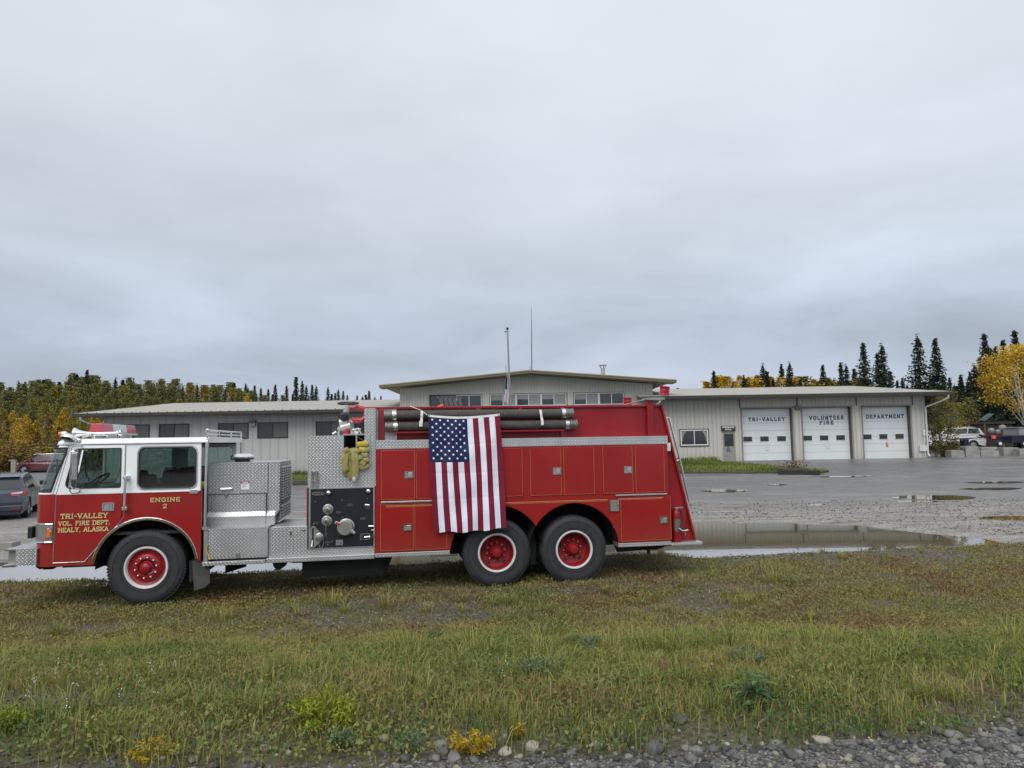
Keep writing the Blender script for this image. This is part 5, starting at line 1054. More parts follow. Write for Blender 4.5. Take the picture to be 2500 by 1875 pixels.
# wing window with curtains, personnel door, sign, lamp, downpipes
def slider(x0, x1, z0, z1, y, fr, gl=WGL, parts=2, mull=.05, name='window', curtain=False, shade=False):
    m = MB(); m.prism([rect(x0 - .04, x1 + .04, z0 - .04, z1 + .04), rect(x0 + .035, x1 - .035, z0 + .035, z1 - .035)], y - .05, y + .02)
    for i in range(1, parts): xm = x0 + (x1 - x0) * i / parts; m.box(xm - mull / 2, xm + mull / 2, y - .045, y + .02, z0 + .035, z1 - .035)
    w = bpart(m, name, fr); m = MB(); m.m = 0
    for i in range(parts):
        a, b = x0 + (x1 - x0) * i / parts, x0 + (x1 - x0) * (i + 1) / parts; m.m = 1 if (shade and i % 2) else 0; m.box(a + .02, b - .02, y + .0, y + .006, z0 + .02, z1 - .02)
        if shade == 'top': m.m = 1; m.box(a + .04, b - .04, y - .006, y - .001, z0 + (z1 - z0) * random.uniform(.45, .62), z1 - .02)
        if curtain: m.m = 1; s_ = 1 if i else -1; e_ = b - .05 if i else a + .05; m.prism([(e_, z1 - .06), (e_ - s_ * .32, z1 - .06), (e_ - s_ * .22, z1 - .2), (e_ - s_ * .1, z1 - .45), (e_ - s_ * .05, z0 + .25), (e_, z0 + .2)], y - .006, y - .001)
    bpart(m, 'pane', [gl, CURT if curtain or shade == 'top' else SHADE], w); return w
m = MB(); m.box(9.75, 28.9, 50.6, 50.65, .5, 4.9); bpart(m, 'inner_wall', DARK)
slider(*winR, 50.0, FRW, curtain=True); m = MB(); m.prism([rect(winR[0] - .1, winR[1] + .1, winR[2] - .1, winR[3] + .1), rect(winR[0] - .045, winR[1] + .045, winR[2] - .045, winR[3] + .045)], 49.94, 50.0); bpart(m, 'window_trim', FRB)
a, b, z0, z1 = doorR; m = MB(); m.m = 0; m.prism([rect(a, b, z0, z1), rect(a + .17, b - .17, z1 - .98, z1 - .22)], 50.02, 50.08); m.m = 1; m.box(a + .17, b - .17, 50.05, 50.06, z1 - .98, z1 - .22); m.m = 2; m.prism([rect(a + .12, b - .12, z1 - 1.03, z1 - .17), rect(a + .17, b - .17, z1 - .98, z1 - .22)], 50.0, 50.02)
dR = bpart(m, 'entry_door', [M('door_taupe', (.23, .22, .185), .5, 0, .08, 2), WGL, FRB]); m = MB(); xc, zc = PY('E', 438, 532, 50)
m.prism([(xc - .17, zc - .17), (xc + .17, zc - .17), (xc + .1, zc - .02), (xc + .04, zc + .17), (xc - .04, zc + .17), (xc - .1, zc - .02)], 50.008, 50.0195); bpart(m, 'door_emblem', M('emblem_blue_grey', (.06, .09, .13), .5, 0, .8, 14), dR)
m = MB(); m.lathe([(0, -.07), (.03, -.06), (.03, -.03), (.015, 0)], (a + .08, 50.02, 1.6), (0, 1, 0), 10); bpart(m, 'door_handle', ALU, dR)
x0, z1 = PY('E', 394, 393, 49.95); x1, z0 = PY('E', 480, 422, 49.95); m = MB(); m.m = 0; m.box(x0, x1, 49.90, 49.97, z0, z1); m.m = 1; zm = (z0 + z1) / 2; lettering(m, 'NORDMARK', x0 + .07, x1 - .07, zm + .02, .12, 49.899, .2, .001, .2); lettering(m, 'HALL', x0 + .28, x1 - .28, z0 + .05, .11, 49.899, .2, .001, .2)
bpart(m, 'hall_sign', [M('sign_brown', (.03, .022, .02), .6), WSTRAP], recalc=False)
x, z = PY('E', 855, 282, 49.9); m = MB(); m.box(x - .2, x + .2, 49.78, 50, z - .05, z + .12); m.box(x - .17, x + .17, 49.8, 49.95, z - .16, z - .05); bpart(m, 'wall_lamp', M('lamp_bronze', (.13, .12, .1), .5, .3, .15, 6))
def downpipe(x, xo, ze, zg, sg):
    m = MB(); m.tube([(xo, 48.75, ze - .2), (xo, 48.8, ze - .42), (xo - sg * .25, 49.1, ze - .62), (x, 49.8, ze - 1.0), (x, 49.86, ze - 1.25), (x, 49.88, zg + .25), (x + sg * .0, 49.7, zg + .08)], .062, 8); bpart(m, 'downpipe', PIPE)
downpipe(29.0, 30.0, 5.2, .66, 1); downpipe(9.9, 10.15, 5.2, .6, 1); downpipe(-28.6, -29.7, 4.66, .1, -1)
m = MB(); m.box(28.45, 28.95, 49.86, 50, 1.1, 1.5); m.box(28.75, 28.9, 49.88, 50, 2.2, 2.6); m.tube([(28.83, 49.93, .7), (28.83, 49.93, 4.8)], .03, 6); bpart(m, 'meter_box', PIPE)
# left wing
lws = [(-27.65, -25.57), (-24.84, -22.78), (-20.69, -18.61), (-17.91, -15.84), (-13.81, -11.74), (-11.1, -9.4)]
wL = wing(-28.78, -8.2, .1, 4.48, 4.66, -30.2, -7.75, SIDL, [rect(a, b, 2.80, 3.84) for a, b in lws], 'left')
for a, b in lws: slider(a, b, 2.80, 3.84, 50.0, FRB, gl=M('dim_glass', (.035, .038, .038), .1, 0, .2, 1), shade=True)
x, z = -18.27, 3.83; m = MB(); m.m = 0; m.box(x - .24, x + .24, 49.75, 50, z - .0, z + .2); m.m = 1; m.box(x - .2, x + .2, 49.78, 50, z - .2, z - .01); bpart(m, 'wall_lamp', [MATS['lamp_bronze'], M('lamp_lens', (.3, .3, .27), .3, 0, .2, 20)])
# snow-guard stubs / screws along the eaves
m = MB()
for i in range(36): m.box(-29.9 + i * .61, -29.86 + i * .61, 48.83, 48.9, 4.66, 4.72)
bpart(m, 'roof_fasteners', GUT)
# raised middle with gable front
m = MB(); wm = [(-5.89, -2.22), (-1.57, 3.88), (4.44, 8.0)]; zw0, zw1 = 4.80, 5.62
gz = lambda x: 7.02 - (abs(x - 1.28)) * .091
m.prism([[(-8.09, -.2), (10.12, -.2), (10.12, gz(10.12)), (1.28, gz(1.28)), (-8.09, gz(-8.09))]] + [rect(a, b, zw0, zw1) for a, b in wm], 51, 51.12)
m.box(-8.09, -7.97, 51.12, 76, 3.0, gz(-8.09)); m.box(10.0, 10.12, 51.12, 76, 3.0, gz(10.1)); bpart(m, 'wall', siding('beige_siding_middle', (.50, .485, .43), .2))
m = MB(); top = lambda x: 7.25 - abs(x - 1.31) * .0835
m.prism([(-9.35, top(-9.35)), (1.31, top(1.31)), (11.58, top(11.58)), (11.58, top(11.58) - .07), (1.31, top(1.31) - .07), (-9.35, top(-9.35) - .07)], 49.6, 77.5); bpart(m, 'roof', TAN)
m = MB(); m.prism([(-9.31, top(-9.35) - .22), (-9.31, top(-9.35) - .072), (1.31, top(1.31) - .072), (11.54, top(11.58) - .072), (11.54, top(11.58) - .22), (1.31, top(1.31) - .22)], 49.63, 49.7); bpart(m, 'fascia', GUT if 0 else M('brown_fascia', (.12, .10, .065), .6, 0, .1, 2))
m = MB(); pr = [(-9.31, top(-9.35) - .1), (1.31, top(1.31) - .1), (11.54, top(11.58) - .1), (11.54, top(11.58) - .13), (10.12, gz(10.12) - .02), (1.31, gz(1.28) - .02), (-8.09, gz(-8.09) - .02), (-9.31, top(-9.35) - .13)]
m.prism([(-9.31, top(-9.35) - .2), (1.31, top(1.31) - .2), (11.54, top(11.58) - .2), (11.54, top(11.58) - .23), (1.31, top(1.31) - .23), (-9.31, top(-9.35) - .23)], 49.7, 51.0); bpart(m, 'soffit', SOF)
m = MB(); m.box(-7.95, 10, 52.2, 52.25, 3, 6.2); bpart(m, 'inner_wall', DARK)
DG = M('dim_upper_glass', (.018, .022, .024), .07, 0, .2, 1, 0, .7)
slider(-5.89, -4.06, zw0, zw1, 51, FRB, DG, 1); slider(-4.0, -2.22, zw0, zw1, 51, FRW, DG, 2)
slider(-1.57, .25, zw0, zw1, 51, FRW, DG, 2, shade='top'); slider(.31, 2.05, zw0, zw1, 51, FRW, DG, 2, shade='top'); slider(2.11, 3.88, zw0, zw1, 51, FRW, DG, 2, shade='top')
slider(4.44, 6.20, zw0, zw1, 51, FRW, DG, 2, shade='top'); slider(6.27, 8.0, zw0, zw1, 51, FRW, DG, 2)
for a, b in wm: m = MB(); m.prism([rect(a - .06, b + .06, zw0 - .06, zw1 + .06), rect(a - .02, b + .02, zw0 - .02, zw1 + .02)], 50.93, 51.0); bpart(m, 'window_trim', FRB)
# roof vent, radio mast, small mast
x, z = PY('S', 1582, 585, 52); xt, zt = PY('S', 1582, 530, 52); m = MB(); m.lathe([(.14, z - .3), (.14, zt - .25)], (x, 52, 0), (0, 0, 1), 14); m.lathe([(0, zt - .02), (.30, zt - .02), (.30, zt + .02), (0, zt + .05)], (x, 52, 0), (0, 0, 1), 16)
for i in range(5): a = R(72 * i); m.tube([(x + .14 * math.cos(a), 52 + .14 * math.sin(a), zt - .25), (x + .27 * math.cos(a), 52 + .27 * math.sin(a), zt - .02)], .02, 5)
bpart(m, 'roof_vent', M('galvanised', (.36, .35, .33), .5, .5, .2, 5))
m = MB(); x, zt = PY('S', 1097, 138, 52); m.tube([(x - .06, 52, 6.8), (x - .02, 52, 9), (x, 52, 10.3), (x + .01, 52, zt)], [.045, .04, .03, .012], 6); m.tube([(x - .18, 52, 6.8), (x - .17, 52, 7.7)], .02, 5)
tag(m.build('radio_mast', M('mast_grey', (.16, .17, .18), .5, .4, .15, 4)), 'tall thin radio mast rising from the ridge of the middle roof', 'antenna')
m = MB(); x, zt = PY('S', 927, 530, 52); m.tube([(x, 52, 6.6), (x, 52, zt)], .022, 5); tag(m.build('whip_antenna', MATS['mast_grey']), 'short whip antenna on the roof just behind the flagpole', 'antenna')
# flagpole with half-mast flag
FY = 44.0; xt, zt = PY('S', 937, 285, FY); xb, zb = PY('S', 955, 790, FY); k_ = (xb - xt) / (zt - zb); x_g = xb + k_ * zb
fp = empty('flagpole', (x_g, FY, .2), 0, 'grey metal flagpole standing before the middle of the station', 'flagpole')
m = MB(); m.tube([(0, 0, 0), (xt - x_g, 0, zt - .25)], [.085, .05], 12); m.build('pole', M('pole_aluminium', (.30, .29, .27), .45, .6, .1, 2), fp)
m = MB(); m.lathe([(0, -.09), (.07, -.06), (.09, 0), (.07, .06), (0, .09)], (xt - x_g, 0, zt - .18), (0, 0, 1), 14); m.box(xt - x_g - .2, xt - x_g, -.03, .03, zt - .4, zt - .35); m.build('finial', BLK, fp)
m = MB(); q, w = PY('S', 926, 300, FY), PY('S', 935, 615, FY); m.tube([(q[0] - x_g, 0, q[1] - .2), (w[0] - x_g, 0, w[1] - .2), (xb - x_g - .12, 0, zb - 2.2)], .012, 4); m.build('halyard', WSTRAP, fp)
fl = empty('flag', (0, 0, 0), 0, 'small american flag hanging limp at half mast on the flagpole', 'flag')
c = [PY('S', x_, y_, FY) for x_, y_ in ((930, 612), (945, 620), (952, 795), (912, 772))]
def fcor2(u, v): a = Vector(c[0]).lerp(Vector(c[1]), u); b = Vector(c[3]).lerp(Vector(c[2]), u); p = a.lerp(b, v ** .8); return p.x - .02 * math.sin(v * 9), p.y
make_flag(fcor2, lambda u, v: FY - .14 + .045 * math.sin(u * 11 + v * 3), 30, 40, False, fl)
# ================================================================== VEGETATION
def np_mesh(name, V, F4=None, F3=None, mat=None, tint=None, parent=None, smooth=False):
    me = bpy.data.meshes.new(name); V = np.ascontiguousarray(V, dtype=np.float32); me.vertices.add(len(V)); me.vertices.foreach_set('co', V.ravel())
    parts = []; tot = []
    if F4 is not None and len(F4): parts.append(np.asarray(F4, np.int32).ravel()); tot.append(np.full(len(F4), 4, np.int32))
    if F3 is not None and len(F3): parts.append(np.asarray(F3, np.int32).ravel()); tot.append(np.full(len(F3), 3, np.int32))
    li = np.concatenate(parts); lt = np.concatenate(tot); ls = np.concatenate([[0], np.cumsum(lt)[:-1]]).astype(np.int32)
    me.loops.add(len(li)); me.loops.foreach_set('vertex_index', li); me.polygons.add(len(lt)); me.polygons.foreach_set('loop_start', ls); me.polygons.foreach_set('loop_total', lt)
    if smooth: me.polygons.foreach_set('use_smooth', np.ones(len(lt), bool))
    me.update(calc_edges=True)
    if tint is not None: a = me.attributes.new('tint', 'FLOAT', 'POINT'); a.data.foreach_set('value', np.ascontiguousarray(tint, dtype=np.float32))
    if mat: me.materials.append(mat)
    o = bpy.data.objects.new(name, me); COL.objects.link(o); o.parent = parent; return o
def leaf_mat(name, stops, rough=.6, trans=.25, spec=.2):
    m, n, b = nodes(name); a = n.nodes.new('ShaderNodeAttribute'); a.attribute_name = 'tint'; c = rampn(n, a.outputs['Fac'], stops)
    n.links.new(c, b.inputs['Base Color']); b.inputs['Roughness'].default_value = rough; b.inputs['Specular IOR Level'].default_value = spec
    if trans:
        t = n.nodes.new('ShaderNodeBsdfTranslucent'); n.links.new(c, t.inputs[0]); x = n.nodes.new('ShaderNodeMixShader'); x.inputs[0].default_value = trans
        n.links.new(b.outputs[0], x.inputs[1]); n.links.new(t.outputs[0], x.inputs[2]); n.links.new(x.outputs[0], n.nodes['Material Output'].inputs[0])
    return m
LG = leaf_mat('leaves_green', [(0, (.08, .088, .032)), (.5, (.155, .155, .052)), (1, (.26, .235, .08))])
LY = leaf_mat('leaves_yellow_green', [(0, (.10, .09, .024)), (.5, (.22, .19, .04)), (1, (.38, .30, .055))])
LGD = leaf_mat('leaves_gold', [(0, (.17, .105, .018)), (.5, (.44, .28, .035)), (1, (.66, .46, .06))])
LO = leaf_mat('leaves_russet', [(0, (.085, .055, .02)), (.5, (.19, .12, .035)), (1, (.33, .22, .06))])
LA = leaf_mat('leaves_aspen_gold', [(0, (.20, .13, .015)), (.5, (.48, .30, .025)), (1, (.72, .50, .05))])
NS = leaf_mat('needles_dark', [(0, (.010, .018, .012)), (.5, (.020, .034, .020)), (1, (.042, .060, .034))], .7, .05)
NG = leaf_mat('needles_green', [(0, (.035, .046, .024)), (.5, (.065, .082, .038)), (1, (.11, .125, .06))], .7, .05)
BARK = M('grey_bark', (.10, .09, .075), .9, 0, .3, 6); BIRCH = M('pale_bark', (.42, .40, .34), .8, 0, .35, 5)
def quads(C, size, rg, upright=0.0, aspect=.7, along=None):
    n = len(C); d = rg.normal(size=(n, 3)) if along is None else along + rg.normal(size=(n, 3)) * .35; d /= np.linalg.norm(d, axis=1, keepdims=True) + 1e-9
    e = rg.normal(size=(n, 3)); e[:, 2] *= (1 - upright); e -= d * (e * d).sum(1, keepdims=True); e /= np.linalg.norm(e, axis=1, keepdims=True) + 1e-9
    s = (size if np.ndim(size) else np.full(n, size))[:, None]
    V = np.stack([C - d * s * .5, C + e * s * aspect * .5, C + d * s * .5, C - e * s * aspect * .5], 1).reshape(-1, 3)
    F = np.arange(n * 4).reshape(n, 4); return V, F
def unlink_tree(o):
    return o
PROT = []
def deciduous(h, w, seed, mat, bark=BIRCH, nl=2600, ls=.2, base=.18, lean=0, ncl=48, stems=1, shape=1.0, sig=.13):
    rg = np.random.default_rng(seed); e = bpy.data.objects.new('tree', None); COL.objects.link(e); m = MB(); cl = []
    for s_ in range(stems):
        ox = (s_ - (stems - 1) / 2) * .5; ln = lean + (rg.normal() * .06) + ox * .15
        tp = [(ox + ln * h * t + .12 * math.sin(t * 7 + seed + s_), .1 * math.sin(t * 5 + seed) + ox * .3, h * t) for t in np.linspace(0, .93, 8)]
        m.tube(tp, [max(.010 * h * (1 - t) ** .8, .015) for t in np.linspace(0, .95, 8)], 6)
        for i in range(ncl // stems):
            t = base + (1 - base) * rg.random() ** .85; k = min(int(t * 7 / .93), 7); p0 = Vector(tp[k]); az = rg.random() * 6.283
            u = (t - base) / (1 - base); rad = w / 2 * ((math.sin(math.pi * min(1, u * .82 + .16)) ** .7) if shape == 1 else min(1, (u + .12) * 3) ** .6 * (1.05 - u) ** (.5 if mat in (LG, LY) else .7)) * (.3 + .7 * rg.random() ** .5)
            p1 = Vector((p0.x + rad * math.cos(az), p0.y + rad * math.sin(az), min(h * .98, h * t + rad * .25 + rg.normal() * .02 * h)))
            if i % 2 == 0: m.tube([p0 - Vector((0, 0, rad * .5)), (p0 + p1) / 2 + Vector((0, 0, rad * .05)), p1], [max(.004 * h, .012), .012, .006], 4, caps=False)
            cl.append((p1.x, p1.y, p1.z))
    tk = m.build('trunk', bark, e, recalc=False); cl = np.array(cl); k = rg.integers(0, len(cl), nl); ct = rg.random(len(cl))
    C = cl[k] + rg.normal(size=(nl, 3)) * np.array([sig * w, sig * w, sig * w * .8]) * (.5 + ct[k, None]); C[:, 2] = np.clip(C[:, 2], h * base * .6, h * 1.02)
    if shape != 1: C[:, :2] *= np.clip((1.75 if mat in (LG, LY) else 1.55) - 1.25 * C[:, 2:] / h, .3, 1)
    V, F = quads(C, ls * (.6 + .8 * rg.random(nl)), rg, aspect=.85); t = np.clip(ct[k] * .6 + rg.random(nl) * .4, 0, 1)
    np_mesh('crown', V, F, None, mat, np.repeat(t, 4), e); e['h'] = h; return e
def spruce(h, w, seed, mat=NS, dens=1.0, club=.3):
    rg = np.random.default_rng(seed); e = bpy.data.objects.new('spruce', None); COL.objects.link(e); m = MB(); m.tube([(0, 0, 0), (.05, 0, h * .5), (0, 0, h * .99)], [.013 * h, .008 * h, .01], 6)
    C = []; D = []; T = []; z = h * .06
    while z < h * .985:
        u = z / h; L = w / 2 * ((1 - u) ** .85) * (1 + .12 * math.sin(u * 21 + seed)) + .05 * (u > .85) + club * .12 * math.exp(-((u - .9) / .05) ** 2)
        nb = int(8 + 4 * (1 - u)); a0 = rg.random() * 6.28
        for i in range(nb):
            if rg.random() < .10: continue
            az = a0 + i * 6.283 / nb + rg.normal() * .25; l = L * (.55 + .65 * rg.random()); tt = rg.random(); zj = rg.normal() * .13; dr = -.35 * (1 - u) - .05
            ns = max(2, int(l / .2 * dens))
            for k in range(ns):
                f = (k + .6) / ns; r = l * f; c = (r * math.cos(az), r * math.sin(az), z + dr * r + .18 * r * f * f / max(l, .1) * l)
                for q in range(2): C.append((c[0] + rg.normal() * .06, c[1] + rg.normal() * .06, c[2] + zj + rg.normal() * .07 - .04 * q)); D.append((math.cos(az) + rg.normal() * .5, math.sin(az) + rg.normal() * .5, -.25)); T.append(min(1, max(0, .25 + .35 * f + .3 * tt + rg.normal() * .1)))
        z += .21 * (1.15 - .5 * u) * max(.8, h / 11)
    C = np.array(C); D = np.array(D); V, F = quads(C, .34 * (.6 + .6 * rg.random(len(C))), rg, aspect=.5, along=D); m.build('trunk', BARK, e, recalc=False)
    np_mesh('crown', V, F, None, mat, np.repeat(np.array(T), 4), e); e['h'] = h; return e
def tag_tree(o, name, label, cat, group): o.name = name; tag(o, label, cat, group)
USED = set()
def place(proto, px_, py_, Y, name, label, group, cat='tree', wsc=1.0, zg=None):
    """stand a copy of proto at distance Y, its top at the measured height"""
    x, zt = PY('X', px_, py_, Y); z0 = float(terrain(x, Y)) if zg is None else zg
    if proto.name in USED: o = copy_tree(proto)
    else: o = proto; USED.add(proto.name)
    o.location = (x, Y, z0 - .05); s = max(.5, zt - z0) / proto['h']; o.scale = (s * wsc, s * wsc, s); o.rotation_euler = (0, 0, random.uniform(0, 6.28)); nm = proto.name
    if 'h' in o: pass
    o['label'] = label; o['category'] = cat; o['group'] = group
    if o is not proto: o.name = name
    else: RENAME.append((o, name))
    return o
RENAME = []
NEW = lambda f, *a, **k: f(*a, **k)
Gs = [deciduous(9, 3.8, 21 + i, LG, BARK, nl=3800, ls=.19, base=.08, ncl=110, shape=2, sig=.10) for i in range(3)]
Ys = [deciduous(8, 2.8, 31 + i, LY, nl=3200, ls=.18, base=.1, ncl=95, shape=2, sig=.11) for i in range(2)]
Os = [deciduous(7, 3.6, 41 + i, LGD, nl=2800, ls=.18, base=.08, ncl=80, shape=2, sig=.10) for i in range(2)]
Rs = [deciduous(6, 3.5, 51 + i, LO, nl=2600, ls=.17, base=.05, ncl=75, shape=2, sig=.10) for i in range(2)]
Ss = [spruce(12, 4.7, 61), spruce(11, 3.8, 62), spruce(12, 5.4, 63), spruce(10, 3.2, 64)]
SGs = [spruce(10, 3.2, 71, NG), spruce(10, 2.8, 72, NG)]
BU = [deciduous(2.2, 2.8, 81, LO, BARK, 1300, .14, .02, ncl=34), deciduous(2.0, 2.8, 82, LY, BARK, 1300, .13, .02, ncl=34), deciduous(2.0, 2.6, 83, LGD, BARK, 1200, .13, .02, ncl=34)]
prof = lambda x: float(np.interp(x, [-250, 0, 60, 140, 200, 260, 400, 470, 560, 640, 760, 850, 950], [925, 936, 932, 928, 918, 930, 932, 928, 940, 950, 958, 968, 976]))
FL_, FG = 'forest on the slope left of the station', None
lab = {'g': 'leafy green tree in the forest on the slope at left', 'y': 'yellow green tree in the forest on the slope at left', 'o': 'golden autumn tree at the front of the forest at left', 'r': 'russet brown tree at the front of the forest at left', 's': 'dark narrow spruce among the leafy trees at left', 'sg': 'greenish bushy spruce in the forest at left'}
rr_ = random.Random(5)
def row(x0, x1, step, Y, off, kinds, jit=9):
    x = x0
    while x < x1:
        k = rr_.choice(kinds); pr = rr_.choice({'g': Gs, 'y': Ys, 'o': Os, 'r': Rs, 's': Ss, 'sg': SGs}[k]); py = prof(x) + off + rr_.uniform(-jit, jit) - (6 if k in 's' else 0)
        place(pr, x, py, Y + rr_.uniform(-4, 4), 'spruce' if k[0] == 's' else 'forest_tree', lab[k], {'g': 'green trees', 'y': 'yellow green trees', 'o': 'golden trees', 'r': 'russet trees', 's': 'dark spruces', 'sg': 'greenish spruces'}[k] + ' of the left forest', wsc=1.15 if k[0] != 's' else .95)
        x += step * rr_.uniform(.7, 1.3)
row(-240, 600, 19, 112, 3, ['g', 'g', 'g', 'sg', 'g', 'g', 'g', 's'], 11)
row(-240, 640, 22, 101, 16, ['g', 'g', 'g', 'y', 'g', 'sg'], 9)
row(-220, 480, 27, 92, 38, ['g', 'y', 'g', 'g', 'y', 'g'])
row(-200, 420, 28, 84, 64, ['y', 'o', 'y', 'g', 'y', 'o', 'g'], 12)
row(-200, 360, 26, 77, 86, ['o', 'o', 'r', 'o', 'y', 'o'], 14)
row(-200, 330, 32, 73, 125, ['r', 'o', 'r', 'r', 'y'], 12)
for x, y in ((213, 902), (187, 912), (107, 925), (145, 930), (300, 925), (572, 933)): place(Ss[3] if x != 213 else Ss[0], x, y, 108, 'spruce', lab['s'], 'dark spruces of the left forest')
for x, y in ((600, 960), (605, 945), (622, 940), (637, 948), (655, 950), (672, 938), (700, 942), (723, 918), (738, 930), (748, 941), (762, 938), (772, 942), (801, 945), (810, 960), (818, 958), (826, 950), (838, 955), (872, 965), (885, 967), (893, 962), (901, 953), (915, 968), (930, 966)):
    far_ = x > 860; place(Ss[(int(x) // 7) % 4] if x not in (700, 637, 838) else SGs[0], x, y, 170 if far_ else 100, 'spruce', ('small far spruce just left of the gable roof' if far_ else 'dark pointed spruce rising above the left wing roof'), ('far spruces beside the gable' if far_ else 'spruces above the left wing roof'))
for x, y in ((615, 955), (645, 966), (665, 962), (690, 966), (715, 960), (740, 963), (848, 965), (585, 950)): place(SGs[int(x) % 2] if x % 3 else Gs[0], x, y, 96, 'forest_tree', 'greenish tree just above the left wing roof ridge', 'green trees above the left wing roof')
place(Os[0], 606, 962, 94, 'aspen', 'small bright golden aspen above the left wing roof', None)
# bushes at the foot of the forest
x = -160
while x < 330:
    k = rr_.randrange(3); place(BU[k], x, 1085 + rr_.uniform(-14, 12), 70 + rr_.uniform(-1.5, 1.5), 'bush', ['russet bush', 'yellow green bush', 'golden bush'][k] + ' at the foot of the left forest slope', ['russet', 'yellow green', 'golden'][k] + ' bushes of the left slope', 'bush', wsc=1.5); x += 22 * rr_.uniform(.7, 1.3)
# right-hand trees above the roof
for i, (x, y) in enumerate([(1742, 904), (1816, 916), (1862, 889), (1872, 905), (1887, 924), (1907, 889), (1927, 885), (1953, 925), (2008, 890), (2052, 885), (2065, 891), (2085, 898), (2107, 836), (2152, 841), (2141, 861), (2172, 905), (2190, 928), (2203, 922), (2215, 938), (2239, 818), (2282, 825), (2318, 922), (2329, 938), (2343, 934), (2350, 936), (2367, 908), (2384, 905), (2402, 813), (2430, 845), (2448, 829), (2476, 805), (2500, 850), (2540, 820), (2600, 850), (1445, 958), (1655, 945)]):
    big = y < 870; place(Ss[0 if big else i % 4] if x not in (2239, 2152) else Ss[2], x, y, (74 if big else 92) + (i % 3) * 2, 'spruce', ('tall dark spruce rising behind the right wing' if big and x < 2300 else 'dark spruce rising behind the golden aspen at right' if x > 2340 else 'slim dark spruce above the right wing roof'), ('tall spruces behind the right wing' if big and x < 2300 else 'spruces behind the golden aspen' if x > 2340 else 'slim spruces above the right wing roof'))
As = [deciduous(8, 2.0, 91 + i, LA, nl=2600, ls=.16, base=.2, ncl=70, shape=2, sig=.09) for i in range(2)]
x = 1722
while x < 2120:
    y = 926 + rr_.uniform(-8, 9) + (8 if x > 1980 else 0); place(As[rr_.randrange(2)] if x < 1960 or rr_.random() < .3 else Ys[0], x, y, 96 + rr_.uniform(-2, 5), 'aspen', 'golden aspen showing above the right wing roof' if x < 1960 else 'pale yellowish tree above the right wing roof', 'golden aspens above the right wing roof' if x < 1960 else 'pale trees above the right wing roof', wsc=2.0); x += 9 * rr_.uniform(.7, 1.3)
for px2, py2 in ((2345, 915), (2362, 925), (2378, 890), (2392, 870), (2415, 850), (2335, 940), (2268, 930), (2300, 945)): place(Ss[px2 % 4], px2, py2, 80 + px2 % 7, 'spruce', 'dark spruce between the station and the golden aspen', 'spruces between the station and the aspen', wsc=1.15)
x = 2235
while x < 2600:
    for (Y, off, pr) in ((96, 935, Ss), (90, 950, Ss), (84, 968, SGs + Ss), (78, 1000, SGs + Ss[:1])): place(rr_.choice(pr), x + rr_.uniform(-12, 12), off + rr_.uniform(-25, 25), Y, 'spruce', 'dark bushy spruce in the wood beyond the white car', 'spruces in the wood at right', wsc=1.35)
    x += 26
for x, y, Y in ((2300, 965, 66), (2335, 985, 70), (2362, 972, 74), (2395, 990, 76)): place(Gs[int(x) % 3] if x != 2335 else Ys[1], x, y, Y, 'willow', 'green yellow leafy tree just right of the station corner', 'leafy trees right of the station', wsc=1.2)
# sapling at the corner and the big golden aspen
sp_ = deciduous(4.8, 2.3, 101, leaf_mat('leaves_sapling', [(0, (.07, .055, .014)), (.4, (.11, .11, .028)), (1, (.24, .18, .035))]), BARK, 3600, .12, .03, ncl=75, stems=3, sig=.10)
x, zt = PY('X', 2296, 968, 51.5); sp_.location = (x - .1, 51.5, .55); sp_['label'] = 'yellow green sapling growing against the right corner of the station'; sp_['category'] = 'tree'; RENAME.append((sp_, 'sapling'))
big = deciduous(8.9, 5.6, 113, LA, BIRCH, 8500, .14, .38, lean=-.09, ncl=70, stems=3, sig=.062); xb_, _ = PY('X', 2474, 1060, 60); big.location = (xb_ + 1.7, 60, .5); big['label'] = 'big leaning golden aspen at the right edge behind the trailer'; big['category'] = 'tree'; RENAME.append((big, 'golden_aspen'))
# forest across the road, behind the photographer (seen in the truck's glass and paint)
for i in range(16): o = copy_tree(Ss[i % 4]); o.location = (-26 + i * 3.4 + rr_.uniform(-1, 1), -24 - rr_.uniform(0, 6), .6); o.scale = (1.1, 1.1, rr_.uniform(.7, 1.0)); o.name = 'spruce'; o['label'] = 'spruce across the road behind the photographer'; o['group'] = 'spruces across the road'; o['category'] = 'tree'
for p in Gs + Ys + Os + Rs + Ss + SGs + BU + As:
    if p.name not in USED: bpy.data.objects.remove(p)
for o, nme in RENAME: o.name = nme
for o in COL.objects:
    if 'h' in o: del o['h']
# ------------------------------------------------------------------ grass, weeds and stones of the verge
GRASS = leaf_mat('grass_blades', [(0, (0.060, 0.090, 0.028)), (.22, (0.125, 0.164, 0.044)), (.42, (0.230, 0.251, 0.063)), (.58, (0.330, 0.296, 0.098)), (.72, (0.304, 0.245, 0.116)), (.86, (0.191, 0.126, 0.062)), (1, (0.209, 0.091, 0.046))], .8, .3, .08)
COVER = leaf_mat('ground_cover_leaves', [(0, (0.056, 0.105, 0.031)), (.3, (0.135, 0.175, 0.049)), (.5, (0.245, 0.215, 0.062)), (.7, (0.191, 0.136, 0.057)), (.85, (0.137, 0.067, 0.038)), (1, (0.229, 0.086, 0.047))], .6, .2)
def wedge(n, y0, y1, rg, mx_=2.2):
    y = y0 + (y1 - y0) * rg.random(n); hw = .80 * y + mx_; x = (rg.random(n) * 2 - 1) * hw; return x, y
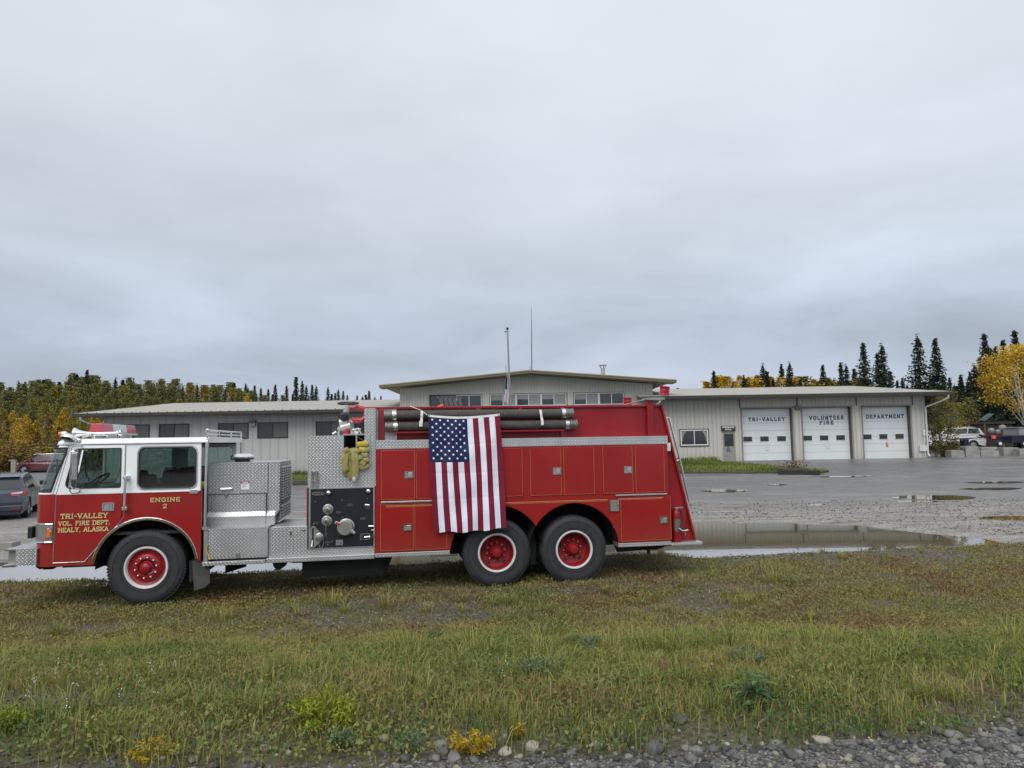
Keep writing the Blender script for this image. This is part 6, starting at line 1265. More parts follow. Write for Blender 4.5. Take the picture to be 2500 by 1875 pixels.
def blades(x, y, h, w, yaw, lean, tint, rg):
    n = len(x); z = terrain(x, y) - .01; s = np.stack([np.cos(yaw), np.sin(yaw), np.zeros(n)], 1); f = np.stack([-np.sin(yaw), np.cos(yaw), np.zeros(n)], 1); b = np.stack([x, y, z], 1)
    up3 = np.array([0, 0, 1.]); w_ = w[:, None]; h_ = h[:, None]; l = lean[:, None]
    m1 = b + f * h_ * l * .35 + up3 * h_ * .6; tp = b + f * h_ * l * 1.1 + up3 * h_ * (1 - .25 * l)
    V = np.stack([b - s * w_, b + s * w_, m1 + s * w_ * .75, m1 - s * w_ * .75, tp], 1).reshape(-1, 3); i = np.arange(n)[:, None] * 5
    return V, i + np.array([[0, 1, 2, 3]]), i + np.array([[3, 2, 4]]), np.repeat(tint, 5)
def merge(L):
    V = np.concatenate([l[0] for l in L]); o = np.cumsum([0] + [len(l[0]) for l in L[:-1]]); F4 = np.concatenate([l[1] + k for l, k in zip(L, o)]); F3 = np.concatenate([l[2] + k for l, k in zip(L, o)]); return V, F4, F3, np.concatenate([l[3] for l in L])
rg = np.random.default_rng(3); parts_ = []
def field(n, y0, y1, hmean, wid, tintf, leanm=.5, keep=None, edge=0.0):
    x, y = wedge(n, y0, y1, rg); k = (y < verge_y(x) + edge) & (y > shoulder_y(x) - .03 + rg.random(n) * .25)
    if keep is not None: k &= rg.random(n) < keep(x, y)
    x, y = x[k], y[k]; n = len(x); t = np.clip(tintf(x, y) + rg.normal(size=n) * .19, 0, 1); h = hmean(x, y) * (.5 + rg.random(n) * .9)
    parts_.append(blades(x, y, h, wid * (.6 + .8 * rg.random(n)), rg.random(n) * 6.283, np.abs(rg.normal(size=n)) * leanm, t, rg))
lush = lambda x, y: np.clip(1 - sst(5.9, 9.4, y + (fbm(x, y, .6, 31) - .5) * 5.0) + .5 * sst(.54, .68, fbm(x, y, .9, 33)), 0, 1)
bare = lambda x, y: sst(.62, .74, fbm(x, y, .55, 35) + .04 * sst(8, 12, y) - .15 * (1 - sst(7.5, 9, y)))
def tint_f(x, y): L = lush(x, y); a = .43 + .42 * (fbm(x, y, 1.3, 41) - .5) * 2; b = .66 + .34 * (fbm(x, y, .8, 42) - .5) * 2 + .12 * sst(.55, .7, fbm(x, y, .5, 43)); return a * L + b * (1 - L)
hm = lambda x, y: (.045 + .065 * lush(x, y)) * (.15 + 1.7 * fbm(x, y, 2.4, 44))
kp = lambda x, y: (1 - .9 * bare(x, y)) * (.22 + .78 * sst(-.1, .6, (y - shoulder_y(x)) + (fbm(x, y, 1.8, 47) - .5) * 1.2)) * (.55 + .45 * sst(.35, .6, fbm(x, y, 3.6, 48)))
field(140000, 3.6, 7.4, hm, .0030, tint_f, .7, kp); field(135000, 7.0, 10.6, hm, .0036, tint_f, .6, kp); field(165000, 10.2, 17, hm, .0050, tint_f, .6, kp)
# clumps of long arching grass
nt_ = 900; cx_, cy_ = wedge(nt_, 4.3, 14.5, rg, .6); wgt = .12 + .88 * (1 - sst(6.5, 8.5, cy_)); k = rg.random(nt_) < wgt * (cy_ < verge_y(cx_) - .2) * (.25 + 1.1 * sst(.42, .6, fbm(cx_, cy_, .6, 46))); cx_, cy_ = cx_[k], cy_[k]
extra = np.array([(1.35, 6.6), (1.9, 6.5), (2.3, 6.9), (1.1, 6.9), (1.6, 7.2), (2.6, 6.4), (-.9, 6.3), (-.4, 6.6), (.2, 6.2), (-3.6, 7.0), (4.5, 6.6), (5.2, 7.3), (2.6, 11.2), (4.1, 11.4), (-1.8, 10.1), (-2.6, 10.3), (-3.9, 9.6), (3.0, 6.9), (.8, 6.3), (3.3, 6.3)]); cx_ = np.concatenate([cx_, extra[:, 0]]); cy_ = np.concatenate([cy_, extra[:, 1]]); big_ = np.concatenate([np.zeros(k.sum()), np.ones(len(extra))])
for a, b, g in zip(cx_, cy_, big_):
    if b < float(shoulder_y(np.array([a]))[0]) + .15: continue
    n = int(38 + 34 * g + rg.random() * 20); r = np.abs(rg.normal(size=n)) * (.055 + .07 * g); th = rg.random(n) * 6.283; H0 = (.09 + .12 * rg.random() + .15 * g); t0 = .24 + .28 * rg.random() + (.12 if b > 8 else 0) + (.06 if g else 0)
    parts_.append(blades(a + r * np.cos(th), b + r * np.sin(th), H0 * (.5 + .7 * rg.random(n)), .0032 * (1 + .25 * (b > 8)) * (.7 + .6 * rg.random(n)), th - 1.5708 + rg.normal(size=n) * .5, .35 + .75 * rg.random(n), np.clip(t0 + rg.normal(size=n) * .13, 0, 1), rg))
V, F4, F3, T = merge(parts_); gr = np_mesh('grass', V, F4, F3, GRASS, T); tag(gr, 'green, straw and brown grass covering the verge', 'grass', kind='stuff')
# broad-leaved ground cover
C_, S_, T_ = [], [], []
for (n, y0, y1, s) in ((150000, 3.7, 7.5, .024), (120000, 7, 11, .026), (120000, 10.5, 17, .032)):
    x, y = wedge(n, y0, y1, rg); cv = sst(.28, .55, fbm(x, y, 1.6, 51)); k = (y < verge_y(x)) & (y > shoulder_y(x)) & (rg.random(n) < cv * (.55 + .45 * (1 - lush(x, y))) * (1 - .8 * bare(x, y))); x, y = x[k], y[k]
    z = terrain(x, y) + rg.random(len(x)) ** .7 * (.02 + (.07 + .08 * lush(x, y)) * fbm(x, y, 2.4, 44)); C_.append(np.stack([x, y, z], 1)); S_.append(s * (.6 + .9 * rg.random(len(x)))); T_.append(np.clip(.55 - .35 * lush(x, y) + .8 * (fbm(x, y, .9, 53) - .45) + rg.normal(size=len(x)) * .12, 0, 1))
C_ = np.concatenate(C_); S_ = np.concatenate(S_); T_ = np.concatenate(T_); V, F = quads(C_, S_, rg, aspect=.65); gc = np_mesh('ground_cover', V, F, None, COVER, np.repeat(T_, 4)); tag(gc, 'low leafy ground cover between the grass of the verge', 'ground cover', kind='stuff')
# stones
STONE = leaf_mat('river_stones', [(0, (.04, .041, .042)), (.4, (.12, .12, .113)), (.7, (.22, .215, .195)), (.85, (.29, .255, .20)), (1, (.48, .45, .38))], .62, 0, .4)
n_ = STONE.node_tree; b_ = n_.nodes['Principled BSDF']; lk = b_.inputs['Base Color'].links[0]; c_ = n_.nodes.new('ShaderNodeTexCoord'); g_ = noise(n_, 55, 5, .7, c_.outputs['Object']); src = lk.from_socket
n_.links.new(mixc(n_, .75, src, rampn(n_, g_, [(.3, (.45, .45, .44)), (.7, (1.0, .98, .94))]), 'MULTIPLY'), b_.inputs['Base Color']); bump(n_, b_, g_, .5, .006)
bmx = bmesh.new(); bmesh.ops.create_icosphere(bmx, subdivisions=1, radius=1); IV = np.array([v.co[:] for v in bmx.verts]); IF = np.array([[v.index for v in f.verts] for f in bmx.faces]); bmx.free()
bmx = bmesh.new(); bmesh.ops.create_icosphere(bmx, subdivisions=3, radius=1); IV2 = np.array([v.co[:] for v in bmx.verts]); IF2 = np.array([[v.index for v in f.verts] for f in bmx.faces]); bmx.free()
def stones(x, y, r, rg, lift=.35, IVx=IV, IFx=IF):
    n = len(x); sc = np.stack([r * (.8 + .7 * rg.random(n)), r * (.7 + .5 * rg.random(n)), r * (.45 + .35 * rg.random(n))], 1); th = rg.random(n) * 6.283; ti = rg.normal(size=n) * .25
    P_ = IVx[None] * sc[:, None] * (1 + (rg.random((n, len(IVx), 1)) - .5) * .10)
    for _q in range(7):
        pn = rg.normal(size=(n, 1, 3)); pn /= np.linalg.norm(pn, axis=2, keepdims=True); dd = (P_ * pn).sum(2, keepdims=True); lim = np.abs(pn * sc[:, None]).sum(2, keepdims=True) * (.42 + .2 * rg.random((n, 1, 1))); P_ = P_ - pn * np.maximum(0, dd - lim) * .85
    c, s = np.cos(th)[:, None], np.sin(th)[:, None]; ct, st_ = np.cos(ti)[:, None], np.sin(ti)[:, None]
    X, Y_, Z = P_[..., 0], P_[..., 1], P_[..., 2]; Z, Y_ = Z * ct + Y_ * st_, Y_ * ct - Z * st_; X, Y_ = X * c - Y_ * s, X * s + Y_ * c
    V = np.stack([X + x[:, None], Y_ + y[:, None], Z + (terrain(x, y) + sc[:, 2] * lift)[:, None]], 2).reshape(-1, 3); F = (IFx[None] + (np.arange(n) * len(IVx))[:, None, None]).reshape(-1, 3); return V, F, len(IVx)
xs, ys, rs = [], [], []
for (n, y0, y1, r0_, r1_, sp_r) in ((17000, 3.0, 4.9, .005, .014, 0), (4800, 3.0, 4.9, .012, .026, 0), (450, 3.3, 4.9, .024, .038, 0)):
    x, y = wedge(n, y0, y1, rg, 1.2); e_ = shoulder_y(x); k = (y < e_ + .05) | (rg.random(n) < .4 * np.exp(-(y - e_) / .20)); xs.append(x[k]); ys.append(y[k]); rs.append(r0_ + (r1_ - r0_) * rg.random(k.sum()) ** 1.6)
x, y = wedge(14000, 7.5, 14.3, rg, 0); k = rg.random(len(x)) < bare(x, y) * .8; xs.append(x[k]); ys.append(y[k]); rs.append(.008 + .012 * rg.random(k.sum()))
n = 5000; x = rg.random(n) * 24 - 12; y = verge_y(x) + (rg.random(n) - .55) * .5; xs.append(x); ys.append(y); rs.append(.010 + .016 * rg.random(n))
n = 9000; x = 2.5 + rg.random(n) * 15; y = 14 + 11 * rg.random(n) ** 1.3; k = (y > pud_far(x) + .1) | (x > 11); k &= y > verge_y(x) - .1; xs.append(x[k]); ys.append(y[k]); rs.append(.010 + .022 * rg.random(k.sum()) ** 3)
x, y, r = map(np.concatenate, (xs, ys, rs)); V, F, k = stones(x, y, r, rg); gv = np_mesh('gravel', V, None, F, STONE, np.repeat(np.clip(rg.random(len(x)) ** 1.2 * .9 + rg.normal(size=len(x)) * .05, 0, 1), k), smooth=True); tag(gv, 'loose grey river gravel along the road shoulder and in bare patches', 'gravel', kind='stuff')
# bigger cobbles, each an object
cob = [(470, 1862), (615, 1815), (700, 1832), (760, 1790), (868, 1822), (935, 1815), (985, 1860), (1078, 1838), (1110, 1862), (1185, 1838), (1235, 1846), (1300, 1834), (1395, 1852), (1460, 1830), (1520, 1812), (1535, 1858), (1600, 1838), (1640, 1850), (1700, 1846), (1745, 1838), (1815, 1816), (1885, 1835), (1930, 1852), (2008, 1818), (2075, 1826), (2070, 1852), (2120, 1866), (2228, 1818), (2290, 1796), (2330, 1806), (2452, 1790), (2310, 1852), (2480, 1842), (2390, 1868), (1240, 1808), (1660, 1770), (2020, 1785)]
for i, (px_, py_) in enumerate(cob):
    x, y = PG('X', px_, py_, .71); r = .027 + .024 * rr_.random() ** 1.5; V, F, k = stones(np.array([0.]), np.array([0.]), np.array([r]), rg, 0, IV2, IF2); V = V - np.array([0, 0, float(terrain(0., 0.))])
    V = V * (1 + .05 * np.sin(V[:, :1] * 60 + i)); o = np_mesh('cobblestone', V, None, F, STONE, np.full(len(V), rr_.choice([.2, .35, .45, .6, .72, .9])), smooth=True); o.location = (x, y, float(terrain(x, y)) + r * .25); tag(o, 'rounded river cobble on the gravel shoulder in the foreground', 'stone', 'cobbles on the gravel shoulder')
# individual plants
def plant(px_, py_, z, name, label, mat, h, w, nl, ls, kind='bushy', group=None, stem=None):
    x, y = PG('X', px_, py_, z); rg2 = np.random.default_rng(int(px_)); e = empty(name, (x, y, float(terrain(x, y)) - .01), 0, label, 'plant', group); m = MB(); ends = []
    ns = 16 if kind == 'bushy' else 5
    for i in range(ns):
        az = rg2.random() * 6.28; r = w / 2 * rg2.random() ** .5; hh = h * (.6 + .4 * rg2.random()) * (1 - .4 * (r / (w / 2)) ** 2); p = [(0, 0, 0), (r * .5 * math.cos(az), r * .5 * math.sin(az), hh * .55), (r * math.cos(az), r * math.sin(az), hh)]; m.tube(p, [.004, .003, .0015], 4, caps=False); ends.append(p)
    m.build('stem', stem or M('weed_stem', (.07, .075, .03), .7, 0, .2, 20), e, recalc=False)
    if kind == 'bushy':
        E1 = np.array(ends); k = rg2.integers(0, ns, nl); t = .25 + .75 * rg2.random(nl) ** .7; C = np.where(t[:, None] < .5, E1[k, 0] + (E1[k, 1] - E1[k, 0]) * (t * 2)[:, None], E1[k, 1] + (E1[k, 2] - E1[k, 1]) * (t * 2 - 1)[:, None]) + rg2.normal(size=(nl, 3)) * np.array([.1, .1, .06]) * w * .6
        C[:, 2] = np.maximum(C[:, 2], .01); V, F = quads(C, ls * (.5 + rg2.random(nl)), rg2, aspect=.28); np_mesh('foliage', V, F, None, mat, np.repeat(rg2.random(nl), 4), e)
    else:
        Vs, Fs, Ts = [], [], []; o_ = 0
        for q in range(nl):
            p = ends[q % ns]; t = .2 + .8 * rg2.random(); b = Vector(p[0]).lerp(Vector(p[1]), min(1, t * 2)) if t < .5 else Vector(p[1]).lerp(Vector(p[2]), t * 2 - 1); az = rg2.random() * 6.28; L = ls * (.6 + .6 * rg2.random()) * (1.25 - .6 * t); d = Vector((math.cos(az), math.sin(az), .35)); s = Vector((-math.sin(az), math.cos(az), 0)) * L * .17
            pts = [b, b + d * L * .35 + s, b + d * L * .35 - s, b + d * L * .7 + s * .8 - Vector((0, 0, L * .12)), b + d * L * .7 - s * .8 - Vector((0, 0, L * .12)), b + d * L - Vector((0, 0, L * .35))]
            Vs += [tuple(v) for v in pts]; Fs += [(o_, o_ + 1, o_ + 2), (o_ + 1, o_ + 3, o_ + 4), (o_ + 1, o_ + 4, o_ + 2), (o_ + 3, o_ + 5, o_ + 4)]; Ts += [rg2.random()] * 6; o_ += 6
        np_mesh('leaf_mass', np.array(Vs), None, np.array(Fs), mat, np.array(Ts), e)
    return e
PY1 = leaf_mat('fern_yellow_green', [(0, (.10, .16, .012)), (.5, (.22, .27, .02)), (1, (.36, .34, .03))]); PY2 = leaf_mat('fern_golden', [(0, (.22, .19, .015)), (.5, (.42, .28, .02)), (1, (.55, .35, .03))])
PG1 = leaf_mat('grey_green_leaf', [(0, (.07, .11, .055)), (.5, (.13, .18, .09)), (1, (.2, .26, .14))]); PB = leaf_mat('broad_green_leaf', [(0, (.04, .085, .03)), (.5, (.08, .14, .045)), (1, (.13, .2, .06))])
plant(785, 1800, .68, 'feathery_weed', 'bright yellow green feathery weed at the gravel edge, left of centre', PY1, .26, .42, 1300, .035)
plant(1150, 1850, .70, 'feathery_weed', 'golden yellow feathery weed among the stones at the bottom centre', PY2, .16, .26, 800, .026)
plant(1265, 1815, .70, 'feathery_weed', 'small yellowish feathery weed just right of the golden one', PY2, .12, .12, 260, .022)
plant(365, 1870, .70, 'feathery_weed', 'yellow feathery weed at the bottom left edge of the gravel', PY2, .12, .26, 560, .024)
plant(15, 1815, .66, 'feathery_weed', 'yellow green feathery weed at the far left edge of the verge', PY1, .18, .26, 600, .028)
plant(1855, 1770, .62, 'leafy_plant', 'tall broad leaved green plant on the verge at lower right', PB, .28, .34, 60, .11, 'leafy')
plant(1835, 1660, .5, 'wormwood', 'blue green wormwood tuft just behind the broad leaved plant', PG1, .15, .36, 420, .03)
plant(835, 1838, .70, 'wormwood', 'grey green wormwood on the stones right of the feathery weed', PG1, .14, .16, 360, .024)
plant(1000, 1845, .70, 'wormwood', 'grey green wormwood on the stones left of the golden weed', PG1, .13, .2, 420, .022)
plant(1060, 1560, .2, 'wormwood', 'dark grey green weed standing in the middle of the verge', PG1, .2, .22, 260, .04)
plant(1450, 1640, .3, 'wormwood', 'grey green tuft amid the long grass right of centre', PG1, .24, .3, 420, .04)
plant(1310, 1730, .5, 'wormwood', 'blue green tuft above the small yellowish weed', PG1, .2, .3, 420, .035)
WF = M('white_petals', (.62, .64, .6), .6, 0, .1, 30)
for i, (px_, py_) in enumerate([(75, 1765), (125, 1740), (175, 1800), (360, 1700), (420, 1690), (235, 1715), (330, 1770), (155, 1850), (60, 1810), (1235, 1705), (1225, 1750), (372, 1800), (282, 1815), (130, 1690)]):
    x, y = PG('X', px_, py_ + 25, .5); e = empty('flowering_weed', (x, y, float(terrain(x, y))), 0, 'slender weed with small white flowers at ' + ('the lower left of the verge' if px_ < 1000 else 'the lower centre of the verge'), 'plant', 'white flowered weeds ' + ('at left' if px_ < 1000 else 'at centre')); m = MB(); m.tube([(0, 0, 0), (.01, 0, .1), (.02, .0, .18)], .002, 4, caps=False); m.build('stem', MATS['weed_stem'], e, recalc=False)
    rg2 = np.random.default_rng(i); n = 14; C = np.stack([.015 + rg2.normal(size=n) * .007, rg2.normal(size=n) * .007, .11 + .07 * rg2.random(n)], 1); V, F = quads(C, .008, rg2, aspect=1.0); np_mesh('flowers', V, F, None, WF, None, e)
# ================================================================== LAWN ISLAND, KERBS
def tz(x, y): return float(terrain(x, y))
def lawn(name, pts, lab):
    m = MB(); n = len(pts); m.add([(x, y, tz(x, y) - .1) for x, y in pts] + [(x, y, tz(x, y) + .10) for x, y in pts], [tuple(range(n, 2 * n))] + [(i, (i + 1) % n, n + (i + 1) % n, n + i) for i in range(n)]); o = m.build(name, M('lawn_soil', (.05, .055, .02), .95, 0, .3, 1.5)); return tag(o, kind='structure')
lw = [(-18, 39.5), (9, 38.6), (15.6, 36.6), (16.6, 37.6), (13.6, 45.8), (12.5, 47.2), (-18, 47.2)]; lawn('lawn', lw, '')
lw2 = [(-18, 48.6), (14.2, 48.6), (14.2, 49.9), (-18, 49.9)]; lawn('flower_bed', lw2, '')
def inpoly(x, y, poly):
    c = np.zeros(len(x), bool); j = len(poly) - 1
    for i in range(len(poly)):
        xi, yi = poly[i]; xj, yj = poly[j]; c ^= ((yi > y) != (yj > y)) & (x < (xj - xi) * (y - yi) / (yj - yi + 1e-12) + xi); j = i
    return c
n = 60000; x = rg.random(n) * 36 - 18.5; y = 36 + rg.random(n) * 14; k = inpoly(x, y, lw) | inpoly(x, y, lw2); x, y = x[k], y[k]; n = len(x)
V, F4, F3, T = blades(x, y, (.04 + .16 * fbm(x, y, .5, 61) + .22 * (y > 48.4) * fbm(x, y, 1.2, 63)) * (.5 + rg.random(n)), .013 + .012 * rg.random(n), rg.random(n) * 6.28, np.abs(rg.normal(size=n)) * .5, np.clip(.27 + .5 * (fbm(x, y, .4, 62) - .5) + rg.normal(size=n) * .1, 0, 1), rg); V[:, 2] += .10
tag(np_mesh('lawn_grass', V, F4, F3, GRASS, T), 'green grass of the lawn beds before the station', 'grass', kind='stuff')
WOOD = M('weathered_timber', (.07, .055, .042), .85, 0, .4, 5, stretch=(1, 8, 8)); CONC = M('weathered_concrete', (.24, .235, .215), .85, 0, .35, 1.6, bmp=.3, bscale=25)
def beam(p, q, w, h, name, lab, mat=WOOD, cat='kerb', grp=None, z=0.0):
    a = Vector((*p, tz(*p) + z)); b = Vector((*q, tz(*q) + z)); d = b - a; L = d.length; m = MB(); m.box(0, L, -w / 2, w / 2, 0, h); o = m.build(name, mat, bevel=.02); o.location = a; o.rotation_euler = (0, -math.asin(d.z / L), math.atan2(d.y, d.x)); return tag(o, lab, cat, grp)
beam((-18, 39.4), (-6.5, 39.0), .2, .22, 'timber_kerb', 'long timber kerb of the lawn seen behind the engine enclosure'); beam((-6.4, 39.0), (9, 38.5), .2, .22, 'timber_kerb', 'timber kerb of the lawn, mostly hidden behind the truck'); beam((9.05, 38.5), (12.6, 37.4), .16, .12, 'timber_kerb', 'low dark timber kerb along the lawn just right of the truck'); beam((13.6, 36.75), (15.5, 36.15), .25, .22, 'timber_kerb', 'thick black timber at the tip of the lawn', M('creosoted_timber', (.02, .018, .016), .8, 0, .3, 6))
# planter with autumn flowers at the lawn tip
pl = empty('flower_planter', (14.6, 37.3, tz(14.6, 37.3) + .08), 0, 'low planter with reddish dry flowers at the tip of the lawn', 'planter'); m = MB(); m.box(-.65, .65, -.35, .35, 0, .18); m.build('box', WOOD, pl, bevel=.02)
n = 260; C = np.stack([rg.normal(size=n) * .3, rg.normal(size=n) * .18, .22 + .35 * rg.random(n) ** 1.5], 1); V, F = quads(C, .09, rg); np_mesh('flowers', V, F, None, leaf_mat('dry_flowers', [(0, (.05, .04, .02)), (.5, (.14, .06, .03)), (.8, (.25, .1, .05)), (1, (.6, .5, .3))]), np.repeat(rg.random(n), 4), pl)
# white pipe on the ground and roadside blocks behind the truck
m = MB(); m.tube([(-12.6, 41, tz(-12.6, 41) + .05), (-11.2, 40.3, tz(-11.2, 40.3) + .05)], .06, 8); tag(m.build('white_pipe', WSTRAP), 'short white pipe lying on the ground behind the engine enclosure', 'pipe')
beam((-16, 15.9), (-11.35, 16.4), .35, .16, 'concrete_kerb', 'low concrete kerb beyond the puddle at the left edge', CONC)
# left: barrier, post, pale board
beam(PG('X', -120, 1150, .0), PG('X', 36, 1150, .0), .3, .35, 'barrier_beam', 'long pale beam barrier at the far side of the left parking lot', CONC, 'barrier')
x, z = PY('X', 37, 1122, 63.5); m = MB(); m.box(x - .3, x + .12, 63.4, 63.6, tz(x, 63.5), z); m.box(x - .5, x + .1, 63.38, 63.62, z - .12, z); tag(m.build('wooden_post', M('pale_wood', (.24, .22, .18), .8, 0, .2, 4)), 'square pale post in front of the maroon car', 'post')
# ================================================================== VEHICLES
CGL = M('car_glass', (.02, .026, .03), .06, 0, .1, 2, 0, .8)
def car(name, label, loc, rz, L, Wd, H, paint, kind, cladding=None, belt=.62):
    e = empty(name, loc, rz, label, 'car'); r = .33 if kind == 'hatch' else .37; gc_ = .19 if kind == 'hatch' else .24; wb = L * .60; xf, xr = wb / 2 + .05, -wb / 2 + .05; h = lambda f: H * f
    if kind == 'hatch': low = [(L / 2, h(.34)), (L / 2 - .05, h(.46)), (L / 2 - .25, h(.52)), (L / 2 - 1.05, h(.63)), (-L / 2 + .22, h(.66)), (-L / 2 + .04, h(.60)), (-L / 2, h(.40))]; gh = [(L / 2 - 1.1, h(.62)), (L / 2 - 1.75, h(.93)), (.1, h(1.0)), (-.9, h(.985)), (-L / 2 + .62, h(.93)), (-L / 2 + .16, h(.64))]
    else: low = [(L / 2, h(.34)), (L / 2 - .03, h(.48)), (L / 2 - .3, h(.57)), (L / 2 - 1.15, h(.66)), (-L / 2 + .1, h(.68)), (-L / 2 + .02, h(.60)), (-L / 2, h(.36))]; gh = [(L / 2 - 1.2, h(.65)), (L / 2 - 1.95, h(.94)), (.0, h(1.0)), (-1.5, h(.985)), (-L / 2 + .42, h(.94)), (-L / 2 + .12, h(.66))]
    def wa(x): return arc(x, r, r + .06, 180, 0, 12)
    out = [(-L / 2 + .06, gc_), *wa(xr), *wa(xf), (L / 2 - .12, gc_), *low]; out = [p for p in out]
    m = MB(); m.prism(out, -Wd / 2, Wd / 2)
    m.v = [(x, y * (1 - .05 * max(0, (abs(x) - L / 2 + .6) / .6) ** 2 * 2 - .06 * (z < gc_ + .05)), z) for x, y, z in m.v]
    bd = m.build('body', paint, e, bevel=.05, seg=3)
    zb = h(.64); tuck = lambda z: (z - zb) / (H - zb) * .20
    m = MB(); m.prism(gh, -Wd / 2 + .04, Wd / 2 - .04); m.v = [(x, (abs(y) - tuck(z)) * (1 if y > 0 else -1), z) for x, y, z in m.v]; m.build('roof', paint, e, bevel=.04, seg=3)
    # side glass
    for s in (-1, 1):
        zs, zt = h(.675 if kind == 'hatch' else .70), h(.925 if kind == 'hatch' else .945); xa, xb_, xc, xd = gh[0][0] - .18, gh[1][0] + .0, gh[4][0] + .02, gh[5][0] + .28; cuts = [0, .34, .67, 1]
        for i in range(3):
            f0, f1 = cuts[i], cuts[i + 1]; B0, B1 = xa + (xd - xa) * f0 - .03, xa + (xd - xa) * f1 + .03; T0, T1 = xb_ - .08 + (xc - xb_ + .16) * f0 - .03, xb_ - .08 + (xc - xb_ + .16) * f1 + .03
            m = MB(); yy = lambda z, o=.006: s * (Wd / 2 - .04 - tuck(z) + o); m.add([(B0, yy(zs), zs), (B1, yy(zs), zs), (T1, yy(zt), zt), (T0, yy(zt), zt)], [(0, 1, 2, 3)]); m.build('side_window', CGL, e, recalc=False)
        for x_ in (xf, xr):
            m = MB(); m.lathe([(r * .62, .02), (r * .66, -.005), (r * .95, -.01), (r, .03), (r, .2), (r * .6, .2)], (x_, s * (Wd / 2 - .02), r), (0, -s, 0), 28); w_ = m.build('wheel', RUB, e)
            m = MB(); m.lathe([(0, .02), (r * .15, .015), (r * .2, .03), (r * .58, .05), (r * .64, .01)], (x_, s * (Wd / 2 - .02), r), (0, -s, 0), 24)
            for q in range(5):
                a = R(72 * q); c_, s2 = math.cos(a), math.sin(a); y0 = s * (Wd / 2 - .015); m.add([(x_ + c_ * r * .12 - s2 * .04, y0, r + s2 * r * .12 + c_ * .04), (x_ + c_ * r * .12 + s2 * .04, y0, r + s2 * r * .12 - c_ * .04), (x_ + c_ * r * .62 + s2 * .03, y0, r + s2 * r * .62 - c_ * .03), (x_ + c_ * r * .62 - s2 * .03, y0, r + s2 * r * .62 + c_ * .03)], [(0, 1, 2, 3)], False)
            m.build('rim', M('alloy_rim', (.42, .42, .42), .35, .7, .1, 9), w_, recalc=False)
        m = MB(); m.prism([(xa - .0, zs), (xa - .2, zs), (xa - .22, zs + .15), (xa - .02, zs + .17)], s * (Wd / 2 + .02), s * (Wd / 2 + .22)); m.build('wing_mirror', BLK if kind == 'hatch' else paint, e, bevel=.03)
        for x_ in (.35, -.75): m = MB(); m.box(x_, x_ + .18, s * (Wd / 2 - .01), s * (Wd / 2 + .02), h(.585), h(.605)); m.build('door_handle', paint if kind == 'hatch' else ALU, e, bevel=.006)
        m = MB()
        for x_ in (.98, -.05, -1.0): m.box(x_, x_ + .012, s * (Wd / 2 - .005), s * (Wd / 2 + .001), gc_ + .08, h(.64))
        m.build('door_gap', DARK, e)
        if cladding: m = MB(); m.prism([(-L / 2 + .9, gc_), (L / 2 - .95, gc_), (L / 2 - .95, gc_ + .13), (-L / 2 + .9, gc_ + .13)][:4], s * (Wd / 2 - .01), s * (Wd / 2 + .014)); m.build('sill_cladding', cladding, e)
        # lamps
        m = MB(); xr_ = -L / 2
        if kind == 'hatch': m.add([(xr_ + .0, s * (Wd / 2 - .42), h(.54)), (xr_ + .005, s * (Wd / 2 - .42), h(.62)), (xr_ + .12, s * (Wd / 2 - .03), h(.655)), (xr_ + .36, s * (Wd / 2 + .004), h(.63)), (xr_ + .30, s * (Wd / 2 + .004), h(.54)), (xr_ + .06, s * (Wd / 2 - .06), h(.52))], [(0, 1, 2, 5), (2, 3, 4, 5)]); m.v = [(a_ - .02, b_, c_) for a_, b_, c_ in m.v]
        else: m.box(xr_ - .015, xr_ + .14, s * (Wd / 2 - .16), s * (Wd / 2 + .005), h(.50), h(.66))
        tl_ = m.build('tail_light', REDP, e)
        if kind == 'hatch': m = MB(); m.add([(xr_ - .025, s * (Wd / 2 - .40), h(.575)), (xr_ - .022, s * (Wd / 2 - .40), h(.61)), (xr_ + .05, s * (Wd / 2 - .10), h(.635)), (xr_ + .035, s * (Wd / 2 - .10), h(.585))], [(0, 1, 2, 3)]); m.build('reversing_lamp', CLRP, tl_)
        m = MB(); m.prism([(L / 2 - .45, h(.50)), (L / 2 - .02, h(.43)), (L / 2 - .0, h(.48)), (L / 2 - .35, h(.56))], s * (Wd / 2 - .3), s * (Wd / 2 + .003)); m.build('headlight', CLRP, e, bevel=.02)
    yy = lambda z: Wd / 2 - .04 - tuck(z)
    a, b = gh[5], gh[4]; t0, t1 = .12, .86; pa = (a[0] + (b[0] - a[0]) * t0 - .012, a[1] + (b[1] - a[1]) * t0); pb = (a[0] + (b[0] - a[0]) * t1 - .012, a[1] + (b[1] - a[1]) * t1)
    m = MB(); m.add([(pa[0], -yy(pa[1]) + .08, pa[1]), (pa[0], yy(pa[1]) - .08, pa[1]), (pb[0], yy(pb[1]) - .06, pb[1]), (pb[0], -yy(pb[1]) + .06, pb[1])], [(0, 1, 2, 3)]); m.build('rear_window', CGL, e, recalc=False)
    a, b = gh[0], gh[1]; pa = (a[0] + (b[0] - a[0]) * .1 + .012, a[1] + (b[1] - a[1]) * .1); pb = (a[0] + (b[0] - a[0]) * .9 + .012, a[1] + (b[1] - a[1]) * .9)
    m = MB(); m.add([(pa[0], -yy(pa[1]) + .06, pa[1]), (pa[0], yy(pa[1]) - .06, pa[1]), (pb[0], yy(pb[1]) - .06, pb[1]), (pb[0], -yy(pb[1]) + .06, pb[1])], [(0, 1, 2, 3)]); m.build('windscreen', CGL, e, recalc=False)
    m = MB(); m.box(-L / 2 + .1, L / 2 - .2, -Wd / 2 + .25, Wd / 2 - .25, gc_ - .02, gc_ + .1); m.build('underbody', DARK, e)
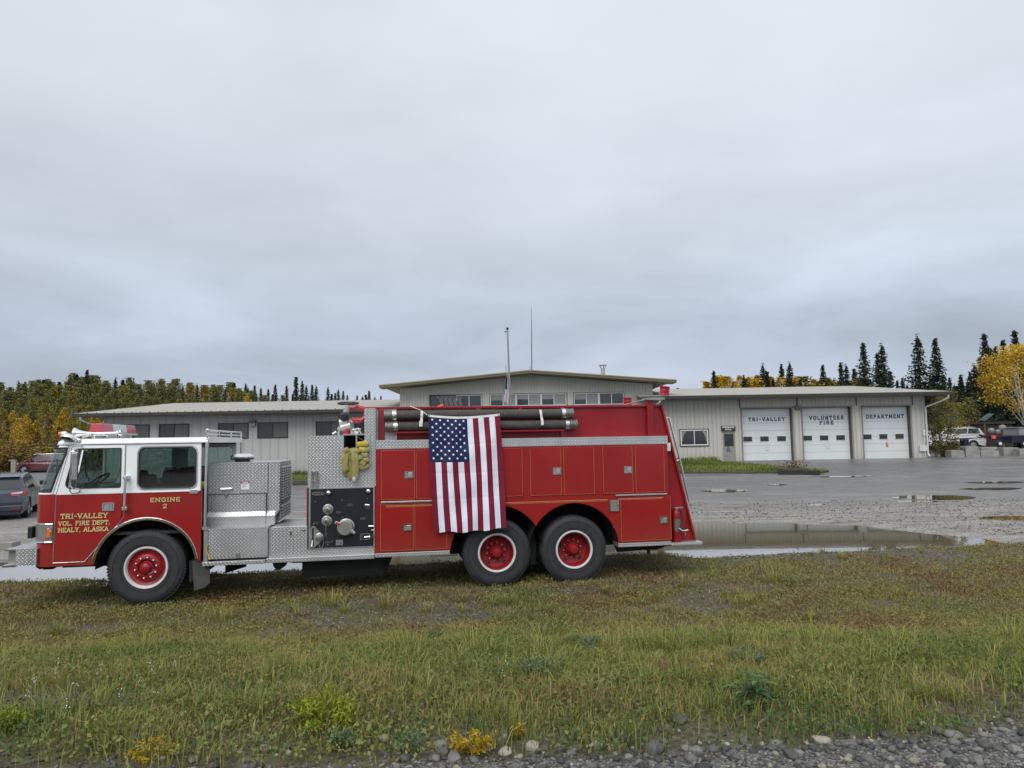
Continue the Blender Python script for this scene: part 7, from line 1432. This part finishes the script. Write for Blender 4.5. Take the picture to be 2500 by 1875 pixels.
    if kind != 'hatch':
        for s in (-1, 1): m = MB(); m.tube([(-L / 2 + .8, s * (Wd / 2 - .27), H - .03), (-L / 2 + 1.0, s * (Wd / 2 - .27), H + .035), (.5, s * (Wd / 2 - .27), H + .045), (.8, s * (Wd / 2 - .27), H - .0)], .018, 6); m.build('roof_rack', ALU, e)
    return e, h
x, y = PG('A', 120, 940, 0); HE = R(90 + 27)
hc, h = car('parked_car', 'dark blue grey hatchback parked at the left edge, seen from behind', (0, 0, .03), HE, 4.42, 1.74, 1.47, M('slate_blue_paint', (.030, .036, .055), .28, .1, .08, 2, .5), 'hatch')
# put the rear right wheel where it stands in the photo
d_ = Vector((math.cos(HE), math.sin(HE), 0)); rgt = Vector((d_.y, -d_.x, 0)); wx, wy = PG('X', 69, 1264, .03); w0 = Vector((wx, wy, .03)); hc.location = w0 + d_ * (4.42 * .3 - .05) - rgt * .84
m = MB(); Lh = 4.42; m.m = 0; m.box(-Lh / 2 - .028, -Lh / 2 - .015, -.16, .16, .70, .80 + .03); m.m = 1; lettering(m, '357', -.11, .11, .725, .075, 0, .2, .0003, 0)
# the plate lettering is drawn facing -y: turn it to the car's tail
k8 = 8; m.v = m.v[:k8] + [(-Lh / 2 - .029 + yv * 1.0 - .001, -xv, zv) for xv, yv, zv in m.v[k8:]]
m.build('number_plate', [M('plate_yellow', (.55, .36, .03), .5), M('plate_blue', (.03, .05, .16), .5)], hc, recalc=False)
m = MB(); m.box(-Lh / 2 - .03, -Lh / 2 + .3, -.80, .80, .30, .50); m.build('rear_bumper', MATS['slate_blue_paint'], hc, bevel=.05, seg=3)
for s in (-1, 1): m = MB(); m.box(-Lh / 2 - .035, -Lh / 2 - .02, s * .62 - .12, s * .62 + .12, .38, .41); m.build('reflector', REDP, hc)
m = MB(); m.tube([(-1.62, .2, 1.03), (-1.85, -.35, .99)], .012, 5); m.build('rear_wiper', BLK, hc)
m = MB(); m.prism([(-1.62, 1.36), (-1.28, 1.435), (-1.25, 1.455), (-1.70, 1.38)], -.6, .6); m.build('spoiler', MATS['slate_blue_paint'], hc, bevel=.01)
m = MB(); m.tube([(-1.05, 0, 1.45), (-1.22, 0, 1.62)], .006, 5); m.build('antenna', BLK, hc)
sx, sy = PG('X', 57, 1157, .03); sv, _ = car('parked_car', 'maroon sport utility car parked in front of the golden bushes at left', (sx + 4.75 * .3 + .05, sy + .95, .05), R(183), 4.75, 1.88, 1.70, M('maroon_paint', (.10, .012, .022), .3, .1, .1, 2, .4), 'suv', BLK)
wx_, _ = PY('X', 2398, 1070, 64); zg = tz(wx_, 64); wsv, _ = car('parked_car', 'white sport utility car with dark windows parked behind the concrete blocks', (wx_ - 2.15, 65.2, zg + .25), R(172), 5.2, 2.0, 1.95, M('car_white_paint', (.62, .63, .62), .3, 0, .04, 2, .3), 'suv')
m = MB(); m.add([(-2.3, 1.006, 1.0), (.6, 1.006, .98), (.6, 1.006, .86), (-1.2, 1.006, .9)], [(0, 1, 2, 3)]); m.build('side_stripe', M('stripe_blue', (.01, .015, .06), .4), wsv, recalc=False)
m = MB(); m.add([(-2.45, 1.006, 1.1), (-1.9, 1.006, 1.05), (-1.75, 1.006, 1.15), (-2.0, 1.006, 1.0), (-2.3, 1.006, 1.02)], [(0, 1, 2, 3, 4)]); m.build('side_graphic', BLK, wsv, recalc=False)
w2 = copy_tree(wsv); w2.location = (PY('X', 2330, 1050, 72)[0] - 2.6, 72, tz(28, 72) + .55); w2.rotation_euler = (0, 0, R(176)); w2['label'] = 'white vehicle mostly hidden behind the sapling at the station corner'
# ================================================================== RIGHT-HAND YARD
def block(px0, px1, pyt, pyb, Y, lab, round_=False):
    x0, zt = PY('X', px0, pyt, Y); x1, zb = PY('X', px1, pyb, Y); m = MB(); dp = .75
    if round_: m.prism(rpoly([(x0, zb - .1), (x1, zb - .1), (x1, zt), (x0, zt)], [0, 0, .28, .18]), Y, Y + dp)
    else: m.box(x0, x1, Y, Y + dp, zb - .1, zt)
    o = m.build('concrete_block', CONC, bevel=.03); me = o.data; c = Vector((x0, Y, zb)); me.transform(Matrix.Translation(-c)); o.location = c; return tag(o, lab, 'concrete block')
block(2322, 2356, 1099, 1121, 50.3, 'pale round shouldered concrete block nearest the station corner', True)
block(2357, 2393, 1089, 1121, 50.6, 'taller stained concrete block under the dark corrugated pipe', True)
block(2394, 2440, 1101, 1120, 51, 'low grey concrete block in the middle of the row')
block(2396, 2436, 1092, 1101, 53, 'concrete block behind the low middle one')
block(2450, 2488, 1093, 1117, 52, 'wide concrete block right of the gap in the row')
block(2489, 2540, 1096, 1117, 51, 'concrete block at the right edge of the photo')
block(2310, 2322, 1100, 1121, 51.5, 'narrow shadowed concrete block half hidden by the sapling')
for i, (yt) in enumerate((1106, 1096)): block(2440, 2450, yt, yt + 6, 52.5, ['lower', 'upper'][i] + ' pale slab stacked in the gap between the blocks')
CUL = M('dark_blue_plastic_pipe', (.010, .013, .035), .35, 0, .2, 5); a = PY('X', 2316, 1084, 53.5); b = PY('X', 2360, 1086, 52.2); t_ = PY('X', 2354, 1072, 51.5); bt = PY('X', 2360, 1104, 51.5)
e = empty('drain_pipe', (0, 0, 0), 0, 'dark blue plastic drain pipe with a ribbed upright end resting on the blocks', 'pipe'); m = MB(); m.tube([(a[0], 53.5, a[1]), (b[0], 52.0, b[1])], .20, 16); m.build('pipe', CUL, e)
m = MB(); r_ = .30; pr = [(0, bt[1])]; n_ = 12
for i in range(n_): z = bt[1] + (t_[1] - bt[1]) * i / n_; dz = (t_[1] - bt[1]) / n_; pr += [(r_ - .03, z), (r_, z + dz * .3), (r_, z + dz * .7), (r_ - .03, z + dz * .98)]
m.lathe(pr + [(.0, t_[1])], ((t_[0] + bt[0]) / 2, 51.6, 0), (0, 0, 1), 20); m.build('ribbed_sleeve', CUL, e)
# trailer
TB = M('trailer_navy', (.010, .012, .035), .4, 0, .2, 4); ty = 62.0; x0, z0 = PY('X', 2397, 1063, ty); x1, z1 = PY('X', 2452, 1064, ty); x2, z2 = PY('X', 2540, 1080, ty); e = empty('utility_trailer', (0, 0, 0), 0, 'dark blue flatbed trailer with a small front wheel parked at the right', 'trailer')
m = MB(); m.box(x1, x2, ty - .9, ty + .9, z2, z1); m.build('bed', TB, e, bevel=.03)
zf = PY('X', 2420, 1070, ty)[1]; m = MB(); m.prism([(x0 - .2, z0 + .12), (x0 + .3, z0 - .05), (x1, zf + .05), (x1, zf - .15), (x0 + .9, zf - .12), (x0 + .1, z0 - .2), (x0 - .25, z0)], ty - .08, ty + .08); m.build('drawbar', TB, e)
for px_ in (2424, 2482, 2500):
    w = PY('X', px_, 1083, ty); rr__ = .27; m = MB(); m.lathe([(0, .0), (rr__ * .5, 0), (rr__ * .55, -.02), (rr__ * .95, -.02), (rr__, .02), (rr__, .18), (0, .18)], (w[0], ty - .95, w[1]), (0, 1, 0), 20); w_ = m.build('wheel', RUB, e); m = MB(); m.lathe([(0, -.03), (rr__ * .2, -.03), (rr__ * .52, -.012), (rr__ * .52, .0)], (w[0], ty - .95, w[1]), (0, 1, 0), 16); m.build('rim', WSTRAP, w_)
m = MB(); w = PY('X', 2420, 1067, ty); m.tube([(w[0], ty - .3, w[1] - .15), (w[0], ty - .3, w[1] + .12)], [.2, .16], 12); m.tube([(w[0] - .2, ty - .3, w[1] + .1), (w[0] + .3, ty - .3, w[1] + .1)], .05, 6); tag(m.build('red_buoy', M('coral_red', (.6, .07, .04), .5)), 'bright red container standing on the trailer drawbar', 'container')
# cabin with green roof and pale cart
cy = 72; e = empty('log_cabin', (0, 0, 0), 0, 'dark cabin with a green metal roof among the spruces at right', 'building'); a = PY('X', 2294, 1018, cy); b = PY('X', 2345, 1029, cy); c_ = PY('X', 2455, 1060, cy); g_ = M('green_metal_roof', (.055, .12, .105), .5, .2, .1, 2)
m = MB(); m.prism([(a[0], a[1] - .0), (b[0] - .6, b[1] - .1), (b[0] - .6, b[1] - .2), (a[0], a[1] - .15)], cy - .6, cy); p_, q_ = PY('X', 2378, 1027, cy), PY('X', 2410, 1010, cy); m.prism([(p_[0] + .4, p_[1]), (q_[0], q_[1]), (q_[0] + .1, q_[1] - .1), (p_[0] + .5, p_[1] - .12)], cy - .8, cy); m.build('roof', g_, e)
m = MB(); m.box(b[0] - 1.4, c_[0] - 1, cy - 2.9, cy - 2.7, b[1] - .35, b[1] - .12); m.box(b[0] - 1.2, c_[0] - 1.2, cy - 2.75, cy + .2, .3, b[1] - .1); m.build('wall', M('dark_logs', (.03, .022, .017), .85, 0, .4, 5), e)
for px_ in (2320, 2358, 2400): w = PY('X', px_, 1040, cy); m = MB(); m.tube([(w[0], cy - 2.8, .4), (w[0], cy - 2.8, b[1] - .3)], .11, 8); m.build('porch_post', M('porch_wood', (.10, .075, .06), .8, 0, .3, 6), e)
for i, (px_, py_, r_) in enumerate(((2420, 1052, .28), (2436, 1055, .24), (2447, 1045, .3), (2458, 1054, .2))):
    w = PY('X', px_, py_, 67); m = MB(); m.lathe([(0, -r_), (r_ * .8, -r_ * .8), (r_, -r_ * .3), (r_, r_ * .4), (r_ * .7, r_ * .9), (0, r_)], (w[0], 67, w[1]), (0, 0, 1), 14); o = m.build('fuel_tank', M('pale_tank', (.28, .29, .28), .5, .2, .2, 3)); tag(o, ['leftmost', 'second', 'tallest', 'rightmost'][i] + ' pale drum standing behind the trailer', 'drum')
x0, z0 = PY('X', 2487, 1045, 64); x1, z1 = PY('X', 2545, 1062, 64); m = MB(); m.box(x0, x1, 64, 66, z1, z0); m.box(x0 - .1, x1, 63.9, 66.1, z0, z0 + .08); tag(m.build('camper_shell', M('pale_grey_shell', (.36, .38, .38), .5, 0, .1, 2), bevel=.05), 'pale grey truck topper behind the trailer at the right edge', 'camper shell')
